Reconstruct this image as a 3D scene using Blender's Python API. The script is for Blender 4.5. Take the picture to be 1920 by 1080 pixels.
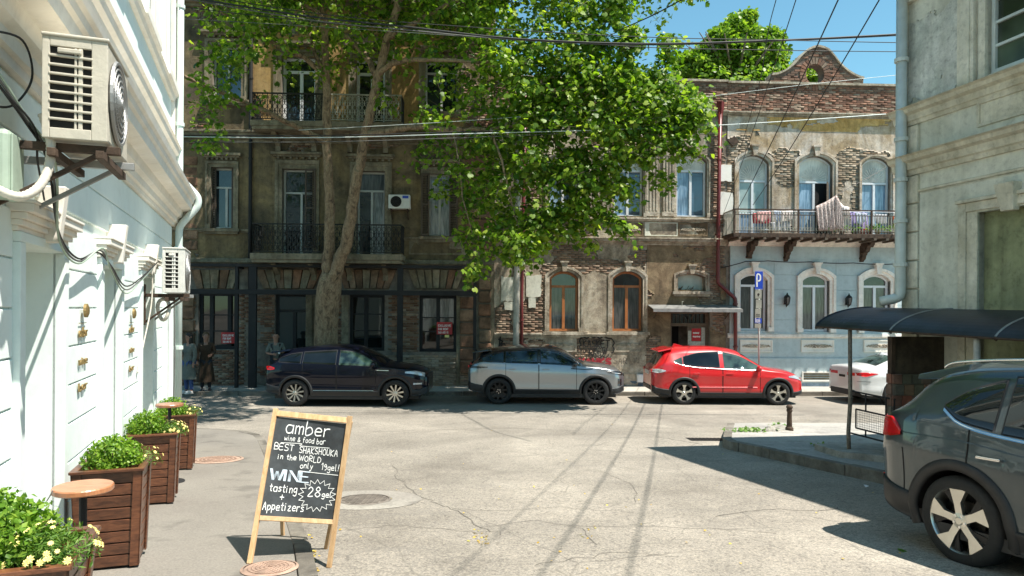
import bpy, math, random
import numpy as np
from mathutils import Vector, Matrix, noise as mnoise

for o in list(bpy.data.objects):
 bpy.data.objects.remove(o, do_unlink=True)
SC = bpy.context.scene
COL = SC.collection
R = math.radians

# ------------------------------------------------------------------ camera
CAMZ, FPX, HY, ROLL = 1.65, 1300.0, 580.0, 0.006
cd = bpy.data.cameras.new('camera')
cam = bpy.data.objects.new('camera', cd)
COL.objects.link(cam)
cd.sensor_width = 36.0
cd.lens = 36.0 * FPX / 1920.0
cd.shift_y = (HY - 540.0) / 1920.0
cd.clip_end = 600.0
cam.matrix_world = Matrix.Translation((0, 0, CAMZ)) @ Matrix.Rotation(R(90), 4, 'X') @ Matrix.Rotation(ROLL, 4, 'Z')
SC.camera = cam

# ------------------------------------------------------------------ light
SUN = Vector((0.50, -0.25, 1.18)).normalized()
sun_el = math.asin(SUN.z)
w = bpy.data.worlds.new('World')
SC.world = w
w.use_nodes = True
nt = w.node_tree
bg = nt.nodes['Background']
sky = nt.nodes.new('ShaderNodeTexSky')
sky.sky_type = 'NISHITA'
sky.sun_disc = False
sky.sun_elevation = sun_el
sky.sun_rotation = math.atan2(SUN.x, SUN.y)
sky.air_density = 1.0
sky.dust_density = 0.2
sky.ozone_density = 1.0
tint = nt.nodes.new('ShaderNodeMix'); tint.data_type = 'RGBA'; tint.blend_type = 'MULTIPLY'; tint.inputs[0].default_value = 1.0
nt.links.new(sky.outputs[0], tint.inputs[6]); tint.inputs[7].default_value = (.76, 1.12, 1.0, 1); nt.links.new(tint.outputs[2], bg.inputs[0])
bg.inputs[1].default_value = 0.095
sd = bpy.data.lights.new('sun', 'SUN')
sd.energy = 4.8
sd.angle = R(0.53)
sd.color = (1.0, 0.94, 0.85)
sun = bpy.data.objects.new('sun', sd)
COL.objects.link(sun)
sun.rotation_euler = SUN.to_track_quat('Z', 'Y').to_euler()
SC.view_settings.view_transform = 'Standard'
SC.view_settings.look = 'None'
SC.view_settings.gamma = 1.0
SC.view_settings.use_curve_mapping = False
SC.view_settings.exposure = 1.02
SC.cycles.max_bounces = 8
SC.cycles.transparent_max_bounces = 8
SC.cycles.use_denoising = True
SC.cycles.caustics_reflective = False
SC.cycles.caustics_refractive = False
SC.cycles.sample_clamp_indirect = 4.0

rnd = random.Random(7)
nrg = np.random.default_rng(11)

# ------------------------------------------------------------------ photo pixel helpers (1920 x 1080)
def unroll(px, py):
 return px + ROLL * (py - HY), py - ROLL * (px - 960)

def ray(px, py):
 px, py = unroll(px, py)
 return (px - 960) / FPX, (HY - py) / FPX

def at(px, py, Y):
 a, b = ray(px, py)
 return Vector((a * Y, Y, CAMZ + b * Y))

def sstep(t):
 t = min(1.0, max(0.0, t))
 return t * t * (3 - 2 * t)

def g(x, y):
 """height of the road surface"""
 if y < 14.0:
  return -0.06 * y
 if y > 18.5:
  return -0.975
 t = (y - 14.0) / 4.5
 return -0.84 - 0.135 * (1 - (1 - t) ** 2)

def gp(px, py, up=0.0):
 """point on the road under a pixel"""
 a, b = ray(px, py)
 lo, hi = 1.0, 60.0
 for _ in range(50):
  m = (lo + hi) / 2
  if CAMZ + b * m > g(a * m, m) + up: lo = m
  else: hi = m
 return Vector((a * lo, lo, g(a * lo, lo) + up))

class Frame:
 """wall frame: u to the right along the wall, v into the wall, z up"""
 def __init__(s, ox, oy, ang):
  s.o = Vector((ox, oy)); s.U = Vector((math.cos(ang), math.sin(ang))); s.V = Vector((-math.sin(ang), math.cos(ang))); s.ang = ang
 def __call__(s, u, v, z):
  p = s.o + s.U * u + s.V * v
  return (p.x, p.y, z)
 def uz(s, px, py, v=0.0):
  a, b = ray(px, py)
  # a*Y = ox+u*Ux+v*Vx ; Y = oy+u*Uy+v*Vy
  oy = s.o.y + v * s.V.y; ox = s.o.x + v * s.V.x
  u = (ox - a * oy) / (a * s.U.y - s.U.x)
  Y = oy + u * s.U.y
  return u, CAMZ + b * Y
 def rect(s, x0, y0, x1, y1, v=0.0):
  """u0,u1,z0,z1 of a pixel rectangle"""
  xm, ym = (x0 + x1) / 2, (y0 + y1) / 2
  u0 = s.uz(x0, ym, v)[0]; u1 = s.uz(x1, ym, v)[0]
  z1 = s.uz(xm, y0, v)[1]; z0 = s.uz(xm, y1, v)[1]
  return u0, u1, z0, z1

WORLD = lambda x, y, z: (x, y, z)
FA = Frame(0.0, 22.75, 0.045)                        # the row of houses across the street
LW = Frame(-1.42, 0.0, math.atan2(0.939, -0.343))    # left wall, u runs away from the camera
RW = Frame(5.90, 10.50, math.atan2(-0.979, 0.206))   # right wall, u runs towards the camera

# ------------------------------------------------------------------ mesh builder
class MB:
 def __init__(s, fr=None):
  s.v = []; s.f = []; s.mi = []; s.sm = []; s.fr = fr or WORLD; s.m = 0; s.s = False
 def pt(s, p):
  s.v.append(s.fr(*p)); return len(s.v) - 1
 def face(s, idx):
  s.f.append(tuple(idx)); s.mi.append(s.m); s.sm.append(s.s)
 def poly(s, pts):
  s.face([s.pt(p) for p in pts]); return s
 def box(s, x0, x1, y0, y1, z0, z1):
  if x0 > x1: x0, x1 = x1, x0
  if y0 > y1: y0, y1 = y1, y0
  if z0 > z1: z0, z1 = z1, z0
  i = [s.pt(p) for p in ((x0,y0,z0),(x1,y0,z0),(x1,y1,z0),(x0,y1,z0),(x0,y0,z1),(x1,y0,z1),(x1,y1,z1),(x0,y1,z1))]
  for q in ((3,2,1,0),(4,5,6,7),(0,1,5,4),(1,2,6,5),(2,3,7,6),(3,0,4,7)):
   s.face([i[k] for k in q])
  return s
 def hexa(s, c):
  """8 corners: bottom 4 ccw, top 4 ccw"""
  i = [s.pt(p) for p in c]
  for q in ((3,2,1,0),(4,5,6,7),(0,1,5,4),(1,2,6,5),(2,3,7,6),(3,0,4,7)):
   s.face([i[k] for k in q])
  return s
 def prism(s, pts, y0, y1):
  """outline pts (x,z) ccw seen from -y, extruded from y0 (front) to y1"""
  a = [s.pt((p[0], y0, p[1])) for p in pts]; b = [s.pt((p[0], y1, p[1])) for p in pts]
  n = len(pts)
  s.face(a); s.face(b[::-1])
  for k in range(n):
   s.face((a[k], b[k], b[(k+1) % n], a[(k+1) % n]))
  return s
 def ring(s, outer, inner, y0, y1):
  """frame between two outlines with equal point counts (x,z)"""
  n = len(outer)
  A = [s.pt((p[0], y0, p[1])) for p in outer]; B = [s.pt((p[0], y0, p[1])) for p in inner]
  A2 = [s.pt((p[0], y1, p[1])) for p in outer]; B2 = [s.pt((p[0], y1, p[1])) for p in inner]
  for k in range(n - 1 if getattr(s, 'open', False) else n):
   j = (k + 1) % n
   s.face((A[k], A[j], B[j], B[k])); s.face((A2[k], A2[j], A[j], A[k])); s.face((B[k], B[j], B2[j], B2[k]))
   s.face((B2[k], B2[j], A2[j], A2[k]))
  return s
 def plate(s, pts, z0, z1):
  """outline (x,y) ccw from above, from z0 to z1"""
  a = [s.pt((p[0], p[1], z0)) for p in pts]; b = [s.pt((p[0], p[1], z1)) for p in pts]
  n = len(pts)
  s.face(b); s.face(a[::-1])
  for k in range(n):
   s.face((a[k], a[(k+1) % n], b[(k+1) % n], b[k]))
  return s
 def bar(s, p, q, w, h, up=(0, 0, 1)):
  p = Vector(p); q = Vector(q); d = (q - p).normalized(); up = Vector(up)
  sd = d.cross(up)
  if sd.length < 1e-4: sd = d.cross(Vector((0, 1, 0)))
  sd.normalize(); u2 = sd.cross(d).normalized()
  a, b = sd * w / 2, u2 * h / 2
  return s.hexa([p - a - b, q - a - b, q + a - b, p + a - b, p - a + b, q - a + b, q + a + b, p + a + b])
 def tube(s, pts, r, n=8, caps=True):
  pts = [Vector(p) for p in pts]
  if not hasattr(r, '__len__'): r = [r] * len(pts)
  rings = []; prev = None
  for k, p in enumerate(pts):
   d = (pts[min(k+1, len(pts)-1)] - pts[max(k-1, 0)])
   if d.length < 1e-9: d = Vector((0, 0, 1))
   d.normalize()
   if prev is None:
    a = d.cross(Vector((0, 0, 1)))
    if a.length < 0.05: a = d.cross(Vector((1, 0, 0)))
   else:
    a = prev - d * prev.dot(d)
   a.normalize(); prev = a; b = d.cross(a)
   rings.append([s.pt(p + (a * math.cos(t) + b * math.sin(t)) * r[k]) for t in [2 * math.pi * j / n for j in range(n)]])
  for k in range(len(rings) - 1):
   for j in range(n):
    s.face((rings[k][j], rings[k][(j+1) % n], rings[k+1][(j+1) % n], rings[k+1][j]))
  if caps:
   s.face(rings[0][::-1]); s.face(rings[-1])
  return s
 def lathe(s, prof, c=(0, 0, 0), n=16, axis='z', caps=True):
  """prof: (radius, height) from bottom up"""
  rings = []
  for r_, h in prof:
   rg = []
   for j in range(n):
    t = 2 * math.pi * j / n
    x, y = r_ * math.cos(t), r_ * math.sin(t)
    p = (c[0]+x, c[1]+y, c[2]+h) if axis == 'z' else ((c[0]+x, c[1]-h, c[2]+y) if axis == 'y' else (c[0]+h, c[1]+x, c[2]+y))
    rg.append(s.pt(p))
   rings.append(rg)
  for k in range(len(rings) - 1):
   for j in range(n):
    s.face((rings[k][j], rings[k][(j+1) % n], rings[k+1][(j+1) % n], rings[k+1][j]))
  if caps:
   s.face(rings[0][::-1]); s.face(rings[-1])
  return s
 def ball(s, c, rx, ry=None, rz=None, n=10, m=6):
  ry = ry or rx; rz = rz or rx
  rings = []
  for i in range(1, m):
   t = math.pi * i / m
   rings.append([s.pt((c[0]+rx*math.sin(t)*math.cos(2*math.pi*j/n), c[1]+ry*math.sin(t)*math.sin(2*math.pi*j/n), c[2]-rz*math.cos(t))) for j in range(n)])
  b = s.pt((c[0], c[1], c[2]-rz)); t_ = s.pt((c[0], c[1], c[2]+rz))
  for j in range(n):
   s.face((b, rings[0][(j+1) % n], rings[0][j])); s.face((t_, rings[-1][j], rings[-1][(j+1) % n]))
  for k in range(len(rings)-1):
   for j in range(n):
    s.face((rings[k][j], rings[k][(j+1) % n], rings[k+1][(j+1) % n], rings[k+1][j]))
  return s
 def build(s, name, mats, parent=None, smooth=False, bevel=0.0, kind=None, label=None):
  if not isinstance(mats, (list, tuple)): mats = [mats]
  off = Vector((0, 0, 0)); q = parent
  while q is not None:
   off += q.location; q = q.parent
  me = bpy.data.meshes.new(name)
  vs = [(p[0]-off.x, p[1]-off.y, p[2]-off.z) for p in s.v]
  loc = None
  if parent is None and vs:
   a = np.array(vs); loc = Vector(((a[:,0].min()+a[:,0].max())/2, (a[:,1].min()+a[:,1].max())/2, a[:,2].min()))
   vs = [(p[0]-loc.x, p[1]-loc.y, p[2]-loc.z) for p in vs]
  me.from_pydata(vs, [], s.f)
  for m in mats: me.materials.append(m)
  me.polygons.foreach_set('material_index', s.mi)
  me.polygons.foreach_set('use_smooth', [bool(smooth or x) for x in s.sm])
  me.update()
  o = bpy.data.objects.new(name, me); COL.objects.link(o)
  if parent is not None: o.parent = parent
  if loc is not None: o.location = loc
  if bevel > 0:
   b = o.modifiers.new('bevel', 'BEVEL'); b.width = bevel; b.segments = 2; b.limit_method = 'ANGLE'
  if kind: o['kind'] = kind
  if label: o['label'] = label
  return o

def npmesh(name, verts, faces, mats, parent=None, kind=None, smooth=False, loc=None):
 """fast mesh from numpy: faces (n,k) all the same size"""
 me = bpy.data.meshes.new(name)
 n, k = faces.shape
 off = Vector((0, 0, 0)); q = parent
 while q is not None:
  off += q.location; q = q.parent
 verts = verts - np.array(off)
 o = bpy.data.objects.new(name, me)
 if parent is None:
  c = np.array([verts[:,0].mean(), verts[:,1].mean(), verts[:,2].min()]); verts = verts - c; o.location = c
 me.vertices.add(len(verts)); me.vertices.foreach_set('co', verts.astype(np.float32).ravel())
 me.loops.add(n*k); me.loops.foreach_set('vertex_index', faces.astype(np.int32).ravel())
 me.polygons.add(n); me.polygons.foreach_set('loop_start', np.arange(0, n*k, k, dtype=np.int32))
 try: me.polygons.foreach_set('loop_total', np.full(n, k, dtype=np.int32))
 except Exception: pass
 me.update(calc_edges=True)
 if smooth: me.polygons.foreach_set('use_smooth', [True]*n)
 for m in (mats if isinstance(mats, (list, tuple)) else [mats]): me.materials.append(m)
 COL.objects.link(o)
 if parent is not None: o.parent = parent
 if kind: o['kind'] = kind
 return o

def tag(o, label, cat, group=None, kind=None):
 o['label'] = label
 if cat: o['category'] = cat
 if group: o['group'] = group
 if kind: o['kind'] = kind
 return o

def thing(name, label, cat, loc, group=None):
 o = bpy.data.objects.new(name, None); COL.objects.link(o)
 o.empty_display_size = 0.2
 o.location = Vector(loc)
 return tag(o, label, cat, group)

def struct(o):
 o['kind'] = 'structure'; return o

def clone(o, parent=None):
 c = o.copy(); COL.objects.link(c)
 if parent is not None: c.parent = parent; c.matrix_parent_inverse = o.matrix_parent_inverse.copy()
 for ch in list(o.children):
  clone(ch, c)
 return c

# ------------------------------------------------------------------ materials
class NT:
 def __init__(s, name):
  s.m = bpy.data.materials.new(name); s.m.use_nodes = True
  s.t = s.m.node_tree; s.p = s.t.nodes['Principled BSDF']; s.out = s.t.nodes['Material Output']
  s.tc = None
 def n(s, typ, **kw):
  x = s.t.nodes.new('ShaderNode' + typ)
  for k, v in kw.items(): setattr(x, k, v)
  return x
 def l(s, a, b): s.t.links.new(a, b)
 def coord(s, scale=(1, 1, 1)):
  if s.tc is None: s.tc = s.n('TexCoord')
  if scale == (1, 1, 1): return s.tc.outputs['Object']
  mp = s.n('Mapping'); mp.inputs['Scale'].default_value = scale
  s.l(s.tc.outputs['Object'], mp.inputs[0]); return mp.outputs[0]
 def noise(s, scale, detail=4, rough=.55, vec=None, stretch=(1, 1, 1), dist=0.0):
  x = s.n('TexNoise'); x.inputs['Scale'].default_value = scale; x.inputs['Detail'].default_value = detail
  x.inputs['Roughness'].default_value = rough; x.inputs['Distortion'].default_value = dist
  s.l(vec or s.coord(stretch), x.inputs['Vector']); return x.outputs['Fac']
 def ramp(s, fac, stops):
  x = s.n('ValToRGB'); e = x.color_ramp.elements
  while len(e) < len(stops): e.new(0.5)
  for k, (p, c) in enumerate(stops):
   e[k].position = p; e[k].color = (c[0], c[1], c[2], 1) if hasattr(c, '__len__') else (c, c, c, 1)
  s.l(fac, x.inputs[0]); return x.outputs[0]
 def mix(s, fac, a, b, mode='MIX'):
  x = s.n('Mix', data_type='RGBA', blend_type=mode)
  if hasattr(fac, 'links'): s.l(fac, x.inputs[0])
  else: x.inputs[0].default_value = fac
  for v, i in ((a, 6), (b, 7)):
   if hasattr(v, 'links'): s.l(v, x.inputs[i])
   else: x.inputs[i].default_value = (v[0], v[1], v[2], 1)
  return x.outputs[2]
 def bump(s, h, strength=.3, dist=.01):
  x = s.n('Bump'); x.inputs['Strength'].default_value = strength; x.inputs['Distance'].default_value = dist
  s.l(h, x.inputs['Height']); s.l(x.outputs[0], s.p.inputs['Normal'])
 def set(s, col=None, rough=None, metal=None, **kw):
  if col is not None:
   if hasattr(col, 'links'): s.l(col, s.p.inputs['Base Color'])
   else: s.p.inputs['Base Color'].default_value = (col[0], col[1], col[2], 1)
  if rough is not None:
   if hasattr(rough, 'links'): s.l(rough, s.p.inputs['Roughness'])
   else: s.p.inputs['Roughness'].default_value = rough
  if metal is not None: s.p.inputs['Metallic'].default_value = metal
  for k, v in kw.items(): s.p.inputs[k].default_value = v
  return s.m

def simple(name, col, rough=.7, metal=0, var=.15, scale=6, bump=0, bscale=60, **kw):
 t = NT(name)
 f = t.noise(scale, 5, .6)
 lo = tuple(c * (1 - var) for c in col); hi = tuple(min(1, c * (1 + var)) for c in col)
 c = t.ramp(f, [(.3, lo), (.7, hi)])
 if bump: t.bump(t.noise(bscale, 4), bump, .01)
 return t.set(c, rough, metal, **kw)

def island_mat(name, cols, rough=.9, grime=.4, bump=.5, gscale=1.2, bscale=45):
 """bricks, tiles, planks: each piece its own tone"""
 t = NT(name)
 geo = t.n('NewGeometry'); oi = t.n('ObjectInfo')
 ad = t.n('Math', operation='ADD'); t.l(geo.outputs['Random Per Island'], ad.inputs[0]); t.l(oi.outputs['Random'], ad.inputs[1])
 fr = t.n('Math', operation='FRACT'); t.l(ad.outputs[0], fr.inputs[0])
 n = len(cols)
 c = t.ramp(fr.outputs[0], [((i + .5) / n, q) for i, q in enumerate(cols)])
 wp = t.n('TexCoord'); tc = t.noise(25, 4, .6)
 c = t.mix(.35, c, t.ramp(tc, [(.3, (.4, .4, .4)), (.7, (1.25, 1.2, 1.15))]), 'MULTIPLY')
 pos = geo.outputs['Position']
 gr = t.noise(gscale, 5, .65, vec=pos)
 c = t.mix(grime, c, t.ramp(gr, [(.35, (.35, .33, .3)), (.65, (1.3, 1.25, 1.2))]), 'MULTIPLY')
 t.bump(t.noise(bscale, 5, .6, vec=pos), bump, .008)
 return t.set(c, rough)

def fbm(x, y, seed=0, octs=5, base=1.0, pers=.55):
 """numpy value noise, 0..1"""
 r = np.random.default_rng(seed); T = r.random((256, 256))
 out = np.zeros_like(x, dtype=float); amp = 1; tot = 0; f = base
 for o in range(octs):
  X = x * f + 37.3 * o; Y = y * f + 11.7 * o
  xi = np.floor(X).astype(int); yi = np.floor(Y).astype(int); fx = X - xi; fy = Y - yi
  fx = fx*fx*(3-2*fx); fy = fy*fy*(3-2*fy)
  a = T[xi % 256, yi % 256]; b = T[(xi+1) % 256, yi % 256]; c = T[xi % 256, (yi+1) % 256]; d = T[(xi+1) % 256, (yi+1) % 256]
  out += amp * ((a*(1-fx)+b*fx)*(1-fy) + (c*(1-fx)+d*fx)*fy); tot += amp; amp *= pers; f *= 2
 return out / tot

# ------------------------------------------------------------------ material library
def m_asphalt():
 t = NT('road_asphalt')
 pos = t.coord()
 big = t.noise(.35, 6, .6); mid = t.noise(2.2, 5, .6); fine = t.noise(60, 3, .75); spk = t.noise(24, 3, .7)
 c = t.ramp(big, [(.30, (.145, .130, .110)), (.47, (.222, .203, .174)), (.56, (.25, .228, .195)), (.70, (.31, .284, .243))])
 c = t.mix(.5, c, t.ramp(mid, [(.3, (.75, .75, .75)), (.7, (1.2, 1.2, 1.2))]), 'MULTIPLY')
 c = t.mix(.75, c, t.ramp(fine, [(.32, (.35, .34, .33)), (.5, (1, 1, 1)), (.66, (1.55, 1.50, 1.42))]), 'MULTIPLY')
 c = t.mix(.6, c, t.ramp(spk, [(.32, (.40, .38, .36)), (.46, (1, 1, 1)), (.68, (1.35, 1.32, 1.25))]), 'MULTIPLY')
 # cracks
 v = t.n('TexVoronoi', feature='DISTANCE_TO_EDGE'); v.inputs['Scale'].default_value = .33
 wob = t.n('Mix', data_type='VECTOR'); wob.inputs[0].default_value = .16
 nz = t.n('TexNoise'); nz.inputs['Scale'].default_value = 1.6; nz.inputs['Detail'].default_value = 6
 t.l(pos, nz.inputs['Vector']); t.l(pos, wob.inputs[4]); t.l(nz.outputs['Color'], wob.inputs[5]); t.l(wob.outputs[1], v.inputs['Vector'])
 cr = t.ramp(v.outputs['Distance'], [(.0, 1), (.004, 0)])
 msk = t.ramp(t.noise(.5, 3), [(.48, 0), (.60, 1)])
 cm = t.mix(1.0, cr, msk, 'MULTIPLY')
 c = t.mix(t.mix(1.0, cm, (.6, .6, .6), 'MULTIPLY'), c, (.10, .09, .075))
 # patches of bitumen seams
 v2 = t.n('TexVoronoi', feature='DISTANCE_TO_EDGE'); v2.inputs['Scale'].default_value = 1.3
 t.l(wob.outputs[1], v2.inputs['Vector'])
 cr2 = t.ramp(v2.outputs['Distance'], [(.0, .75), (.012, 0)])
 m2 = t.ramp(t.noise(.8, 3, vec=t.coord((1, 1.0001, 1))), [(.50, 0), (.58, 1)])
 c = t.mix(t.mix(1.0, cr2, m2, 'MULTIPLY'), c, (.13, .12, .10))
 st = t.ramp(t.noise(.9, 4, .5, vec=t.coord((1, 2.5, 1))), [(.60, 0), (.70, 1)])
 c = t.mix(t.mix(1.0, st, (.30, .30, .30), 'MULTIPLY'), c, (.16, .148, .13))
 h = t.mix(.3, fine, spk)
 t.bump(h, .55, .008)
 return t.set(c, .88)

def m_pave(name, a, b, sc=60):
 t = NT(name)
 c = t.ramp(t.noise(.8, 6, .6), [(.3, a), (.7, b)])
 c = t.mix(.6, c, t.ramp(t.noise(sc, 3, .7), [(.3, (.6, .6, .6)), (.7, (1.3, 1.3, 1.3))]), 'MULTIPLY')
 st = t.ramp(t.noise(2.3, 4, .6), [(.56, 0), (.68, .5)])
 c = t.mix(st, c, tuple(x * .45 for x in a))
 t.bump(t.noise(sc, 3), .4, .006)
 return t.set(c, .9)

def m_stucco(name, c1, c2, c3, sc=.9, bump=.6, streak=.5, fine=14, rough=.92):
 """weathered render: three tones in patches, runs of dirt, pits"""
 t = NT(name)
 pos = t.n('NewGeometry').outputs['Position']
 a = t.noise(sc, 7, .68, vec=pos, dist=.6); b = t.noise(sc * 3.1, 6, .7, vec=pos)
 c = t.ramp(a, [(.36, c1), (.50, c2), (.62, c3)])
 c = t.mix(min(.5, streak), c, t.ramp(b, [(.35, (.55, .54, .52)), (.65, (1.3, 1.28, 1.22))]), 'MULTIPLY')
 mp = t.n('Mapping'); mp.inputs['Scale'].default_value = (5, 5, .35); t.l(pos, mp.inputs[0])
 s_ = t.noise(1.0, 5, .6, vec=mp.outputs[0])
 c = t.mix(streak, c, t.ramp(s_, [(.36, (.45, .42, .38)), (.56, (1, 1, 1))]), 'MULTIPLY')
 f = t.noise(fine, 6, .7, vec=pos)
 c = t.mix(min(.5, streak + .06), c, t.ramp(f, [(.33, (.35, .33, .30)), (.48, (1, 1, 1)), (.7, (1.25, 1.22, 1.15))]), 'MULTIPLY')
 h = t.mix(.4, f, t.noise(fine * 4, 4, .6, vec=pos))
 t.bump(h, bump, .02)
 return t.set(c, rough)

def m_glass(name, col=(.02, .025, .03), rough=.03, spec=.8, var=.6, scale=1.4):
 t = NT(name)
 pos = t.n('NewGeometry').outputs['Position']
 c = t.ramp(t.noise(scale, 3, .5, vec=pos), [(.35, tuple(x*(1-var) for x in col)), (.65, tuple(x*(1+var) for x in col))])
 t.bump(t.noise(1.1, 2, .5, vec=pos), .06, .05)
 m = t.set(c, rough); t.p.inputs['Specular IOR Level'].default_value = spec
 return m

def m_curtain(name, a, b, sc=22, rough=.3):
 """net curtain seen behind a pane: folds and a glassy sheen"""
 t = NT(name)
 pos = t.n('NewGeometry').outputs['Position']
 mp = t.n('Mapping'); mp.inputs['Scale'].default_value = (1, 1, .10); t.l(pos, mp.inputs[0])
 c = t.ramp(t.noise(sc, 3, .5, vec=mp.outputs[0]), [(.35, a), (.65, b)])
 c = t.mix(.6, c, t.ramp(t.noise(1.6, 3, vec=pos), [(.35, (.45, .45, .45)), (.62, (1.2, 1.2, 1.2))]), 'MULTIPLY')
 m = t.set(c, rough); t.p.inputs['Coat Weight'].default_value = 1.0; t.p.inputs['Coat Roughness'].default_value = .03
 return m

def m_paint(name, col, flake=0.0, rough=.35, metal=0.0, dust=.12):
 t = NT(name)
 c = t.mix(t.ramp(t.noise(2.5, 5, .6), [(.45, 0), (.75, dust)]), col, (.35, .32, .28))
 if flake:
  f = t.noise(900, 1, .5)
  c = t.mix(flake, c, t.ramp(f, [(.4, (.6, .6, .6)), (.6, (1.5, 1.5, 1.5))]), 'MULTIPLY')
 m = t.set(c, rough, metal)
 t.p.inputs['Coat Weight'].default_value = 1.0; t.p.inputs['Coat Roughness'].default_value = .03
 t.bump(t.noise(1.8, 2, .4), .03, .05)
 return m

def m_leaf(name, a, b, c3, trans=.45):
 t = NT(name)
 geo = t.n('NewGeometry')
 c = t.ramp(geo.outputs['Random Per Island'], [(.1, a), (.55, b), (.95, c3)])
 big = t.noise(.7, 3, .5, vec=geo.outputs['Position'])
 c = t.mix(.5, c, t.ramp(big, [(.35, (.6, .7, .6)), (.65, (1.25, 1.15, 1.0))]), 'MULTIPLY')
 t.set(c, .42); t.p.inputs['Specular IOR Level'].default_value = .35
 tr = t.n('BsdfTranslucent'); t.l(t.mix(1.0, c, (1.3, 1.45, .5), 'MULTIPLY'), tr.inputs[0])
 mx = t.n('MixShader'); mx.inputs[0].default_value = trans
 t.l(t.p.outputs[0], mx.inputs[1]); t.l(tr.outputs[0], mx.inputs[2]); t.l(mx.outputs[0], t.out.inputs[0])
 return t.m

def m_wood(name, a, b, rough=.5, stretch=(1, 1, 9), sc=10, coat=0):
 t = NT(name)
 pos = t.coord(stretch)
 oi = t.n('ObjectInfo')
 vec = t.n('VectorMath', operation='ADD'); t.l(pos, vec.inputs[0]); t.l(oi.outputs['Random'], vec.inputs[1])
 c = t.ramp(t.noise(sc, 6, .6, vec=vec.outputs[0], dist=.8), [(.35, a), (.65, b)])
 k = t.ramp(oi.outputs['Random'], [(0, (.7, .7, .7)), (1, (1.25, 1.2, 1.15))])
 c = t.mix(.7, c, k, 'MULTIPLY')
 t.bump(t.noise(sc * 4, 4, .6, vec=vec.outputs[0]), .25, .004)
 m = t.set(c, rough); t.p.inputs['Coat Weight'].default_value = coat; t.p.inputs['Coat Roughness'].default_value = .25
 return m

def m_bark():
 t = NT('plane_bark')
 pos = t.n('NewGeometry').outputs['Position']
 mp = t.n('Mapping'); mp.inputs['Scale'].default_value = (3.0, 3.0, 1.5); t.l(pos, mp.inputs[0])
 v = t.n('TexVoronoi'); v.inputs['Scale'].default_value = 1.6; t.l(mp.outputs[0], v.inputs['Vector'])
 n = t.noise(2.2, 5, .65, vec=mp.outputs[0], dist=1.2)
 c = t.ramp(n, [(.33, (.06, .042, .026)), (.46, (.22, .145, .085)), (.58, (.31, .22, .135)), (.68, (.18, .15, .09))])
 f = t.noise(9, 5, .7, vec=mp.outputs[0])
 c = t.mix(.6, c, t.ramp(f, [(.33, (.35, .33, .3)), (.55, (1.1, 1.1, 1.1))]), 'MULTIPLY')
 t.bump(t.mix(.5, n, f), .7, .03)
 return t.set(c, .85)

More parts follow.
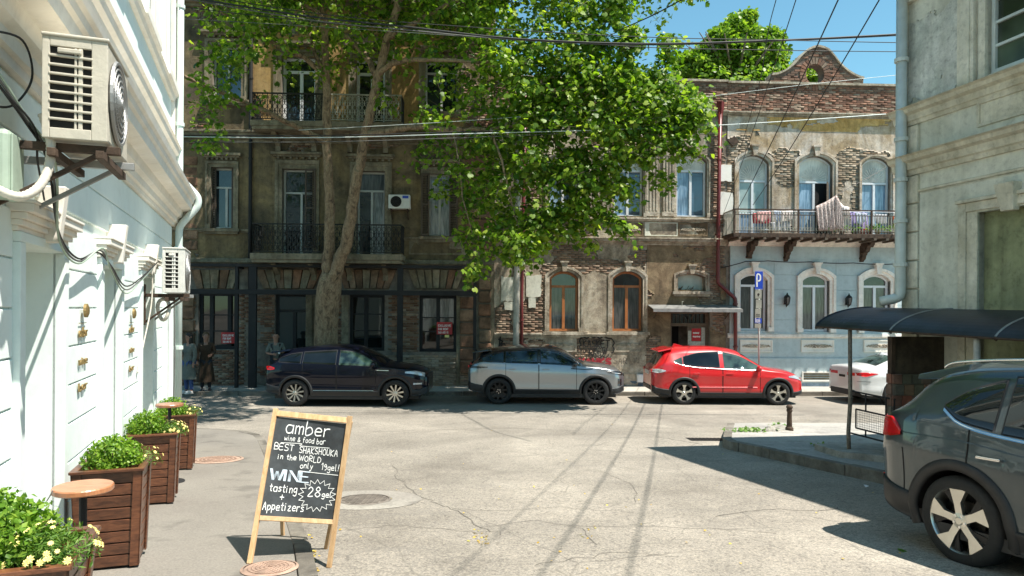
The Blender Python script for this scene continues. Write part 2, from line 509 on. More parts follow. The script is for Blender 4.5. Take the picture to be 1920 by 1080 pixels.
M = dict(
 asphalt=m_asphalt(),
 pave_l=m_pave('left_pavement_asphalt', (.165, .15, .13), (.225, .207, .178)),
 pave_f=m_pave('far_pavement_concrete', (.34, .32, .28), (.46, .43, .38), 30),
 pave_r=m_pave('right_pavement_concrete', (.27, .26, .24), (.42, .40, .36), 25),
 kerb=m_stucco('kerb_stone', (.10, .09, .075), (.17, .155, .13), (.24, .22, .19), 1.6, .6, .2, 25),
 white=m_stucco('mint_wall_paint', (.60, .80, .75), (.66, .85, .80), (.70, .87, .82), .8, .12, .10, 6),
 whitetrim=m_stucco('off_white_plaster_trim', (.76, .71, .63), (.81, .77, .69), (.84, .81, .75), 1.2, .08, .06, 8),
 cream=m_stucco('cream_trim', (0.77, 0.708, 0.635), (0.845, 0.785, 0.718), (0.894, 0.85, 0.786), 1.2, .2, .2, 10),
 plasterB=m_stucco('weathered_tan_plaster', (0.176, 0.14, 0.108), (0.405, 0.343, 0.263), (0.54, 0.483, 0.39), 1.1, 1.0, .6, 11),
 plasterC=m_stucco('peeling_ochre_plaster', (0.36, 0.263, 0.159), (0.54, 0.452, 0.366), (0.62, 0.578, 0.537), .9, .9, .5, 12),
 stuccoD=m_stucco('rough_brown_render', (.10, .07, .042), (.19, .135, .08), (.29, .215, .13), 1.4, 1.2, .3, 17),
 trimB=m_stucco('grimy_tan_moulding', (0.252, 0.206, 0.155), (0.432, 0.374, 0.296), (0.552, 0.499, 0.417), 1.9, .9, .5, 14),
 plasterA=m_stucco('grimy_ochre_plaster', (0.0806, 0.0645, 0.0403), (0.161, 0.121, 0.0685), (0.242, 0.177, 0.0887), .8, .8, .6, 10),  # grimy plaster, its tones also lowered to deepen the tree shade
 orange=m_stucco('ochre_painted_plaster', (0.254, 0.156, 0.0585), (0.351, 0.225, 0.0829), (0.39, 0.264, 0.117), .8, .4, .4, 10),  # ochre tones lowered to deepen the tree shade on the mansion
 trimA=m_stucco('dusty_beige_moulding', (0.146, 0.121, 0.0806), (0.217, 0.186, 0.129), (0.274, 0.234, 0.169), 1.5, .6, .5, 14),  # dusty moulding, tones also lowered to deepen the tree shade
 blue=m_stucco('pale_blue_wall_paint', (0.425, 0.51, 0.529), (0.477, 0.566, 0.583), (0.512, 0.599, 0.616), .7, .15, .12, 8),
 bluedk=m_stucco('slate_blue_plinth_paint', (.10, .15, .20), (.13, .19, .25), (.15, .22, .28), 1, .3, .3, 8),
 rgrey=m_stucco('grey_green_old_plaster', (0.508, 0.506, 0.419), (0.604, 0.6, 0.513), (0.676, 0.671, 0.582), .75, .4, .22, 12),
 rtrim=m_stucco('grey_buff_moulding', (0.481, 0.446, 0.344), (0.618, 0.584, 0.474), (0.71, 0.675, 0.569), 1.1, .35, .3, 12),
 rdirty=m_stucco('rotten_plaster_base', (.08, .075, .045), (.20, .185, .12), (.33, .31, .22), 2.0, 1.3, .7, 10),
 brick=island_mat('old_brick', [(.15, .085, .055), (.24, .12, .075), (.28, .17, .11), (.21, .155, .11), (.34, .26, .19)], grime=.5),
 brickB=island_mat('tan_facade_brick', [(.20, .14, .10), (.27, .19, .135), (.24, .145, .10), (.34, .26, .19), (.30, .22, .16)], grime=.45),
 brickred=island_mat('red_parapet_brick', [(.15, .075, .05), (.23, .11, .07), (.29, .16, .11), (.18, .11, .08), (.32, .24, .18)], grime=.55),
 brickpale=island_mat('pale_lower_brick', [(.26, .20, .14), (.36, .29, .21), (.42, .34, .25), (.30, .21, .14), (.40, .35, .28)], grime=.35),
 block=island_mat('rusticated_block', [(.17, .11, .07), (.26, .14, .085), (.30, .22, .15), (.22, .12, .075)], grime=.8, gscale=3, bump=1.0),
 tile=island_mat('old_wall_tile', [(.30, .10, .06), (.10, .11, .09), (.22, .20, .12), (.36, .13, .08), (.15, .14, .11)], grime=.7, gscale=3, rough=.5),
 mortar=simple('mortar', (.19, .165, .135), .95, 0, .4, 5, .6, 40),
 mortarred=simple('parapet_mortar', (.17, .12, .095), .95, 0, .4, 5, .6, 40),
 dark=simple('unlit_depth_black', (.012, .012, .012), .9),  # near-black colour standing for unlit depth behind openings
 glass=m_glass('dark_window_glass', (.020, .026, .030)),
 glassblue=m_glass('sky_window_glass', (.045, .075, .11), spec=1.0, var=.5),
 glassshop=m_glass('shop_window_glass', (.008, .011, .011), spec=.7),
 frost=m_curtain('frosted_light_pane', (.30, .38, .36), (.42, .50, .46), 3),
 curtain=m_curtain('net_curtain_behind_glass', (.10, .12, .12), (.30, .32, .31)),
 curtainblue=m_curtain('blue_curtain_behind_glass', (.10, .18, .28), (.28, .40, .52)),
 curtaindim=m_curtain('dim_curtain_behind_glass', (.015, .018, .018), (.09, .09, .085)),
 shade=m_curtain('pleated_fan_shade', (.60, .60, .54), (.74, .73, .66), 40, .6),
 pvc=simple('white_window_frame', (.70, .72, .74), .35, 0, .06, 3),
 pvcdim=simple('dusty_white_window_frame', (.42, .43, .40), .5, 0, .15, 3),
 brownframe=m_wood('orange_brown_window_wood', (.30, .10, .03), (.42, .16, .05), .4, (1, 1, .3), 8),
 olddoor=m_wood('old_dark_wood', (.06, .045, .03), (.13, .10, .07), .7),
 shutter=m_wood('brown_shutter_wood', (.05, .035, .025), (.10, .07, .05), .7),
 steel=simple('black_steel', (.012, .012, .013), .75, 0, .3, 4, .1, 30),
 iron=simple('wrought_iron', (.022, .020, .018), .6, .4, .4, 12, .2, 60),
 rustiron=simple('rusty_iron', (.07, .045, .03), .8, .3, .5, 10, .4, 60),
 paleiron=simple('pale_painted_iron', (.34, .33, .27), .6, .1, .25, 10, .2, 60),
 redpipe=simple('dark_red_pipe_paint', (.13, .018, .018), .4, 0, .25, 5, .1, 20),
 greypipe=simple('grey_pipe_paint', (.54, .58, .55), .45, .1, .15, 4, .1, 20),
 mintpipe=simple('pale_mint_pipe_paint', (.62, .70, .66), .4, 0, .08, 4, .05, 20),
 polewhite=simple('peeling_white_pole_paint', (.45, .42, .37), .6, 0, .3, 7, .3, 30),
 zinc=simple('dull_zinc_sheet', (.30, .30, .29), .5, .5, .25, 5, .2, 20),
 tinroof=simple('dark_blue_roof_sheet', (.026, .029, .040), .45, .3, .4, 3, .25, 12),
 acbody=simple('yellowed_plastic_casing', (.55, .51, .42), .5, 0, .12, 9, .2, 40),
 acwhite=simple('white_enamel_casing', (.66, .65, .60), .4, 0, .08, 9, .1, 40),
 acdark=simple('dark_radiator', (.015, .014, .012), .8, .2, .5, 30),
 junction=simple('grey_green_box_paint', (.36, .45, .36), .6, 0, .15, 6, .2, 20),
 hose=simple('dirty_white_hose', (.60, .56, .48), .6, 0, .15, 12, .2, 40),
 cable=simple('black_cable', (.012, .012, .012), .6, 0, .3, 6),
 cablegrey=simple('grey_cable', (.12, .12, .115), .6, 0, .3, 6),
 gold=simple('brass_letter', (.34, .24, .10), .45, .5, .2, 8),
 plank=m_wood('stained_planter_wood', (.07, .025, .012), (.17, .065, .03), .42, (1.5, 1.5, 6), 7, .25),
 tabletop=m_wood('varnished_table_wood', (.32, .125, .055), (.44, .20, .095), .35, (1, 6, 1), 7, .5),
 pine=m_wood('raw_pine', (.50, .31, .15), (.64, .44, .25), .55, (3, 3, .6), 9),
 chalkboard=simple('chalkboard', (.036, .042, .046), .7, 0, .75, 4.5, .05, 20),
 chalk=simple('white_chalk', (.78, .79, .77), .95, 0, .15, 60),
 chalkblue=simple('pale_blue_chalk', (.60, .70, .78), .95, 0, .15, 60),
 soil=simple('potting_soil', (.035, .025, .017), .95, 0, .4, 30, .8, 50),
 manhole=simple('cast_iron_cover', (.19, .165, .14), .75, .2, .35, 9, .3, 40),
 manred=simple('red_painted_cover', (.33, .225, .17), .8, 0, .35, 9, .3, 40),
 concrete=m_stucco('rough_concrete', (.22, .21, .185), (.33, .315, .28), (.40, .385, .345), 1.6, .5, .3, 22),
 signred=simple('red_sign_card', (.42, .012, .018), .5, 0, .1, 4),
 signblue=simple('blue_sign_enamel', (.012, .055, .42), .35, 0, .1, 4),
 signwhite=simple('white_sign_enamel', (.70, .70, .68), .4, 0, .1, 4),
 signgrey=simple('grey_sign_plate', (.30, .30, .25), .5, .1, .2, 6),
 spray=simple('black_spray_paint', (.018, .014, .012), .8, 0, .3, 30),
 sprayred=simple('red_spray_paint', (.30, .02, .03), .8, 0, .4, 20),
 spraypale=simple('faded_spray_paint', (.12, .10, .075), .8, 0, .3, 30),
 paper=simple('torn_poster_paper', (.38, .38, .33), .85, 0, .35, 14),
 leaf_main=m_leaf('plane_tree_leaf', (.06, .13, .012), (.17, .29, .025), (.36, .45, .07), .52),
 leaf_far=m_leaf('rear_tree_leaf', (.10, .19, .02), (.18, .30, .04), (.30, .40, .07), .45),  # yellow-green leaf colours, varied leaf by leaf
 leaf_box=m_leaf('boxwood_leaf', (.09, .19, .02), (.18, .34, .04), (.30, .44, .06), .4),
 leaf_dry=m_leaf('fallen_yellow_leaf', (.55, .35, .05), (.62, .42, .08), (.50, .45, .12), .2),
 petal=simple('pale_yellow_petal', (.80, .70, .26), .7, 0, .1, 30),
 weed=m_leaf('weed_leaf', (.07, .16, .02), (.12, .24, .04), (.20, .30, .07), .3),
 bark=m_bark(),
 bark2=simple('grey_tree_bark', (.12, .09, .06), .9, 0, .4, 8, .6, 30),
 rubber=simple('tyre_rubber', (.012, .012, .012), .75, 0, .3, 20, .3, 80),
 plasticblk=simple('black_trim_plastic', (.017, .017, .018), .55, 0, .2, 10, .15, 120),
 chrome=simple('chrome_trim', (.75, .75, .74), .12, 1.0, .05, 5),
 alloy=simple('machined_alloy', (.62, .60, .54), .28, .9, .08, 8),
 alloydark=simple('black_alloy', (.02, .02, .021), .35, .5, .2, 8),
 hub=simple('brake_and_hub', (.05, .045, .04), .5, .7, .3, 12),
 carglass=m_glass('tinted_car_glass', (.006, .008, .009), .015, .6),
 carglassgreen=m_glass('green_car_glass', (.035, .060, .050), .015, 1.0, var=.8, scale=3),
 carglassblue=m_glass('blue_reflecting_car_glass', (.020, .040, .065), .015, 1.0, var=.8, scale=3),
 lampred=simple('red_tail_lens', (.48, .010, .012), .10, 0, .2, 12),
 lampclear=simple('clear_lamp_lens', (.50, .52, .52), .08, .4, .3, 20),
 plate=simple('number_plate_white', (.62, .62, .60), .4, 0, .05, 5),
 skin=simple('skin', (.33, .17, .115), .55, 0, .1, 10),
 clothdark=simple('dark_cloth', (.020, .024, .030), .9, 0, .3, 20, .3, 90),
 clothpale=simple('pale_cloth', (.13, .14, .12), .9, 0, .2, 20, .3, 90),
 clothbrown=simple('brown_cloth', (.045, .027, .014), .9, 0, .3, 20, .3, 90),
 jeans=simple('blue_jeans', (.045, .085, .22), .9, 0, .2, 20, .3, 90),
 hair=simple('dark_hair', (.012, .008, .006), .6, 0, .3, 40),
)

M['blindpanel'] = m_stucco('olive_blind_panel_paint', (.20, .22, .12), (.27, .29, .16), (.31, .33, .20), .8, .25, .4, 9)
M['rpeel'] = m_stucco('peeling_grey_coat', (.48, .50, .45), (.58, .59, .54), (.66, .66, .62), 2.2, .7, .4, 14)
M['white'] = m_stucco('mint_white_wall_paint', (.76, .85, .82), (.80, .88, .85), (.82, .90, .87), .8, .06, .03, 6)
M['spraygrey'] = simple('grey_scribble', (.12, .13, .16), .8)
M['rustpole'] = simple('rust_speckled_pole_paint', (.20, .16, .12), .7, .1, .5, 18, .4, 60)
M['board'] = m_stucco('dark_plywood', (.030, .022, .015), (.055, .042, .028), (.085, .065, .042), 1.2, .3, .6, 14)
M['darkbrown'] = simple('dark_brown_recess', (.035, .022, .015), .9, 0, .4, 3)
M['glassold'] = m_glass('old_green_pane', (.055, .075, .05), .12, .6)
M['ochreband'] = m_stucco('flaking_ochre_band', (.42, .24, .07), (.60, .38, .14), (.62, .47, .26), 1.2, .6, .4, 12)
M['tar'] = simple('dusty_crack_filler', (.135, .122, .103), .9, 0, .4, 6, .3, 60)
M['ringconc'] = m_pave('worn_concrete_ring', (.22, .20, .175), (.32, .30, .26), 30)
M['shade'].node_tree.nodes['Principled BSDF'].inputs['Coat Weight'].default_value = .15

# ------------------------------------------------------------------ ground, road, pavements
def ground_sheet():
 xs = np.concatenate([[-300, -120, -60], np.arange(-30, 30.1, .5), [60, 120, 300]])
 ys = np.concatenate([[-120, -60, -20], np.arange(-8, 26.1, .5), [60, 120, 400]])
 V = np.array([(x, y, g(x, max(y, -20))) for y in ys for x in xs]); nx = len(xs); ny = len(ys)
 i = np.arange(nx - 1); j = np.arange(ny - 1)
 I, J = np.meshgrid(i, j); a = (J * nx + I).ravel()
 F = np.stack([a, a + 1, a + nx + 1, a + nx], 1)
 V2 = V.copy()
 o = npmesh('road', V2, F, M['asphalt'], kind='structure', smooth=True)
ground_sheet()

def slope_plate(name, pts, up, mat, thick=.25):
 b = MB(); n = len(pts)
 top = [b.pt((x, y, g(x, y) + up)) for x, y in pts]
 bot = [b.pt((x, y, g(x, y) + up - thick)) for x, y in pts]
 b.face(top)
 for k in range(n):
  b.face((bot[k], bot[(k+1) % n], top[(k+1) % n], top[k]))
 return struct(b.build(name, mat))

KL = [(0.4, -1.5), (-.35, 1.8), (-1.05, 4.0), (-1.62, 5.6), (-2.55, 7.9), (-3.45, 10.1), (-4.25, 12.0), (-4.62, 12.75), (-5.1, 13.3), (-5.9, 13.7), (-9.0, 13.95)]
kin = [(x - .13, y - .03) for x, y in KL]
slope_plate('left_pavement', kin + [(-9.0, 11.5), (-5.3, 11.2), (-.6, -1.5)], .085, M['pave_l'])

def kerb_run(name, pts, wd, up, L, mat, side=1, ext=0.0):
 """kerb built stone by stone along a polyline; the road side is the line itself"""
 root = bpy.data.objects.new(name, None); COL.objects.link(root); root['kind'] = 'structure'; root.location = (pts[0][0], pts[0][1], g(*pts[0]))
 P = [Vector(p) for p in pts]
 for a, b in zip(P[:-1], P[1:]):
  d = (b - a); ln = d.length; n = max(1, round(ln / L)); d.normalize(); nrm = Vector((-d.y, d.x)) * side * wd
  for k in range(n):
   s0 = ln * k / n + .006; s1 = ln * (k + 1) / n - .006
   p, q = a + d * s0, a + d * s1
   dz = rnd.uniform(-.006, .006); j = rnd.uniform(-.006, .006)
   mb = MB()
   c = [(p.x, p.y), (q.x, q.y), (q.x + nrm.x, q.y + nrm.y), (p.x + nrm.x, p.y + nrm.y)]
   if side < 0: c = [c[0], c[3], c[2], c[1]]
   mb.hexa([(x + j, y, g(x, y) - .15) for x, y in c] + [(x + j, y, g(x, y) + up + dz) for x, y in c])
   mb.build('kerb_stone', mat, root, bevel=.008)
 return root
kerb_run('left_kerb', KL, .13, .09, .9, M['kerb'], 1)

# far pavement and its kerb, in the frame of the facades
FK = -1.72
b = MB(FA); b.box(-18, 40, FK + .14, .32, -1.2, -.862); struct(b.build('far_pavement', M['pave_f']))
fk0 = FA(-16, FK, 0); fk1 = FA(34, FK, 0)
kerb_run('far_kerb', [fk0[:2], fk1[:2]], .15, .125, 1.1, M['kerb'], 1)

# right pavement island
A = gp(1362, 843); B1 = gp(1672, 912)
KR = [(A.x + .95, A.y + 3.0), (A.x + .30, A.y + 1.15), (A.x + .04, A.y + .35), (A.x + .02, A.y), (A.x + .12, A.y - .25), (B1.x, B1.y), (5.9, 4.4), (7.6, -1.0)]
kerb_run('right_kerb', KR[::-1], .15, .15, .85, M['kerb'], -1)
inner = [(x + .13, y + .02) for x, y in KR]
slope_plate('right_pavement', inner[::-1] + [(5.4, 14.85), (22, 15.4), (22, -1)], .14, M['pave_r'])
kerb_run('cross_street_kerb', [(5.15, 14.75), (9.0, 15.15), (16, 15.5)], .15, .13, .9, M['kerb'], -1)

# ------------------------------------------------------------------ wall tools
def holes_wall(fr, u0, u1, z0, z1, holes, depth=.3, back=None, mb=None):
 """front sheet at v=0 with rectangular holes and their reveals; closed box behind to v=back"""
 mb = mb or MB(fr)
 us = sorted(set([u0, u1] + [x for h in holes for x in h[:2] if u0 < x < u1]))
 zs = sorted(set([z0, z1] + [x for h in holes for x in h[2:4] if z0 < x < z1]))
 for i in range(len(us) - 1):
  for j in range(len(zs) - 1):
   uc, zc = (us[i] + us[i+1]) / 2, (zs[j] + zs[j+1]) / 2
   if any(h[0] < uc < h[1] and h[2] < zc < h[3] for h in holes): continue
   mb.poly([(us[i], 0, zs[j]), (us[i+1], 0, zs[j]), (us[i+1], 0, zs[j+1]), (us[i], 0, zs[j+1])])
 for h in holes:
  a, c, d, e = h[:4]; D = h[4] if len(h) > 4 else depth
  mb.poly([(a, 0, d), (a, D, d), (a, D, e), (a, 0, e)]).poly([(c, D, d), (c, 0, d), (c, 0, e), (c, D, e)])
  mb.poly([(a, 0, e), (a, D, e), (c, D, e), (c, 0, e)]).poly([(a, D, d), (a, 0, d), (c, 0, d), (c, D, d)])
  mb.poly([(a, D, d), (c, D, d), (c, D, e), (a, D, e)])
 if back:
  mb.poly([(u0, back, z0), (u0, 0, z0), (u0, 0, z1), (u0, back, z1)]).poly([(u1, 0, z0), (u1, back, z0), (u1, back, z1), (u1, 0, z1)])
  mb.poly([(u0, 0, z1), (u1, 0, z1), (u1, back, z1), (u0, back, z1)]).poly([(u1, back, z0), (u0, back, z0), (u0, back, z1), (u1, back, z1)])
 return mb

def in_holes(U, Z, holes, pad=0.0):
 m = np.zeros_like(U, dtype=bool)
 for h in holes:
  m |= (U > h[0] - pad) & (U < h[1] + pad) & (Z > h[2] - pad) & (Z < h[3] + pad)
 return m

def skin(fr, u0, u1, z0, z1, holes, fn, mat, parent, name='plaster', v=-.03, cell=.045, kind=None, seed=1):
 """plaster coat with irregular broken edges, real thickness"""
 nu = int((u1 - u0) / cell); nz = int((z1 - z0) / cell)
 uu = np.linspace(u0, u1, nu + 1); zz = np.linspace(z0, z1, nz + 1)
 UC, ZC = np.meshgrid((uu[:-1] + uu[1:]) / 2, (zz[:-1] + zz[1:]) / 2)
 mask = fn(UC, ZC) & ~in_holes(UC, ZC, holes)
 r = np.random.default_rng(seed)
 U, Z = np.meshgrid(uu, zz)
 ju = (r.random(U.shape) - .5) * cell * .5; jz = (r.random(U.shape) - .5) * cell * .5
 ju[:, [0, -1]] = 0; jz[[0, -1], :] = 0
 near = in_holes(U, Z, holes, cell)
 ju[near] = 0; jz[near] = 0
 dv = (fbm(U, Z, seed + 5, 4, .9) - .5) * .016
 def world(U_, V_, Z_):
  return np.stack([fr.o.x + fr.U.x * U_ + fr.V.x * V_, fr.o.y + fr.U.y * U_ + fr.V.y * V_, Z_], -1).reshape(-1, 3)
 top = world(U + ju, v + dv, Z + jz); bot = world(U + ju, np.zeros_like(U) + .004, Z + jz)
 W = nu + 1; N = W * (nz + 1)
 J, I = np.nonzero(mask)
 a = J * W + I
 F = [np.stack([a, a + 1, a + W + 1, a + W], 1)]
 mp = np.pad(mask, 1)
 for dj, di, e in ((0, -1, (W, 0)), (0, 1, (1, W + 1)), (-1, 0, (0, 1)), (1, 0, (W + 1, W))):
  ed = mask & ~mp[1 + dj:1 + dj + nz, 1 + di:1 + di + nu]
  J, I = np.nonzero(ed); a = J * W + I
  F.append(np.stack([a + e[0], a + e[1], a + e[1] + N, a + e[0] + N], 1))
 F = np.concatenate(F); V = np.concatenate([top, bot])
 used = np.unique(F); rem = np.full(len(V), -1); rem[used] = np.arange(len(used))
 return npmesh(name, V[used], rem[F], mat, parent, kind)

def brick_field(fr, u0, u1, z0, z1, holes, show, mat, parent, v=-.016, bw=.225, bh=.062, gap=.012, seed=3, single=0):
 """running-bond bricks proud of the mortar; the first `single` of them are objects of their own"""
 r = np.random.default_rng(seed); recs = []
 rows = int((z1 - z0) / (bh + gap))
 for j in range(rows):
  z = z0 + j * (bh + gap); off = (j % 2) * bw / 2
  us = np.arange(u0 - off, u1, bw + gap)
  for u in us:
   a, c = max(u, u0), min(u + bw, u1)
   if c - a < .05: continue
   recs.append((a, c, z, z + bh))
 Rr = np.array(recs)
 cu = (Rr[:, 0] + Rr[:, 1]) / 2; cz = (Rr[:, 2] + Rr[:, 3]) / 2
 hm = np.zeros(len(Rr), bool)
 for h in holes:
  hm |= (Rr[:, 1] > h[0]) & (Rr[:, 0] < h[1]) & (Rr[:, 3] > h[2]) & (Rr[:, 2] < h[3])
 Rr = Rr[~hm & show(cu, cz)]
 n = len(Rr); ju = (r.random((n, 4)) - .5) * .010
 Rr = Rr + ju * np.array([1, 1, .5, .5]); vv = v + (r.random(n) - .5) * .016
 def world(U_, V_, Z_): return np.stack([fr.o.x + fr.U.x*U_ + fr.V.x*V_, fr.o.y + fr.U.y*U_ + fr.V.y*V_, Z_], -1)
 k0 = min(single, n)
 pick = set(np.linspace(0, n - 1, k0).astype(int)) if k0 else set()
 if k0:
  S = sorted(pick)
  me = bpy.data.meshes.new('brick')
  w, h, d = .5, .5, 1.0
  me.from_pydata([(-.5, 0, -.5), (.5, 0, -.5), (.5, 1, -.5), (-.5, 1, -.5), (-.5, 0, .5), (.5, 0, .5), (.5, 1, .5), (-.5, 1, .5)], [],
                       [(0, 1, 5, 4), (1, 2, 6, 5), (3, 0, 4, 7), (4, 5, 6, 7), (3, 2, 1, 0), (2, 3, 7, 6)])
  me.materials.append(mat)
  off = Vector((0, 0, 0)); q = parent
  while q is not None: off += q.location; q = q.parent
  for k in S:
   a, c, d0, d1 = Rr[k]
   o = bpy.data.objects.new('brick', me); COL.objects.link(o); o.parent = parent
   o.rotation_euler = (0, 0, fr.ang); o.location = Vector(fr((a + c) / 2, vv[k], (d0 + d1) / 2)) - off
   o.scale = (c - a, -vv[k] + .002, d1 - d0)
 keep = np.array([k not in pick for k in range(n)]) if k0 else np.ones(n, bool)
 Rr = Rr[keep]; vv = vv[keep]; n = len(Rr)
 if n == 0: return
 a, c, d0, d1 = Rr.T; zb = np.full(n, .003)
 V = np.stack([world(a, vv, d0), world(c, vv, d0), world(c, vv, d1), world(a, vv, d1), world(a, zb, d0), world(c, zb, d0), world(c, zb, d1), world(a, zb, d1)], 1).reshape(-1, 3)
 q = np.array([(0, 1, 2, 3), (1, 5, 6, 2), (4, 0, 3, 7), (3, 2, 6, 7), (4, 5, 1, 0)])
 F = (np.arange(n)[:, None, None] * 8 + q[None]).reshape(-1, 4)
 npmesh('brickwork', V, F, mat, parent, 'stuff')

def arc(u0, u1, zs, rise, n=14):
 """segment arch points from (u0,zs) over to (u1,zs)"""
 if rise <= 0: return [(u0, zs), (u1, zs)]
 w = (u1 - u0) / 2; Rr = (w * w + rise * rise) / (2 * rise); cx = (u0 + u1) / 2; cz = zs + rise - Rr
 t0 = math.asin(w / Rr)
 if rise > w: t0 = math.pi - t0
 return [(cx + Rr * math.sin(-t0 + 2 * t0 * k / n), cz + Rr * math.cos(-t0 + 2 * t0 * k / n)) for k in range(n + 1)]

def spandrel(mb, u0, u1, zs, rise, top, v0, v1):
 """fills the corners of a rectangular hole above an arch"""
 a = arc(u0, u1, zs, rise)
 for k in range(len(a) - 1):
  mb.prism([a[k], a[k+1], (a[k+1][0], top), (a[k][0], top)], v0, v1)

def surround(fr, parent, u0, u1, z0, z1, rise, wid, v=-.08, mat=None, key=True, sill=True, feet=0, name='window_surround', wtop=None):
 mat = mat or M['trimB']; wtop = wtop or wid
 zs = z1 - rise
 inn = [(u0, z0)] + arc(u0, u1, zs, rise) + [(u1, z0)]
 out = [(u0 - wid, z0)] + arc(u0 - wid, u1 + wid, zs + (wtop - wid * .2 if rise > 0 else wtop), rise + (wid * .2 if rise > 0 else 0)) + [(u1 + wid, z0)]
 mid = [((a[0] * .45 + b[0] * .55), (a[1] * .45 + b[1] * .55)) for a, b in zip(inn, out)]
 mb = MB(fr); mb.open = True
 mb.ring(mid, inn, v * .55, .02); mb.ring(out, mid, v, .021)
 # end caps at the feet
 mb.box(u0 - wid, u0, v * 1.1, .022, z0 - .02, z0 + .12); mb.box(u1, u1 + wid, v * 1.1, .022, z0 - .02, z0 + .12)
 s = mb.build(name, mat, parent)
 if key:
  uc = (u0 + u1) / 2; k = MB(fr); k.prism([(uc - .06, z1 - .02), (uc + .06, z1 - .02), (uc + .11, z1 + wtop + .12), (uc - .11, z1 + wtop + .12)], v - .07, .02)
  k.box(uc - .14, uc + .14, v - .10, .02, z1 + wtop + .12, z1 + wtop + .17)
  k.build('keystone', mat, parent)
 if sill:
  q = MB(fr); q.box(u0 - wid - .06, u1 + wid + .06, v - .10, .024, z0 - .12, z0 - .022); q.box(u0 - wid, u1 + wid, v - .04, .023, z0 - .19, z0 - .121)
  q.build('sill', mat, parent)
 return s

def window(fr, parent, u0, u1, z0, z1, rise=0, v=.2, tr=None, mull=(.5,), fm=None, pm=None, fw=.06, tmull=(), hb=(), toppane=None, panes=None, name='window'):
 """frame part with each pane a sub-part"""
 fm = fm or M['pvc']; pm = pm or M['glass']; d0, d1 = v, v + .07
 zs = z1 - rise
 mb = MB(fr)
 mb.box(u0, u0 + fw, d0, d1, z0, zs if rise else z1 - fw - .002); mb.box(u1 - fw, u1, d0, d1, z0, zs if rise else z1 - fw - .002); mb.box(u0 + fw + .001, u1 - fw - .001, d0, d1, z0, z0 + fw)
 if rise:
  o = arc(u0, u1, zs, rise); i = arc(u0 + fw, u1 - fw, zs, max(rise - fw, .02)); mb.open = True; mb.ring(o, i, d0 + .001, d1)
 else: mb.box(u0, u1, d0, d1, z1 - fw, z1)
 if tr: mb.box(u0 + fw, u1 - fw, d0 - .012, d1 - .01, tr - fw / 2, tr + fw / 2)
 top = tr - fw / 2 if tr else (zs if rise else z1 - fw)
 iu0, iu1 = u0 + fw, u1 - fw
 cuts = [iu0] + [iu0 + (iu1 - iu0) * m for m in mull] + [iu1]
 for c in cuts[1:-1]: mb.box(c - fw * .6, c + fw * .6, d0 - .006, d1 - .012, z0 + fw, top)
 for h in hb:
  zz = z0 + fw + (top - z0 - fw) * h; mb.box(iu0, iu1, d0 + .008, d1 - .015, zz - .018, zz + .018)
 for m in tmull:
  c = iu0 + (iu1 - iu0) * m; mb.box(c - fw * .4, c + fw * .4, d0 + .002, d1 - .012, tr + fw / 2, zs + rise * .8 if rise else z1 - fw)
 f = mb.build(name, fm, parent)
 k = 0
 zc = [z0 + fw] + [z0 + fw + (top - z0 - fw) * h for h in hb] + [top]
 for a, c in zip(cuts[:-1], cuts[1:]):
  for e0, e1 in zip(zc[:-1], zc[1:]):
   m = panes[k % len(panes)] if panes else pm; k += 1
   p = MB(fr); p.box(a + .001, c - .001, d0 + .035 + .004 * k, d0 + .045 + .004 * k, e0 - .004, e1 + .004); p.build('pane', m, f)
 if tr or rise:
  lo = tr + fw / 2 if tr else zs
  pts = [(iu0, lo)] + ([(x, max(z, lo)) for x, z in arc(iu0, iu1, zs, max(rise - fw, .02))] if rise else [(iu0, z1 - fw), (iu1, z1 - fw)]) + [(iu1, lo)]
  q = []
  for p_ in pts:
   if not q or abs(p_[0]-q[-1][0]) + abs(p_[1]-q[-1][1]) > 1e-4: q.append(p_)
  p = MB(fr); p.prism(q[::-1], d0 + .036, d0 + .046); p.build('pane', toppane or pm, f)
 return f

def cornice(fr, parent, u0, u1, z, prof, mat, name='cornice'):
 """prof: (out, dz) list from bottom to top, stacked square mouldings"""
 mb = MB(fr); zz = z
 for out, dz in prof:
  mb.box(u0, u1, -out, .02, zz, zz + dz - .001); zz += dz
 return mb.build(name, mat, parent, bevel=.006)

def relief(fr, parent, u0, u1, z0, z1, mat, v=-.03, orn=None, ring=.05, name='relief_panel'):
 """sunk panel with raised rim and a scrolled ornament in the middle"""
 mb = MB(fr)
 mb.box(u0, u1, v, .01, z0, z1)
 a = ring
 mb.box(u0 - a, u1 + a, v - .02, .011, z1, z1 + a); mb.box(u0 - a, u1 + a, v - .02, .011, z0 - a, z0); mb.box(u0 - a, u0, v - .02, .012, z0, z1); mb.box(u1, u1 + a, v - .02, .012, z0, z1)
 p = mb.build(name, mat, parent)
 if orn is not None:
  o = MB(fr); uc, zc = (u0 + u1) / 2, (z0 + z1) / 2; s = (z1 - z0) * .34
  o.lathe([(s * .5, 0), (s * .5, .02), (s * .3, .035), (.01, .04)], fr_local(uc, v, zc), 10, 'y')
  for sg in (-1, 1):
   n = 26; L = (u1 - u0) * .40
   pts = [(uc + sg * (s * .5 + L * t / n), v - .012, zc + math.sin(t * .95) * s * .45 * (1 - .5 * t / n)) for t in range(n + 1)]
   o.tube(pts, .016, 4)
   for t in range(2, n, 3):
    o.ball(pts[t][:1] + (v - .014, zc - math.sin(t * .95) * s * .4), .03, .014, .022, 6, 4)
  o.build('ornament', orn, p)
 return p
def fr_local(u, v, z): return (u, v, z)

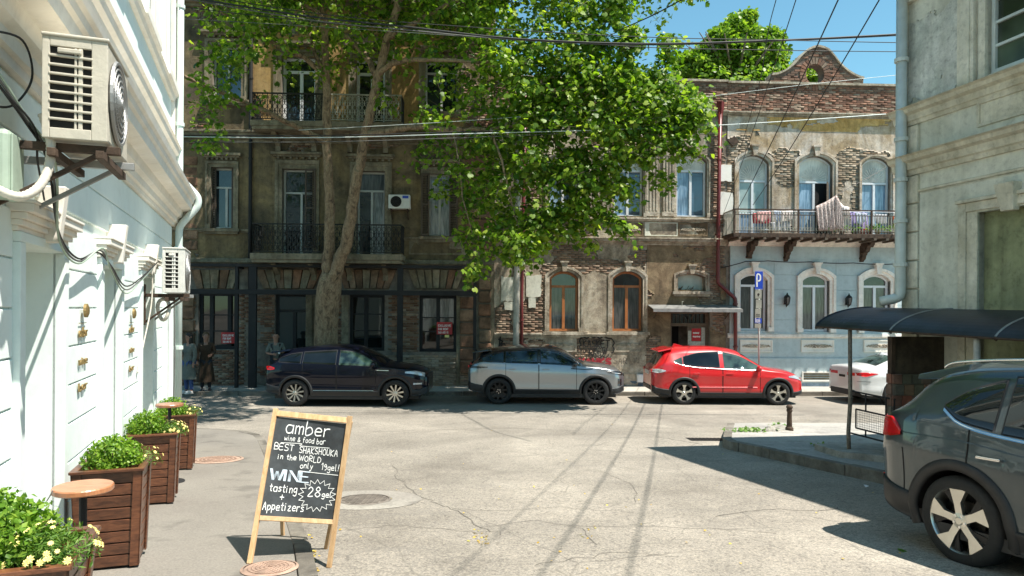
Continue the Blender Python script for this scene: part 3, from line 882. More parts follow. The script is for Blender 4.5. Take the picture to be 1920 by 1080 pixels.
# stroke letters -------------------------------------------------------
GL = {
 'a': [[(.55,.55),(.15,.6),(0,.3),(.15,0),(.45,.05),(.55,.3)],[(.55,.6),(.55,0)]],
 'm': [[(0,0),(0,.6)],[(0,.45),(.15,.6),(.3,.5),(.3,0)],[(.3,.45),(.45,.6),(.6,.5),(.6,0)]],
 'b': [[(0,1),(0,0),(.3,0),(.5,.2),(.4,.5),(.2,.55),(0,.4)]],
 'e': [[(0,.32),(.5,.35),(.42,.58),(.15,.6),(0,.3),(.12,.03),(.5,.06)]],
 'r': [[(0,.6),(0,0)],[(0,.4),(.15,.58),(.4,.6)]],
 'w': [[(0,.6),(.12,0),(.3,.45),(.46,0),(.6,.6)]],
 'i': [[(.05,.55),(.05,0)],[(.05,.78),(.06,.82)]],
 'n': [[(0,0),(0,.6)],[(0,.42),(.2,.6),(.38,.5),(.4,0)]],
 '&': [[(.5,0),(.1,.6),(.2,.8),(.35,.65),(0,.2),(.15,0),(.5,.3)]],
 'f': [[(.4,.9),(.2,.95),(.12,.7),(.12,-.05)],[(0,.55),(.32,.55)]],
 'o': [[(.25,.6),(.02,.4),(.08,.08),(.3,0),(.5,.2),(.45,.5),(.25,.6)]],
 'd': [[(.5,1),(.5,0)],[(.5,.45),(.25,.6),(.02,.35),(.1,.05),(.35,.02),(.5,.2)]],
 's': [[(.42,.55),(.15,.6),(.05,.42),(.38,.25),(.36,.05),(.02,.02)]],
 't': [[(.18,.9),(.18,.1),(.35,.02)],[(0,.6),(.38,.62)]],
 'h': [[(0,1),(0,0)],[(0,.4),(.2,.58),(.38,.48),(.4,0)]],
 'l': [[(.05,1),(.05,.1),(.18,0)]],
 'y': [[(0,.6),(.2,.12)],[(.42,.6),(.1,-.35),(-.05,-.3)]],
 'g': [[(.45,.5),(.2,.6),(.02,.35),(.15,.08),(.42,.2)],[(.45,.6),(.45,-.2),(.25,-.38),(.02,-.28)]],
 'p': [[(0,.6),(0,-.35)],[(0,.45),(.25,.6),(.45,.35),(.25,.03),(0,.12)]],
 'z': [[(0,.58),(.4,.6),(0,.02),(.45,.02)]],
 'k': [[(0,1),(0,0)],[(.38,.6),(.02,.28),(.4,0)]],
 'c': [[(.4,.52),(.15,.6),(0,.3),(.15,.02),(.42,.08)]],
 'u': [[(0,.6),(.02,.1),(.25,0),(.4,.15)],[(.42,.6),(.42,0)]],
 'B': [[(0,0),(0,1),(.38,.95),(.4,.6),(0,.52),(.45,.42),(.48,.08),(0,0)]],
 'E': [[(.5,1),(0,1),(0,0),(.5,0)],[(0,.52),(.42,.52)]],
 'S': [[(.48,.92),(.2,1),(.02,.78),(.12,.55),(.42,.42),(.48,.15),(.25,0),(0,.08)]],
 'T': [[(0,1),(.6,1)],[(.3,1),(.3,0)]],
 'H': [[(0,1),(0,0)],[(.5,1),(.5,0)],[(0,.5),(.5,.52)]],
 'A': [[(0,0),(.25,1),(.5,0)],[(.1,.38),(.42,.38)]],
 'K': [[(0,1),(0,0)],[(.48,1),(.02,.45),(.5,0)]],
 'O': [[(.28,1),(.02,.7),(.04,.2),(.28,0),(.52,.22),(.5,.75),(.28,1)]],
 'U': [[(0,1),(.02,.2),(.25,0),(.48,.2),(.5,1)]],
 'N': [[(0,0),(0,1),(.5,0),(.5,1)]],
 'I': [[(.05,1),(.05,0)]],
 'W': [[(0,1),(.17,0),(.35,.8),(.53,0),(.7,1)]],
 'R': [[(0,0),(0,1),(.4,.95),(.42,.58),(0,.5),(.5,0)]],
 'L': [[(0,1),(0,0),(.45,0)]],
 'D': [[(0,0),(0,1),(.3,.95),(.52,.55),(.35,.05),(0,0)]],
 'F': [[(.5,1),(0,1),(0,0)],[(0,.52),(.4,.52)]],
 'X': [[(0,1),(.5,0)],[(.5,1),(0,0)]],
 'C': [[(.5,.88),(.25,1),(.02,.7),(.04,.25),(.28,0),(.52,.12)]],
 'P': [[(0,0),(0,1),(.4,.97),(.48,.72),(.38,.5),(0,.46)]],
 'V': [[(0,1),(.25,0),(.5,1)]],
 '1': [[(0,.75),(.2,1),(.2,0)]],
 '9': [[(.42,.75),(.2,1),(0,.75),(.18,.52),(.42,.7),(.42,.2),(.2,0)]],
 '2': [[(0,.78),(.2,1),(.45,.78),(.35,.5),(0,0),(.5,.02)]],
 '8': [[(.25,.53),(.05,.75),(.25,1),(.45,.75),(.25,.53),(0,.25),(.25,0),(.5,.25),(.25,.53)]],
 '5': [[(.45,1),(.06,1),(.02,.58),(.35,.6),(.48,.3),(.3,.02),(0,.08)]],
 '6': [[(.4,1),(.1,.6),(.02,.2),(.25,0),(.46,.2),(.3,.48),(.04,.3)]],
 '0': [[(.25,1),(.02,.7),(.04,.2),(.25,0),(.46,.22),(.45,.75),(.25,1)]],
 '3': [[(0,.9),(.3,1),(.4,.75),(.12,.54),(.45,.35),(.3,.02),(0,.08)]],
 '4': [[(.35,0),(.35,1),(0,.3),(.5,.3)]],
 '7': [[(0,1),(.5,1),(.15,0)]],
 '!': [[(.1,1),(.05,.3)],[(.03,.06),(.04,.02)]],
 '+': [[(.25,.7),(.25,.1)],[(0,.4),(.5,.4)]],
 '.': [[(.02,.04),(.05,.0)]],
 ',': [[(.05,.05),(0,-.12)]],
 '-': [[(0,.4),(.35,.4)]],
 ' ': [],
}
def smooth_line(p, n=3):
 if len(p) < 3: return p
 out = []
 for i in range(len(p) - 1):
  p0 = p[max(i-1, 0)]; p1 = p[i]; p2 = p[i+1]; p3 = p[min(i+2, len(p)-1)]
  for k in range(n):
   t = k / n
   out.append(tuple(.5*((2*p1[j]) + (-p0[j]+p2[j])*t + (2*p0[j]-5*p1[j]+4*p2[j]-p3[j])*t*t + (-p0[j]+3*p1[j]-3*p2[j]+p3[j])*t**3) for j in (0, 1)))
 out.append(p[-1]); return out

def ribbon(mb, pts, w, tf, sharp=False):
 """flat stroke; tf maps (x,y) on the plane to 3-D"""
 if not sharp: pts = smooth_line(pts)
 n = len(pts); L = []
 for i, p in enumerate(pts):
  a = pts[max(i-1, 0)]; b = pts[min(i+1, n-1)]
  dx, dy = b[0]-a[0], b[1]-a[1]; l = math.hypot(dx, dy) or 1; nx, ny = -dy/l*w/2, dx/l*w/2
  if i == 0: p = (p[0]-dx/l*w*.4, p[1]-dy/l*w*.4)
  if i == n-1: p = (p[0]+dx/l*w*.4, p[1]+dy/l*w*.4)
  L.append((mb.pt(tf(p[0]+nx, p[1]+ny)), mb.pt(tf(p[0]-nx, p[1]-ny))))
 for i in range(n-1):
  mb.face((L[i][0], L[i][1], L[i+1][1], L[i+1][0]))

def text(mb, s, x, y, h, w, tf, sp=.22, jit=.0, wid=None, slant=0.0, xs=1.0):
 """writes s from (x,y) with letter height h; returns end x"""
 total = 0
 for ch in s:
  gsx = max([p[0] for st in GL[ch] for p in st] + [.3]); total += gsx + sp
 sc = h * xs
 if wid: sc = wid / (total - sp)
 cx = x
 for ch in s:
  gsx = max([p[0] for st in GL[ch] for p in st] + [.3])
  dy = rnd.uniform(-jit, jit) * h; ds = 1 + rnd.uniform(-jit, jit)
  for st in GL[ch]:
   ribbon(mb, [(cx + p[0]*sc*ds + p[1]*slant*h, y + dy + p[1]*h*ds) for p in st], w, tf)
  cx += (gsx + sp) * sc
 return cx

# ================================================================== houses across the street
PAVZ = -.865
def Z(px, py): return FA.uz(px, py)[1]
def U(px, py=400): return FA.uz(px, py)[0]

def pr(x0, y0, x1, y1, rise=0): return FA.rect(x0, y0, x1, y1)

# ---------------------------------------------------------------- A: three-storey mansion in the shade of the tree
uA0, uA1 = -15.5, U(927)
houseA = thing('mansion', 'dark weathered three-storey mansion with two iron balconies behind the big plane tree', 'building', FA((uA0 + uA1) / 2, 0, PAVZ))
ZT_A = 14.6
Awin = {  # ground
 'g1': pr(372, 549, 443, 655), 'g2': pr(515, 551, 585, 715), 'g3': pr(655, 552, 721, 658), 'g4': pr(786, 554, 856, 660),
 'm1': pr(396, 314, 438, 428), 'm2': pr(529, 317, 586, 482), 'm3': pr(669, 321, 722, 484), 'm4': pr(800, 326, 846, 443),
 't1': pr(398, 85, 453, 188), 't2': pr(528, 106, 592, 232), 't3': pr(667, 110, 722, 234), 't4': pr(797, 115, 858, 210)}
# windows of the hidden far-left bay
for k_, sh in (('g0', -76),):
 Awin[k_] = (Awin['g1'][0] - 2.6, Awin['g1'][1] - 2.6) + Awin['g1'][2:]
for r_ in ('m', 't'):
 Awin[r_ + '0'] = (Awin[r_ + '1'][0] - 2.6, Awin[r_ + '1'][1] - 2.6) + Awin[r_ + '1'][2:]
HA = [tuple(w_) + (.34,) for w_ in Awin.values()]
mb = holes_wall(FA, uA0, uA1, -1.1, ZT_A, HA, back=9); mb.build('wall', M['mortar'], houseA)
zb1 = Z(640, 545)     # top of the ground floor openings
zb2 = Z(640, 487)
zb3 = Z(640, 262)
bands = [(zb2, zb3), (zb3, ZT_A)]
def fA1(U_, Z_):   # plaster on the first and second floor
 n = fbm(U_, Z_, 21, 5, .7)
 low = np.clip((U(780) - U_) * .02, -.06, .04)
 return (n < .60 + low) & (Z_ > zb2)
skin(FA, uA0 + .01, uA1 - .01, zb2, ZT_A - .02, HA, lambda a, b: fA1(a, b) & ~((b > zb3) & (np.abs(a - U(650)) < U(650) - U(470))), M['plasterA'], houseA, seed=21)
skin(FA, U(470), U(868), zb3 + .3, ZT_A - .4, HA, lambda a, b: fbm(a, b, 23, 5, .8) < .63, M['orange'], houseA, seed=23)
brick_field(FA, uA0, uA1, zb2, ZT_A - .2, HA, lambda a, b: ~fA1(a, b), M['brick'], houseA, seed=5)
# bricks of the ground floor: piers dark, pale clinker under the windows, red blocks at the right
zsill = Z(820, 660)
brick_field(FA, U(462), U(516), PAVZ - .1, zb1 - .05, HA, lambda a, b: fbm(a, b, 31, 4, 1.2) > .40, M['brick'], houseA, seed=7)
brick_field(FA, U(585), U(655), PAVZ - .1, zb1 - .05, HA, lambda a, b: fbm(a, b, 32, 4, 1.2) > .38, M['brick'], houseA, seed=8)
brick_field(FA, U(722), U(786), zsill, zb1 - .05, HA, lambda a, b: a > -99, M['brick'], houseA, seed=9, single=60)
brick_field(FA, U(660), U(893), PAVZ - .1, zsill - .05, HA, lambda a, b: a > -99, M['brickpale'], houseA, v=-.02, seed=10, single=180)
brick_field(FA, uA0, U(462), PAVZ - .1, zb1 - .05, HA, lambda a, b: fbm(a, b, 33, 4, 1.2) > .35, M['brick'], houseA, seed=12)
# smooth plaster jambs beside the shop windows
for x0, x1, hh in ((575, 592, 'g2'), (586, 600, 'g2'), (642, 655, 'g3'), (857, 864, 'g4')):
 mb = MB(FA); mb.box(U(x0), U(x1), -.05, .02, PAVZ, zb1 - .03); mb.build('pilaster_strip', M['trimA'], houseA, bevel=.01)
# rusticated blocks: right corner and left pier
def blocks(fr, parent, x0, x1, ya, yb, n, mat, v=-.10, name='block'):
 for k in range(n):
  y0 = ya + (yb - ya) * k / n; y1 = ya + (yb - ya) * (k + 1) / n
  a, c, d, e = FA.rect(x0, y0, x1, y1)
  mb = MB(fr); j = rnd.uniform(-.03, .02); mb.box(a + rnd.uniform(0, .02), c - rnd.uniform(0, .02), v + j, .02, d + .03, e - .02)
  mb.build(name, mat, parent, bevel=.03)
blocks(FA, houseA, 862, 889, 556, 700, 6, M['block'])
blocks(FA, houseA, 897, 921, 520, 716, 8, M['block'])
blocks(FA, houseA, 340, 366, 552, 716, 7, M['block'])
blocks(FA, houseA, 870, 893, 508, 545, 2, M['block'])
blocks(FA, houseA, 345, 372, 292, 470, 9, M['block'], v=-.05)
blocks(FA, houseA, 872, 920, 270, 470, 10, M['block'], v=-.05)
mb = MB(FA); mb.box(U(921), uA1, -.06, .02, PAVZ, Z(920, 490)); mb.build('corner_strip', M['trimA'], houseA)
# voussoirs over the openings
def voussoirs(x0, x1, n, ya=506, yb=541, key=True):
 for k in range(n):
  t0 = k / n; t1 = (k + 1) / n; c = (x0 + x1) / 2
  xa, xb = x0 + (x1 - x0) * t0, x0 + (x1 - x0) * t1
  sp = .35
  top = [U(c + (xa - c) * (1 + sp * .4)), U(c + (xb - c) * (1 + sp * .4))]; bot = [U(c + (xa - c) * (1 - sp * .4)), U(c + (xb - c) * (1 - sp * .4))]
  z0, z1 = Z(c, yb), Z(c, ya)
  mid = k == n // 2
  mb = MB(FA); mb.prism([(bot[0] + .015, z0), (bot[1] - .015, z0), (top[1] - .015, z1), (top[0] + .015, z1)], -.11 - (.06 if mid else rnd.uniform(0, .03)), .02)
  mb.build('voussoir', M['trimA'] if mid or rnd.random() < .3 else M['block'], houseA, bevel=.012)
voussoirs(366, 446, 5); voussoirs(488, 598, 7); voussoirs(640, 738, 7); voussoirs(772, 866, 7)
# string courses
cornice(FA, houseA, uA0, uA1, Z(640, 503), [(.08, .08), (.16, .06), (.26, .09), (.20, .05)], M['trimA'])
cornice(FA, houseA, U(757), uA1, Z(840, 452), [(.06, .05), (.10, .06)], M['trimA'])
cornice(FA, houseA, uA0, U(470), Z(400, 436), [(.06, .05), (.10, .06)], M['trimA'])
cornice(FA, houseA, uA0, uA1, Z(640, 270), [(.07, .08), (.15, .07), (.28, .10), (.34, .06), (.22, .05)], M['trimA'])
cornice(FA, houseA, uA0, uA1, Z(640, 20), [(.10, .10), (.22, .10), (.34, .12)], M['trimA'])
for x0, x1 in ((770, 862), (786, 850)):
 pass
relief(FA, houseA, *FA.rect(770, 455, 905, 475), M['trimA'], v=-.03, orn=None)
# window surrounds and sashes
for k_, rise, wd, top in (('m0', 0, .16, .2), ('m1', 0, .17, .2), ('m2', 0, .22, .28), ('m3', 0, .22, .28), ('m4', 0, .18, .2), ('t0', 0, .2, .2), ('t1', 0, .22, .2), ('t2', 0, .25, .2), ('t3', 0, .22, .2), ('t4', 0, .2, .2)):
 u0, u1, z0, z1 = Awin[k_]
 surround(FA, houseA, u0, u1, z0, z1, rise, wd, mat=M['trimA'], key=False, sill=k_[1] in '014', wtop=top)
 mb = MB(FA); mb.box(u0 - wd - .10, u1 + wd + .10, -.20, .02, z1 + top + .16, z1 + top + .24); mb.box(u0 - wd - .04, u1 + wd + .04, -.12, .021, z1 + top + .10, z1 + top + .159)
 for q in range(7):
  uq = u0 - wd + (u1 - u0 + 2 * wd) * (q + .5) / 7; mb.box(uq - .035, uq + .035, -.10, .022, z1 + top + .03, z1 + top + .099)
 mb.build('hood_moulding', M['trimA'], houseA)
D = M['dark']
for k_ in ('m0', 'm1'): u0, u1, z0, z1 = Awin[k_]; window(FA, houseA, u0, u1, z0, z1, tr=z1 - (z1 - z0) * .32, mull=(.62,), fm=M['pvcdim'], pm=M['glass'], v=.18)
u0, u1, z0, z1 = Awin['m2']; window(FA, houseA, u0, u1, z0, z1, tr=z1 - .75, mull=(.6,), fm=M['pvcdim'], pm=M['glass'], v=.2, name='balcony_door')
u0, u1, z0, z1 = Awin['m3']; window(FA, houseA, u0, u1, z0, z1, tr=z1 - .62, mull=(.5,), fm=M['pvcdim'], panes=[M['glass'], M['curtain']], toppane=M['curtaindim'], v=.2, name='balcony_door')
u0, u1, z0, z1 = Awin['m4']; window(FA, houseA, u0 + .05, u1 - .02, z0, z1, tr=z1 - .62, mull=(.5,), fm=M['pvcdim'], pm=M['curtain'], v=.16)
for k_ in ('t0', 't1', 't4'): u0, u1, z0, z1 = Awin[k_]; window(FA, houseA, u0, u1, z0, z1, tr=z1 - .35, mull=(.5,), fm=M['pvcdim'], panes=[M['glass'], M['glassblue'] if k_ == 't1' else M['glass']], v=.18)
for k_ in ('t2', 't3'): u0, u1, z0, z1 = Awin[k_]; window(FA, houseA, u0, u1, z0, z1, tr=z1 - .45, mull=(.55,), fm=M['pvc'], pm=M['glass'], v=.2, fw=.09, name='balcony_door')
# wooden shutters folded back
def shutter(u0, u1, z0, z1, v=-.02):
 s = MB(FA); s.box(u0, u0 + .05, v - .03, v, z0, z1); s.box(u1 - .05, u1, v - .03, v, z0, z1); s.box(u0 + .05, u1 - .05, v - .03, v, z0, z0 + .07); s.box(u0 + .05, u1 - .05, v - .03, v, z1 - .07, z1); s.box(u0 + .05, u1 - .05, v - .03, v, (z0 + z1) / 2 - .03, (z0 + z1) / 2 + .03)
 p = s.build('shutter', M['shutter'], houseA)
 z = z0 + .09
 l = MB(FA)
 while z < z1 - .1:
  l.hexa([(u0 + .05, v - .028, z), (u1 - .05, v - .028, z), (u1 - .05, v - .004, z + .03), (u0 + .05, v - .004, z + .03), (u0 + .05, v - .022, z + .004), (u1 - .05, v - .022, z + .004), (u1 - .05, v + .002, z + .034), (u0 + .05, v + .002, z + .034)])
  z += .055
 l.build('shutter_louvres', M['shutter'], p)
u0, u1, z0, z1 = Awin['m4']; shutter(u0 - .17, u0 + .10, z0, z1, -.09); shutter(u1 - .06, u1 + .22, z0, z1, -.09)
u0, u1, z0, z1 = Awin['m1']; shutter(u0 - .02, u0 + .12, z0, z1, .12); shutter(u1 - .10, u1 + .05, z0, z1, .12)
u0, u1, z0, z1 = Awin['m2']; shutter(u1 - .22, u1 + .12, z0 + .3, z1, -.09)
# shop windows with thin black bars
for k_, mu, hb in (('g0', (.33, .66), (.3, .62)), ('g1', (.28, .85), (.3, .62)), ('g3', (.45,), (.34, .67)), ('g4', (.5,), (.34, .62, ))):
 u0, u1, z0, z1 = Awin[k_]
 window(FA, houseA, u0, u1, z0, z1, mull=mu, hb=hb, fm=M['steel'], v=.10, fw=.10, panes=[M['glassshop'], M['glassshop'], M['curtaindim']] if k_ == 'g4' else [M['glassshop']], name='shop_window')
u0, u1, z0, z1 = Awin['g2']; window(FA, houseA, u0, u1, PAVZ, z1, tr=z1 - .55, mull=(.5,), fm=M['steel'], pm=M['glassshop'], v=.14, fw=.09, name='shop_door')

# iron balconies
def scroll_panel(mb, u0, u1, z0, z1, v, step=.155):
 n = max(1, round((u1 - u0) / step)); w_ = (u1 - u0) / n; H = z1 - z0
 for k in range(n + 1):
  uu = u0 + w_ * k; mb.box(uu - .009, uu + .009, v - .009, v + .009, z0, z1)
 for k in range(n):
  uc = u0 + w_ * (k + .5)
  for zc, rr in ((z0 + H * .14, w_ * .36), (z0 + H * .5, w_ * .40), (z0 + H * .86, w_ * .36)):
   pts = [(uc + rr * math.cos(t), v, zc + rr * 1.25 * math.sin(t)) for t in [i * math.pi / 5 for i in range(11)]]
   mb.tube(pts, .0085, 4, caps=False)
  for zc in (z0 + H * .32, z0 + H * .68):
   mb.ball((uc, v, zc), w_ * .16, .012, H * .09, 6, 4)
  pts = [(uc - w_ * .42, v, z0 + H * .28), (uc, v, z0 + H * .36), (uc + w_ * .42, v, z0 + H * .28)]; mb.tube(pts, .007, 4, caps=False)
  pts = [(uc - w_ * .42, v, z0 + H * .74), (uc, v, z0 + H * .64), (uc + w_ * .42, v, z0 + H * .74)]; mb.tube(pts, .007, 4, caps=False)

def balconyA(x0, x1, yrail, ybase, yslab, split=None, name='balcony'):
 out = .85
 def UU(x): return FA.uz(x, yrail, -out)[0]
 zr, zb_, zs_ = FA.uz(600, yrail, -out)[1], FA.uz(600, ybase, -out)[1], FA.uz(600, yslab, -out)[1]
 a, c = UU(x0), UU(x1)
 mb = MB(FA); mb.box(a - .06, c + .06, -out - .08, .02, zs_, zb_ - .03); mb.box(a - .02, c + .02, -out - .04, .02, zs_ - .10, zs_ - .001)
 s = mb.build(name + '_slab', M['trimA'], houseA, bevel=.01)
 segs = [(a, c, M['iron'])] if split is None else [(a, UU(split), M['iron']), (UU(split) + .05, c, M['paleiron'])]
 for p, q, m in segs:
  r = MB(FA); scroll_panel(r, p, q, zb_ + .04, zr - .03, -out)
  r.box(p - .02, q + .02, -out - .025, -out + .025, zr - .03, zr + .012); r.box(p, q, -out - .012, -out + .012, zb_ + .02, zb_ + .045)
  r.build('railing', m, s)
 for uu in (a, c):
  r = MB(lambda x, y, z, uu=uu: FA(uu + (y), x, z)); scroll_panel(r, -out, -.04, zb_ + .04, zr - .03, 0); r.box(-out, 0, -.02, .02, zr - .03, zr + .01)
  r.build('railing', M['iron'], s)
 for k in range(4):
  uu = a + (c - a) * (k + .5) / 4; r = MB(FA)
  r.prism([(uu - .08, zs_ - .62), (uu + .08, zs_ - .62), (uu + .08, zs_ - .11), (uu - .08, zs_ - .11)], -.16, .01)
  r.hexa([(uu - .07, -.16, zs_ - .45), (uu + .07, -.16, zs_ - .45), (uu + .07, -.15, zs_ - .45), (uu - .07, -.15, zs_ - .45), (uu - .07, -.7, zs_ - .12), (uu + .07, -.7, zs_ - .12), (uu + .07, -.14, zs_ - .12), (uu - .07, -.14, zs_ - .12)])
  r.build('bracket', M['trimA'], s, bevel=.01)
balconyA(474, 752, 420, 474, 487)
balconyA(474, 752, 176, 226, 238, split=612)
# black drainpipe between bays
mb = MB(); mb.tube([FA(U(471), -.10, z) for z in (zb1, 5, 10, ZT_A)], .06, 8); mb.build('drainpipe', M['steel'], houseA, smooth=True)
for yy in (30, 150, 300, 440):
 mb = MB(); p = FA(U(471), -.10, Z(471, yy)); mb.lathe([(.075, 0), (.075, .05)], p, 10); mb.build('pipe_clip', M['steel'], houseA)

# steel frame standing in front of the ground floor
fo = -.55
frame = thing('steel_frame', 'black steel canopy frame of posts and two long beams along the dark mansion', 'canopy frame', FA(U(640), fo, PAVZ))
def Uf(x, y=600): return FA.uz(x, y, fo)[0]
def Zf(x, y): return FA.uz(x, y, fo)[1]
xsP = [(444, .10), (474, .24), (750, .18), (890, .10)]
for x, wd in xsP:
 mb = MB(FA); mb.box(Uf(x) - wd / 2, Uf(x) + wd / 2, fo - .06, fo + .06, PAVZ, Zf(x, 497)); mb.build('post', M['steel'], frame, bevel=.006)
for ya, yb in ((493, 499), (541, 550)):
 mb = MB(FA)
 mb.box(Uf(300), Uf(895), fo - .075, fo + .065, Zf(640, yb + 3), Zf(640, ya + 3)); mb.build('beam', M['steel'], frame, bevel=.006)
for x in (444, 750, 890):
 mb = MB(FA); mb.box(Uf(x) - .04, Uf(x) + .04, fo + .066, -.02, Zf(x, 503), Zf(x, 498)); mb.build('tie', M['steel'], frame)

# ---------------------------------------------------------------- B: two-storey brick house with arched windows
uB1 = U(1362)
houseB = thing('brick_house', 'crumbling two-storey brick house with orange-brown arched windows and a tin door canopy', 'building', FA((uA1 + uB1) / 2, 0, PAVZ))
zroof = Z(1300, 151)
BW = {'g1': pr(1030, 508, 1085, 621), 'g2': pr(1148, 508, 1205, 621), 'ov': pr(1270, 513, 1322, 545), 'door': pr(1257, 585, 1331, 735),
      'u0': pr(1028, 290, 1084, 406), 'u1': pr(1150, 290, 1206, 406), 'u2': pr(1268, 290, 1325, 407)}
HB = [tuple(w_) + ((.34,) if k_ != 'door' else (1.2,)) for k_, w_ in BW.items()]
mb = holes_wall(FA, uA1 + .002, uB1, -1.1, zroof, HB, back=9)
for k_ in ('g1', 'g2', 'u0', 'u1', 'u2', 'ov'):
 u0, u1, z0, z1 = BW[k_]; rs = .26 if k_ != 'ov' else .12
 spandrel(mb, u0, u1, z1 - rs, rs, z1 + .003, .004, .2)
mb.build('wall', M['mortar'], houseB)
zc1 = Z(1150, 452); zc0 = Z(1150, 205)
def gauss(U_, Z_, x, y, rx, ry):
 uu, zz = U(x, y), Z(x, y); ru = rx * .0172; rz = ry * .0172
 return np.exp(-(((U_ - uu) / ru) ** 2 + ((Z_ - zz) / rz) ** 2))
def fB(U_, Z_):
 n = fbm(U_, Z_, 41, 5, .75) - .5
 s = .10 + n * 1.15
 for x, y, rx, ry, w_ in ((1065, 468, 22, 18, .5), (1130, 500, 70, 14, .35), (1005, 590, 26, 60, .5), (960, 640, 30, 30, .5), (1340, 300, 22, 90, .55), (1230, 240, 90, 26, .30), (1360, 390, 18, 60, .4), (1205, 480, 30, 20, .35), (945, 600, 14, 60, .3), (1050, 660, 40, 10, .3), (1280, 475, 60, 10, .25), (1240, 620, 14, 26, .3), (990, 350, 60, 90, .15)):
  s = s - w_ * gauss(U_, Z_, x, y, rx, ry)
 for x, y, rx, ry, w_ in ((950, 535, 16, 34, .6), (1000, 535, 16, 34, .6), (1120, 560, 26, 60, .3), (1240, 360, 26, 60, .5), (1117, 590, 18, 40, .3)):
  s = s + w_ * gauss(U_, Z_, x, y, rx, ry)
 return s > 0
mid = U(1213)
zgp = Z(1150, 628)
skin(FA, uA1 + .01, uB1 - .01, zgp, zroof - .95, HB, lambda a, b: fB(a, b) & ~((a > mid) & (b < zc1)), M['plasterB'], houseB, seed=41, cell=.04)
skin(FA, mid, uB1 - .01, PAVZ, zc1, HB, lambda a, b: fbm(a, b, 44, 5, .9) < .60, M['stuccoD'], houseB, seed=44, cell=.04, v=-.04)
skin(FA, uA1 + .01, mid, PAVZ, zgp, HB, lambda a, b: fbm(a, b, 47, 5, .8) < (.66 - .22 * np.exp(-((a - U(1040)) / .9) ** 2 - ((b - Z(1040, 640)) / .3) ** 2)), M['trimB'], houseB, seed=47, cell=.04)
brick_field(FA, uA1 + .05, uB1 - .05, PAVZ, zc0 - .1, HB, lambda a, b: ~fB(a, b) | ((a > mid) & (b < zc1)) | (b < zgp), M['brickB'], houseB, seed=15, single=150)
# light grey repair patches
for x0, y0, x1, y1 in ((939, 517, 964, 566), (945, 566, 964, 582), (985, 515, 1015, 558), (990, 558, 1005, 578), (1349, 309, 1371, 341), (1349, 360, 1374, 404)):
 a, c, d, e = FA.rect(x0, y0, x1, y1); n = 16
 pts = []
 for k in range(n):
  t = 2 * math.pi * k / n; cx_, cz_ = math.cos(t), math.sin(t); m_ = max(abs(cx_), abs(cz_)); j = rnd.uniform(.86, 1.02)
  pts.append(((a + c) / 2 + (c - a) / 2 * cx_ / m_ * j, (d + e) / 2 + (e - d) / 2 * cz_ / m_ * j))
 mb = MB(FA); mb.prism(pts, -.055, .01); mb.build('plaster_patch', M['rgrey'] if y0 > 400 else M['whitetrim'], houseB)
# parapet
def parapet(parent, u0, u1, y_top, single, seed):
 z1 = zroof if y_top is None else y_top
 brick_field(FA, u0, u1, zc0, z1 - .05, [], lambda a, b: a > -99, M['brickred'], parent, v=-.05, seed=seed, single=single)
 mb = MB(FA); mb.box(u0, u1, -.034, .02, zc0 - .02, z1 - .06); mb.build('parapet_wall', M['mortarred'], parent)
 mb = MB(FA); mb.box(u0, u1, -.12, .40, z1 - .05, z1 + .02); mb.build('coping', M['trimB'], parent)
parapet(houseB, uA1, uB1, zroof, 120, 17)
cornice(FA, houseB, uA1, uB1, zc0 - .14, [(.06, .04), (.11, .05), (.17, .05)], M['trimB'])
cornice(FA, houseB, uA1 + .02, uB1, Z(1150, 459), [(.05, .06), (.10, .05), (.18, .08), (.22, .04)], M['trimB'])
cornice(FA, houseB, uA1 + .02, uB1, Z(1150, 414), [(.08, .05), (.12, .05)], M['trimB'])
cornice(FA, houseB, uA1 + .02, U(1212), Z(1120, 634), [(.06, .05), (.10, .06), (.14, .05)], M['trimB'])
for x0, x1 in ((1020, 1090), (1155, 1203), (1274, 1324)):
 relief(FA, houseB, *FA.rect(x0, 421, x1, 440), M['stuccoD'], orn=M['trimB'])
relief(FA, houseB, *FA.rect(1210, 419, 1268, 441), M['rgrey'], ring=.03)
relief(FA, houseB, *FA.rect(1154, 637, 1203, 657), M['trimB'], orn=M['trimB'])
relief(FA, houseB, *FA.rect(1025, 637, 1078, 657), M['trimB'], orn=M['trimB'])
# fluted pilasters
def pilaster(x0, x1, y0, y1, flutes, parent, mat):
 a, c, d, e = FA.rect(x0, y0, x1, y1)
 mb = MB(FA); mb.box(a, c, -.06, .02, d, e); mb.box(a - .03, c + .03, -.09, .021, d, d + .14); mb.box(a - .03, c + .03, -.09, .022, e - .12, e)
 n = flutes; w_ = (c - a) / (2 * n + 1)
 for k in range(n + 1): mb.box(a + w_ * 2 * k + .002, a + w_ * (2 * k + 1), -.085, -.055, d + .18, e - .16)
 mb.build('pilaster', mat, parent, bevel=.006)
pilaster(1211, 1232, 286, 406, 3, houseB, M['trimB']); pilaster(1242, 1262, 286, 406, 3, houseB, M['trimB'])
pilaster(1094, 1142, 286, 406, 5, houseB, M['trimB'])
for k_ in ('g1', 'g2'):
 u0, u1, z0, z1 = BW[k_]; surround(FA, houseB, u0, u1, z0, z1, .26, .15, v=-.055, mat=M['trimB'], sill=True)
 window(FA, houseB, u0 + .01, u1 - .01, z0, z1 - .01, rise=.25, tr=z0 + (z1 - z0) * .745, fm=M['brownframe'], pm=M['curtaindim'], toppane=M['glass'], v=.16, fw=.075)
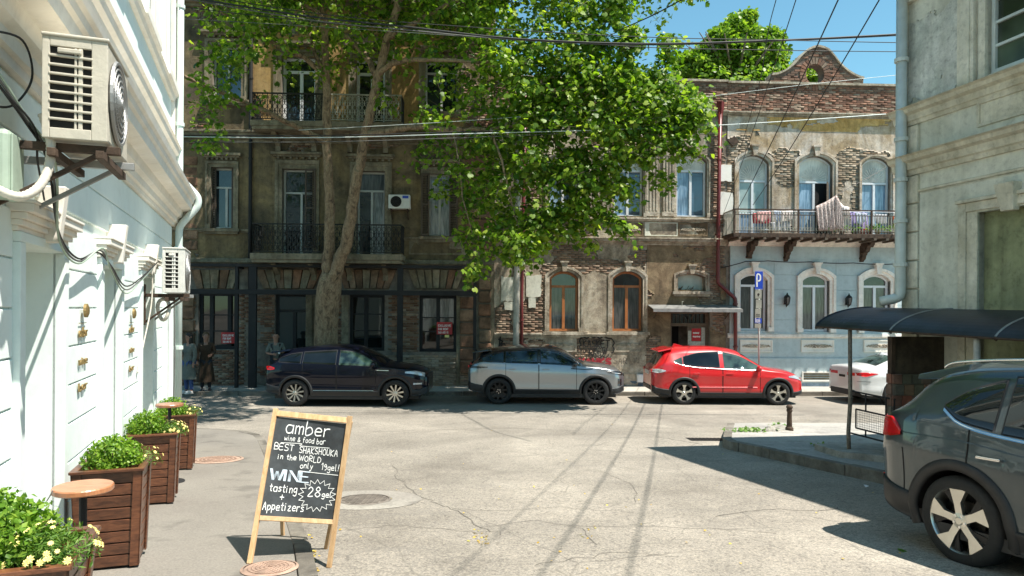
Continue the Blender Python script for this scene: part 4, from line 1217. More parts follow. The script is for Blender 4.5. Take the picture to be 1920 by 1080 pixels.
for k_ in ('u0', 'u1', 'u2'):
 u0, u1, z0, z1 = BW[k_]; surround(FA, houseB, u0, u1, z0, z1, .26, .10, mat=M['trimB'], sill=False)
 window(FA, houseB, u0 + .01, u1 - .01, z0, z1 - .01, rise=.25, tr=z0 + (z1 - z0) * .745, fm=M['pvc'], panes=[M['curtainblue'], M['glassblue']], toppane=M['shade'], v=.12, fw=.065)
 mb = MB(FA)
 uc = (u0 + u1) / 2; zb_ = z0 + (z1 - z0) * .76
 for k in range(15):
  t = math.pi * (k + .5) / 15; L = .40
  e_ = (uc + L * 1.05 * math.cos(t), zb_ + L * .75 * math.sin(t)); mb.bar((uc, .125, zb_), (e_[0], .125, e_[1]), .008, .012)
 mb.build('shade_pleats', M['cream'], houseB)
# small oval window
u0, u1, z0, z1 = BW['ov']; surround(FA, houseB, u0, u1, z0, z1, .12, .13, mat=M['trimB'], sill=True)
window(FA, houseB, u0 + .01, u1 - .01, z0 + .01, z1 - .01, rise=.115, mull=(), fm=M['trimB'], pm=M['frost'], v=.15, fw=.03)
mb = MB(FA)
for k in range(9):
 uu = rnd.uniform(u0 + .05, u1 - .3); mb.tube([(uu + t * .03 + rnd.uniform(-.02, .02), .14 - .02 * t, z0 + .03 + t * rnd.uniform(.02, .045)) for t in range(4)], .009, 4)
mb.build('twigs_on_sill', M['bark2'], houseB, kind='stuff')
# door
u0, u1, z0, z1 = BW['door']; zt = Z(1294, 609); um = U(1291, 650)
mb = MB(FA); mb.box(u0, u0 + .06, .12, .22, PAVZ, z1); mb.box(u1 - .12, u1, .12, .22, PAVZ, z1); mb.box(u0 + .06, u1 - .12, .12, .22, z1 - .06, z1); mb.box(u0 + .06, u1 - .12, .12, .22, zt - .05, zt + .05)
df = mb.build('door_frame', M['olddoor'], houseB)
mb = MB(FA); mb.box(u0 + .06, u1 - .12, .2, .21, zt + .05, z1 - .06); mb.build('transom_pane', M['glass'], df)
for k in range(9):
 uu = u0 + .1 + (u1 - u0 - .25) * k / 8; mb = MB(FA); mb.box(uu - .008, uu + .008, .165, .18, zt + .05, z1 - .06); mb.build('transom_bar', M['rustiron'], df)
mb = MB(FA); mb.box(um, u1 - .121, .15, .19, PAVZ + .02, zt - .051)
dl = mb.build('door_leaf', M['olddoor'], houseB)
mb = MB(FA); mb.box(u0 + .08, um - .01, 1.15, 1.18, PAVZ, zt); mb.build('hallway_dark_sheet', M['dark'], houseB)  # near-black sheet painting the shade of the hallway
mb = MB(FA); mb.hexa([(u0 + .07, .2, PAVZ + .02), (u0 + .10, .2, PAVZ + .02), (u0 + .14, .85, PAVZ + .02), (u0 + .11, .85, PAVZ + .02), (u0 + .07, .2, zt - .06), (u0 + .10, .2, zt - .06), (u0 + .14, .85, zt - .06), (u0 + .11, .85, zt - .06)])
mb.build('door_leaf', M['olddoor'], houseB)
for (x0, y0, x1, y1, m, lab, nm) in ((1297, 616, 1314, 639, 'signred', 'red poster with white heading pasted on the old wooden door', 'poster'), (1315, 614, 1324, 640, 'paper', 'narrow pale torn notice on the door, right of the red poster', 'notice'), (1293, 640, 1324, 652, 'paper', 'wide torn pale paper pasted on the door below the red poster', 'notice'), (1290, 620, 1296, 646, 'paper', 'thin pale paper strip on the door, left of the red poster', 'notice')):
 a, c, d, e = FA.rect(x0, y0, x1, y1, .15); mb = MB(FA); mb.box(a, c, .140, .148, d, e)
 o = mb.build(nm, M[m]); tag(o, lab, nm)
 if m == 'signred':
  t_ = MB(); tf = lambda x, z: FA(x, .136, z)
  for q, w_ in ((.15, .20), (.27, .24)): ribbon(t_, [(a + .04 + w_ * k / 14, e - q + .03 * math.sin(k * 2.3)) for k in range(15)], .018, tf)
  t_.build('lettering', M['signwhite'], o)
# basement vent and meter box
a, c, d, e = FA.rect(1163, 700, 1190, 712); mb = MB(FA); mb.open = False
mb.box(a, c, -.05, .02, d, d + .04); mb.box(a, c, -.05, .02, e - .04, e); mb.box(a, a + .04, -.05, .02, d + .041, e - .041); mb.box(c - .04, c, -.05, .02, d + .041, e - .041); mb.build('vent_frame', M['trimB'], houseB)
a, c, d, e = FA.rect(1193, 701, 1208, 716); mb = MB(FA); mb.box(a, c, -.16, .0, d, e); mb.box(a + .02, c - .02, -.17, -.159, d + .02, e - .02)
tag(mb.build('meter_box', M['pvc'], None, bevel=.01), 'small white meter box low on the wall left of the red car', 'box')
mb = MB(FA); mb.box(U(1160, 720), U(1214, 720), -.03, .02, PAVZ, PAVZ + .18); mb.build('plinth', M['bluedk'], houseB)
# canopy
uc0, uc1 = FA.uz(1224, 575, -.7)[0], FA.uz(1391, 575, -.7)[0]; zc_ = FA.uz(1300, 581, -.75)[1]
can = thing('door_canopy', 'sloping zinc sheet canopy over the dark doorway of the brick house', 'canopy', FA((uc0 + uc1) / 2, -.3, zc_))
for a, c, m in ((uc0, U(1322), 'zinc'), (U(1322) + .01, uc1, 'zinc')):
 mb = MB(FA); mb.hexa([(a, -.78, zc_), (c, -.78, zc_), (c, -.0, zc_ + .14), (a, -.0, zc_ + .14), (a, -.78, zc_ + .03), (c, -.78, zc_ + .03), (c, .0, zc_ + .17), (a, .0, zc_ + .17)]); mb.box(a, c, -.80, -.77, zc_ - .07, zc_ + .035)
 mb.build('roof_sheet', M[m], can)
for uu in (uc0 + .2, (uc0 + uc1) / 2, uc1 - .3):
 mb = MB(FA); mb.bar((uu, -.74, zc_ - .01), (uu, -.0, zc_ + .10), .03, .03); mb.bar((uu, -.6, zc_), (uu, .01, zc_ - .3), .025, .025); mb.build('bracket', M['rustiron'], can)
mb = MB(FA); mb.tube([(U(1275), -.3, zc_ + .1), (U(1275), -.3, zc_ + .26), (U(1275) + .05, -.3, zc_ + .28)], .012, 5); mb.build('hook', M['paleiron'], can)
# dark red downpipes
def pipe(name, pts, r, mat, label, clips=(), cmat=None, hopper=None, group=None):
 root = thing(name, label, 'drainpipe', pts[-1] if pts[-1][2] < pts[0][2] else pts[0], group)
 P = []
 for i, p in enumerate(pts):
  if 0 < i < len(pts) - 1:
   a, p_, c = Vector(pts[i-1]), Vector(p), Vector(pts[i+1])
   d1 = (a - p_).normalized() * min(.09, (a-p_).length * .4); d2 = (c - p_).normalized() * min(.09, (c-p_).length * .4)
   P += [p_ + d1, p_ + d1 * .35 + d2 * .35 * .4, p_ + d2 * .35 + d1 * .14, p_ + d2]
  else: P.append(Vector(p))
 MB().tube(P, r, 12).build('pipe', mat, root, smooth=True)
 for c in clips:
  mb = MB(); mb.lathe([(r * 1.18, -.03), (r * 1.3, -.028), (r * 1.3, .028), (r * 1.18, .03)], c, 12); mb.build('pipe_collar', cmat or mat, root, smooth=False)
 if hopper:
  mb = MB(); mb.lathe([(r, -.45), (r * 1.1, -.3), (r * 1.9, -.12), (r * 2.0, .12), (r * 1.6, .13)], hopper, 4); mb.build('hopper', mat, root)
 return root
pv = -.16
def P3(x, y, v=pv): u_, z_ = FA.uz(x, y, v); return FA(u_, v, z_)
pipe('downpipe', [P3(1351, 190), P3(1347, 400), P3(1346, 530), P3(1379, 560), P3(1379, 722)], .062, M['redpipe'], 'dark red downpipe with a sideways bend beside the tin canopy', [P3(1348, 300), P3(1346, 440), P3(1346, 520), P3(1379, 570), P3(1379, 650)], hopper=P3(1351, 198))
pipe('downpipe', [P3(985, 180), P3(981, 400), P3(978, 560), P3(978, 722)], .055, M['redpipe'], 'dark red downpipe right of the peeling white pole, behind the silver car', [P3(982, 350), P3(978, 480), P3(978, 600)], hopper=P3(985, 190))
# peeling pole on the pavement
def Pw(x, y, v=-.75): u_, z_ = FA.uz(x, y, v); return FA(u_, v, z_)
pb = Pw(966, 700); pole = thing('street_pole', 'tall grey-white peeling pole on the pavement behind the silver car', 'pole', (pb[0], pb[1], PAVZ))
top = Pw(973, 235)
mb = MB(); mb.tube([(pb[0], pb[1], PAVZ), Pw(968, 600), Pw(970, 440), top], [.10, .095, .08, .065], 12); mb.build('shaft', M['polewhite'], pole, smooth=True)
mb = MB(); mb.lathe([(.13, 0), (.13, .25), (.10, .3)], (pb[0], pb[1], PAVZ), 12); mb.build('base', M['polewhite'], pole)
p_ = Pw(968, 650); mb = MB(); mb.lathe([(.105, 0), (.11, .02), (.11, .05), (.105, .07)], p_, 12); mb.build('band', M['rustiron'], pole)
mb = MB(); t2 = Vector(top); mb.tube([t2, t2 + Vector((0, -.1, .5)), t2 + Vector((0, -1.0, .9))], [.05, .04, .035], 8); mb.build('arm', M['polewhite'], pole)
mb = MB(); mb.ball(t2 + Vector((0, -1.25, .9)), .13, .32, .08, 10, 6); mb.build('lamp_head', M['polewhite'], pole)

# ---------------------------------------------------------------- C: house with pale blue ground floor
uC0, uC1 = uB1 + .002, U(1800)
houseC = thing('balcony_house', 'old brick house with pale blue ground floor, white arched windows and a long iron balcony', 'building', FA((uC0 + uC1) / 2, 0, PAVZ))
CW = {'b1': pr(1386, 512, 1438, 620), 'b2': pr(1503, 513, 1554, 622), 'b3': pr(1617, 514, 1668, 623), 'v': pr(1504, 699, 1560, 712),
      'c1': pr(1385, 291, 1441, 446), 'c2': pr(1497, 293, 1560, 447), 'c3': pr(1615, 296, 1669, 449)}
sp_ = CW['b3'][0] - CW['b2'][0]
CW['b4'] = (CW['b3'][0] + sp_, CW['b3'][1] + sp_) + CW['b3'][2:]
HC = [tuple(w_) + (.30,) for w_ in CW.values()]
zroofC = Z(1500, 157)
mb = holes_wall(FA, uC0, uC1, -1.1, zroofC, HC, back=9)
for k_ in ('c1', 'c2', 'c3'):
 u0, u1, z0, z1 = CW[k_]; spandrel(mb, u0, u1, z1 - .28, .28, z1 + .003, .004, .2)
mb.build('wall', M['mortar'], houseC)
zbl = Z(1520, 463)
def fC(U_, Z_):
 n = fbm(U_, Z_, 61, 5, .8) - .5
 s = -.03 + n * 1.2
 for x, y, rx, ry, w_ in ((1470, 330, 24, 50, .5), (1370, 320, 30, 80, .5), (1590, 300, 20, 30, .5), (1400, 262, 50, 16, .3), (1600, 380, 20, 26, .2), (1655, 290, 40, 14, .3)):
  s = s - w_ * gauss(U_, Z_, x, y, rx, ry)
 for x, y, rx, ry, w_ in ((1520, 262, 200, 22, .5), (1590, 350, 14, 50, .4), (1470, 380, 26, 26, .5), (1540, 232, 200, 12, .4)):
  s = s + w_ * gauss(U_, Z_, x, y, rx, ry)
 return s > 0
zoch = Z(1500, 228)
skin(FA, uC0 + .01, uC1, zbl + .1, zc0 - .1, HC, lambda a, b: fC(a, b), M['plasterC'], houseC, seed=61, cell=.04)
brick_field(FA, uC0 + .02, uC1, zbl + .1, zc0 - .1, HC, lambda a, b: ~fC(a, b), M['brickpale'], houseC, seed=19, single=100)
parapet(houseC, uC0, uC1, zroofC, 180, 18)
cornice(FA, houseC, uC0, uC1, zc0 - .16, [(.06, .04), (.11, .05), (.17, .05)], M['trimB'])
skin(FA, uC0 + .3, uC1, zc0 - .62, zc0 - .17, [], lambda a, b: fbm(a * .5, b * 1.6, 66, 4, 1.3) > .50, M['ochreband'], houseC, seed=66, v=-.045, cell=.04)
# curved gable with a round opening
G = [(1443,148),(1445,141),(1456,140),(1467,136),(1477,130),(1486,123),(1494,115),(1501,106),(1508,99),(1515,94),(1524,90),(1534,88.5),(1544,91),(1553,95.5),(1560,103),(1567,112),(1574,121),(1582,129),(1591,136),(1601,142),(1610,146),(1618,148)]
Gp = [FA.uz(x, y) for x, y in G]; zg0 = zroofC - .02
ouc, ozc = FA.uz(1527, 140); ora, orb = 17.5 * .0172, 19.5 * .0172
def gable(out, inn_r, v0, v1):
 mb = MB(FA); n = 48
 o, i = [], []
 ol = [(Gp[0][0], zg0)] + Gp + [(Gp[-1][0], zg0)]
 # outer outline sampled by angle from the oculus centre
 def hit(t):
  dx, dz = math.cos(t), math.sin(t); best = None; L = ol + [ol[0]]
  for a, b_ in zip(L[:-1], L[1:]):
   ex, ez = b_[0] - a[0], b_[1] - a[1]; den = dx * ez - dz * ex
   if abs(den) < 1e-9: continue
   s = ((a[0] - ouc) * ez - (a[1] - ozc) * ex) / den; r_ = ((a[0] - ouc) * dz - (a[1] - ozc) * dx) / den
   if s > 0 and -1e-6 <= r_ <= 1 + 1e-6 and (best is None or s < best): best = s
  return (ouc + dx * best, ozc + dz * best)
 angs = sorted([2 * math.pi * k / n for k in range(n)] + [math.atan2(p[1] - ozc, p[0] - ouc) % (2 * math.pi) for p in ol])
 for t in angs:
  o.append(hit(t)); i.append((ouc + ora * math.cos(t), ozc + orb * math.sin(t)))
 mb.ring(o, i, v0, v1); return mb
gable(None, None, -.02, .35).build('gable', M['mortarred'], houseC)
def inpoly(x, y, P):
 c = np.zeros_like(x, bool)
 for (x1, y1), (x2, y2) in zip(P, P[1:] + P[:1]):
  if y1 == y2: continue
  c ^= ((y1 > y) != (y2 > y)) & (x < (x2 - x1) * (y - y1) / (y2 - y1) + x1)
 return c
GP2 = [(Gp[0][0], zg0)] + [(a, b_ - .06) for a, b_ in Gp] + [(Gp[-1][0], zg0)]
brick_field(FA, Gp[0][0], Gp[-1][0], zroofC + .03, Gp[11][1], [], lambda a, b: inpoly(a - .1, b, GP2) & inpoly(a + .1, b, GP2) & (((a - ouc) / (ora + .28)) ** 2 + ((b - ozc) / (orb + .26)) ** 2 > 1), M['brickred'], houseC, v=-.04, seed=29, single=40)
for k in range(26):
 t = 2 * math.pi * k / 26; mb = MB(FA); r0, r1 = 1.02, 1.02
 p = [(ouc + (ora + a_) * math.cos(t + b_), ozc + (orb + a_) * math.sin(t + b_)) for a_, b_ in ((.01, -.10), (.22, -.09), (.22, .09), (.01, .10))]
 mb.prism(p, -.06, .0); mb.build('arch_brick', M['brickred'], houseC)
mb = MB(FA)
for (a, b_), (c, d_) in zip(Gp[:-1], Gp[1:]):
 mb.hexa([(a, -.09, b_ - .02), (c, -.09, d_ - .02), (c, .40, d_ - .02), (a, .40, b_ - .02), (a, -.09, b_ + .05), (c, -.09, d_ + .05), (c, .40, d_ + .05), (a, .40, b_ + .05)])
mb.build('gable_coping', M['trimB'], houseC)
# first-floor windows
for k_ in ('c1', 'c2', 'c3'):
 u0, u1, z0, z1 = CW[k_]; surround(FA, houseC, u0, u1, z0, z1, .28, .16 if k_ != 'c3' else .10, mat=M['plasterC'], key=k_ != 'c3', sill=False)
 zt_ = z1 - .85
 if k_ != 'c2':
  window(FA, houseC, u0 + .01, u1 - .01, z0, z1 - .01, rise=.27, tr=zt_, fm=M['pvc'], panes=[M['curtainblue'], M['frost'] if k_ == 'c1' else M['curtainblue']], toppane=M['shade'], v=.12, fw=.065, hb=(.42,))
 else:
  window(FA, houseC, u0 + .01, u1 - .01, z0, z1 - .01, rise=.27, tr=zt_, fm=M['pvc'], panes=[M['curtainblue'], M['dark']], toppane=M['shade'], v=.12, fw=.065, mull=(.50,))
  mb = MB(FA); um_ = u1 - .12
  for q in (0, 1):
   pass
  mb.hexa([(u1 - .10, .10, z0 + .03), (u1 - .06, .10, z0 + .03), (u1 - .30, -.30, z0 + .03), (u1 - .34, -.30, z0 + .03), (u1 - .10, .10, zt_ - .05), (u1 - .06, .10, zt_ - .05), (u1 - .30, -.30, zt_ - .05), (u1 - .34, -.30, zt_ - .05)])
  mb.build('open_leaf', M['olddoor'], houseC)
 mb = MB(FA); uc = (u0 + u1) / 2; zb_ = zt_ + .05
 for k in range(15):
  t = math.pi * (k + .5) / 15; mb.bar((uc, .125, zb_), (uc + .44 * math.cos(t), .125, zb_ + .5 * math.sin(t)), .008, .012)
 mb.build('shade_pleats', M['cream'], houseC)
blocksC = ((1580, 1606, 275, 300),)
# dark raised patch standing for a square hole in the wall
a, c, d, e = FA.rect(1366, 257, 1382, 273); mb = MB(FA); uc, zc2 = (a + c) / 2, (d + e) / 2
mb.prism([(uc - .19, zc2), (uc - .02, zc2 - .17), (uc + .19, zc2 - .02), (uc + .03, zc2 + .17)], -.075, .0); mb.build('hole_patch', M['rustiron'], houseC)
# blue ground floor
b_holes = [h for k_, h in CW.items() if k_[0] in 'bv']
mb = MB(FA)
zs_b = [PAVZ + .0]
courses = [Z(1520, y) for y in (629, 600, 572, 544, 516, 488, 463)]
for za, zb_ in zip(courses[:-1], courses[1:]):
 us_ = [uC0 + .30]
 hs = sorted([(h[0] - .22, h[1] + .22) for h in b_holes if h[2] < zb_ - .1 and h[3] + .35 > za])
 cur = uC0 + .12
 for h0, h1 in hs:
  mbp = MB(FA); mbp.box(cur, h0, -.05, .01, za + .010, zb_ - .006); mbp.build('wall_panel', M['blue'], houseC, bevel=.006); cur = h1
 mbp = MB(FA); mbp.box(cur, uC1, -.05, .01, za + .010, zb_ - .006); mbp.build('wall_panel', M['blue'], houseC, bevel=.006)
mb = MB(FA); mb.box(uC0 + .12, uC1, -.030, .012, courses[0], courses[-1]);
mb = holes_wall(FA, uC0 + .12, uC1, PAVZ, courses[-1], [tuple(h[:4]) + (.0301,) for h in b_holes])
mb.fr = FA
mb.v = []; mb.f = []; mb.mi = []; mb.sm = []
FAs = lambda u, v, z: FA(u, v - .033, z)
mb = holes_wall(FAs, uC0 + .12, uC1, PAVZ, courses[-1], [tuple(h[:4]) + (.2,) for h in b_holes])
mb.build('blue_wall', M['blue'], houseC)
cornice(FA, houseC, uC0 + .05, uC1, Z(1520, 634), [(.07, .04), (.11, .07), (.08, .04)], M['cream'])
cornice(FA, houseC, uC0 + .05, uC1, Z(1520, 463), [(.06, .05), (.12, .07), (.20, .06), (.26, .06)], M['cream'])
za, zb_ = Z(1520, 671), Z(1520, 635)
mb = MB(FA); mb.box(uC0 + .12, uC1, -.075, .0, PAVZ, za - .01);
mbx = holes_wall(lambda u, v, z: FA(u, v - .07, z), uC0 + .12, uC1, PAVZ + .10, za - .012, [tuple(CW['v'][:4]) + (.15,)], back=.06); mbx.build('plinth', M['blue'], houseC)
mb = MB(FA); mb.box(uC0 + .12, uC1, -.10, .0, PAVZ - .05, PAVZ + .099); mb.build('plinth_foot', M['bluedk'], houseC)
a, c, d, e = CW['v']; mb = MB(FA)
mb.box(a - .04, c + .04, -.10, -.06, e, e + .05); mb.box(a - .04, c + .04, -.10, -.06, d - .05, d); mb.box(a - .04, a, -.10, -.06, d, e); mb.box(c, c + .04, -.10, -.06, d, e)
mb.build('basement_vent_frame', M['whitetrim'], houseC)
mb = MB(FA); mb.box(a, c, .02, .06, d, e); mb.build('basement_vent_pane', M['dark'], houseC)
for k in range(3):
 mb = MB(FA); z_ = d + (e - d) * (k + .5) / 3; mb.box(a, c, -.03, -.01, z_ - .02, z_ + .02); mb.build('vent_slat', M['trimA'], houseC)
for x0, x1 in ((1388, 1445), (1503, 1560), (1620, 1676)):
 relief(FA, houseC, *FA.rect(x0, 639, x1, 658), M['whitetrim'], v=-.07, orn=M['trimB'], ring=.035)
for k_ in ('b1', 'b2', 'b3', 'b4'):
 u0, u1, z0, z1 = CW[k_]
 surround(FA, houseC, u0, u1, z0, z1, .24, .19, v=-.13, mat=M['cream'], sill=False)
 mb = MB(FA); spandrel(mb, u0 - .2, u1 + .2, z1 - .24, .26, z1 + .2, -.04, .01) if False else None
 mbs = MB(FA); spandrel(mbs, u0, u1, z1 - .24, .24, z1 + .003, -.05, .15); mbs.build('arch_fill', M['cream'], houseC)
 window(FA, houseC, u0 + .01, u1 - .01, z0, z1 - .01, rise=.23, tr=z1 - .42, fm=M['pvc'], pm=M['curtaindim'], toppane=M['glass'], v=.10, fw=.075)
 mb = MB(FA)   # pointed hood arms following the arch on the blue wall
# lanterns
lan0 = None
for k, (x, y) in enumerate(((1476, 563), (1592, 564))):
 u_, z_ = FA.uz(x, y, -.2)
 t = thing('wall_lantern', 'black carriage lantern on the blue wall ' + ('left of the middle arched window' if k == 0 else 'right of the middle arched window').replace('left of the middle', 'between the two left').replace('right of the middle', 'between the two right').replace('window', 'windows'), 'lantern', FA(u_, -.055, z_), 'carriage lanterns on the blue wall')
 mb = MB(FA); mb.box(u_ - .05, u_ + .05, -.075, -.05, z_ - .14, z_ + .10); mb.tube([(u_, -.07, z_ - .08), (u_, -.14, z_ - .22), (u_, -.2, z_ - .17)], .014, 6); mb.build('bracket', M['iron'], t)
 c_ = FA(u_, -.2, z_)
 mb = MB(); mb.lathe([(.02, -.18), (.05, -.15), (.075, -.12)], c_, 6); mb.lathe([(.115, .09), (.09, .14), (.03, .19), (.012, .25)], c_, 6); mb.build('cap', M['iron'], t)
 mb = MB(); mb.lathe([(.062, -.12), (.10, .09)], c_, 6); mb.build('glass', M['glass'], t)
 mb = MB()
 for q in range(6):
  an = q * math.pi / 3; mb.bar((c_[0] + .066 * math.cos(an), c_[1] + .066 * math.sin(an), c_[2] - .12), (c_[0] + .104 * math.cos(an), c_[1] + .104 * math.sin(an), c_[2] + .09), .014, .014)
 mb.build('cage', M['iron'], t)
# cable along the blue wall
def wall_cable(pts, r=.012, mat='cable', label='', sagn=4, v=-.08):
 P = [Vector(P3(x, y, v)) for x, y in pts]
 Q = []
 for a, b_ in zip(P[:-1], P[1:]):
  for k in range(sagn): t = k / sagn; q = a.lerp(b_, t); q.z -= .05 * (b_ - a).length * t * (1 - t) * 1.5; Q.append(q)
 Q.append(P[-1]); o = MB().tube(Q, r, 5).build('wall_cable', M[mat], smooth=True); return tag(o, label, 'cable')
wall_cable([(1352, 502), (1378, 496), (1398, 490), (1440, 489), (1520, 491), (1600, 493), (1679, 495)], .016, 'cable', 'black cable strung across the top of the pale blue ground floor', v=-.17)
# balcony
out = 1.0
def Ub(x, y=420): return FA.uz(x, y, -out)[0]
def Zb(x, y): return FA.uz(x, y, -out)[1]
zr, zf_, zs_ = Zb(1530, 395), Zb(1530, 438), Zb(1530, 446)
ub0, ub1 = Ub(1377), Ub(1760)
mb = MB(FA); mb.box(ub0 - .05, ub1, -out - .06, .0, zs_, zf_); bal = mb.build('balcony_floor', M['rustiron'], houseC, bevel=.01)
n = 16
for k in range(n):
 uu = ub0 + .15 + (ub1 - ub0 - .3) * k / n
 mb = MB(FA); mb.box(uu - .045, uu + .045, -out - .10, .0, zs_ - .07, zs_ - .001); mb.build('joist', M['olddoor'], bal)
mb = MB(FA); u_ = ub0; bars = MB(FA)
while u_ < ub1:
 bars.box(u_ - .009, u_ + .009, -out - .009, -out + .009, zf_ + .02, zr - .14);
 pts = [(u_ + .045 * math.cos(t), -out, zr - .10 + .045 * math.sin(t)) for t in [i * math.pi / 4 for i in range(9)]]; bars.tube(pts, .006, 4, caps=False)
 pts = [(u_ + .0475 + .03 * math.cos(t), -out, zf_ + .14 + .05 * math.sin(t)) for t in [i * math.pi / 4 for i in range(9)]]; bars.tube(pts, .006, 4, caps=False)
 u_ += .095
bars.build('railing_bars', M['paleiron'], bal)
for uu in (ub0, Ub(1497), Ub(1634), ub1):
 mb = MB(FA); mb.box(uu - .025, uu + .025, -out - .03, -out + .02, zf_, zr); mb.build('railing_post', M['rustiron'], bal)
mb = MB(FA); mb.box(ub0 - .03, ub1, -out - .035, -out + .025, zr, zr + .035); mb.box(ub0, ub1, -out - .012, -out + .012, zr - .16, zr - .14); mb.box(ub0, ub1, -out - .012, -out + .012, zf_ + .05, zf_ + .07); mb.build('handrail', M['rustiron'], bal)
mb = MB(FA); v_ = -out
while v_ < 0: mb.box(ub0 - .009, ub0 + .009, v_ - .009, v_ + .009, zf_, zr); v_ += .095
mb.box(ub0 - .02, ub0 + .02, -out, 0, zr, zr + .03); mb.build('side_railing', M['paleiron'], bal)
for x in (1402, 1472, 1540, 1614, 1690):
 if x in (1540,): continue
 uu = U(x, 460); mb = MB(FA)
 zt_ = zs_ - .07; H_ = .62 if x != 1402 else .5
 pr_ = [(-.02, zt_), (-.75, zt_), (-.72, zt_ - .10), (-.50, zt_ - .16), (-.42, zt_ - .30), (-.26, zt_ - .36), (-.20, zt_ - .50), (-.06, zt_ - H_), (-.02, zt_ - H_)]
 mbk = MB(lambda x_, y_, z_, uu=uu: FA(uu + y_, x_, z_)); mbk.prism(pr_, -.07, .07)
 for q, (vv_, zz_, rr_) in enumerate(((-.55, -.10, .075), (-.35, -.20, .07), (-.18, -.35, .065), (-.10, -.5, .05))):
  mbk.lathe([(rr_, -.10), (rr_ * .8, .10)], (vv_, 0, zt_ + zz_), 8, 'y')
 mbk.build('corbel', M['rustiron'], bal, bevel=.01)

# ================================================================== left building
LEN = 11.2 / .939
def sL(Y): return Y / .939
leftB = thing('mint_building', 'white and pale mint stucco building with moulded cornices along the left pavement', 'building', LW(6, 0, -.5))
Lop = [(sL(4.02 + 2.06 * k), sL(4.84 + 2.04 * k), -1.3, 2.02) for k in range(-3, 4)]
Lop2 = [(a - .05, c + .05, 5.15, 7.6) for a, c, d, e in Lop]
holesL = [tuple(h) + (.34,) for h in Lop] + [tuple(h) + (.22,) for h in Lop2]
mb = holes_wall(LW, -4.5, LEN, -1.6, 9.0, holesL, back=7); mb.build('wall', M['white'], leftB)
# recessed doors / shutters in the openings
for h in Lop:
 mb = MB(LW); mb.box(h[0] + .001, h[1] - .001, .27, .30, g(0, h[0] * .939) + .10, 2.0)
 o = mb.build('door_panel', M['whitetrim'], leftB)
 mb = MB(LW); mb.box(h[0] + .002, h[0] + .10, .22, .268, -1, 2.0); mb.box(h[1] - .10, h[1] - .002, .22, .268, -1, 2.0); mb.box(h[0] + .1, h[1] - .1, .22, .269, 1.90, 2.0); mb.build('door_frame', M['mintpipe'], o)
for a, c, d, e, *_ in Lop2:
 window(LW, leftB, a, c, d, e, tr=e - .6, mull=(.5,), fm=M['pvc'], pm=M['glass'], v=.14)
 mb = MB(LW); mb.box(a - .14, a, -.05, .02, d, e + .12); mb.box(c, c + .14, -.05, .02, d, e + .12); mb.box(a, c, -.05, .021, e, e + .12); mb.box(a - .2, c + .2, -.14, .02, e + .121, e + .24); mb.box(a - .18, c + .18, -.12, .02, d - .12, d - .001)
 mb.build('window_surround', M['whitetrim'], leftB, bevel=.008)
# rusticated panels between the openings, joints recessed
edges = [-4.5] + [x for h in Lop for x in h[:2]] + [LEN]
zlo = 2.86
nC = 14; hC = .285
for k in range(0, len(edges), 2):
 e0, e1 = edges[k] + (.10 if k else 0), edges[k+1] - (.10 if k + 1 < len(edges) - 1 else .14)
 if e1 - e0 < .2: continue
 for j in range(-3, 12):
  z0 = -.35 + j * hC; z1 = z0 + hC - .012
  if z0 > 2.2 or z1 < g(0, .5 * (e0 + e1)) - .1: continue
  pc = MB(LW); pc.box(e0, e1, -.022, .01, z0, min(z1, 2.33)); pc.build('wall_panel', M['white'], leftB, bevel=.005)
pc = MB(LW); pc.box(-4.5, LEN - .14, -.022, .01, 2.345, 2.63); pc.build('wall_panel', M['white'], leftB, bevel=.005)
pc = MB(LW); pc.box(-4.5, LEN - .14, -.022, .01, 2.645, 2.93); pc.build('wall_panel', M['white'], leftB, bevel=.005)
# opening hoods with keystone brackets
for h in Lop:
 a, c = h[0], h[1]
 mb = MB(LW)
 mb.box(a - .10, a, -.06, .02, -1.2, 2.02); mb.box(c, c + .10, -.06, .02, -1.2, 2.02); mb.box(a - .10, c + .10, -.06, .021, 2.021, 2.08)
 mb.build('door_surround', M['white'], leftB, bevel=.006)
 mb = MB(LW)
 for i_, (o_, hz) in enumerate(((.05, .03), (.075, .035), (.10, .04), (.135, .05), (.145, .02))):
  z_ = 2.081 + sum((.03, .035, .04, .05, .02)[:i_]); mb.box(a - .11 - o_ * .3, c + .11 + o_ * .3, -o_, .02, z_, z_ + hz - .0008)
 mb.build('hood_moulding', M['whitetrim'], leftB, bevel=.005)
 uc = (a + c) / 2
 mb = MB(LW); mb.hexa([(uc - .045, -.13, 2.06), (uc + .045, -.13, 2.06), (uc + .045, .01, 2.06), (uc - .045, .01, 2.06), (uc - .05, -.17, 2.42), (uc + .05, -.17, 2.42), (uc + .05, .01, 2.42), (uc - .05, .01, 2.42)])
 mb.build('keystone_bracket', M['whitetrim'], leftB, bevel=.008)
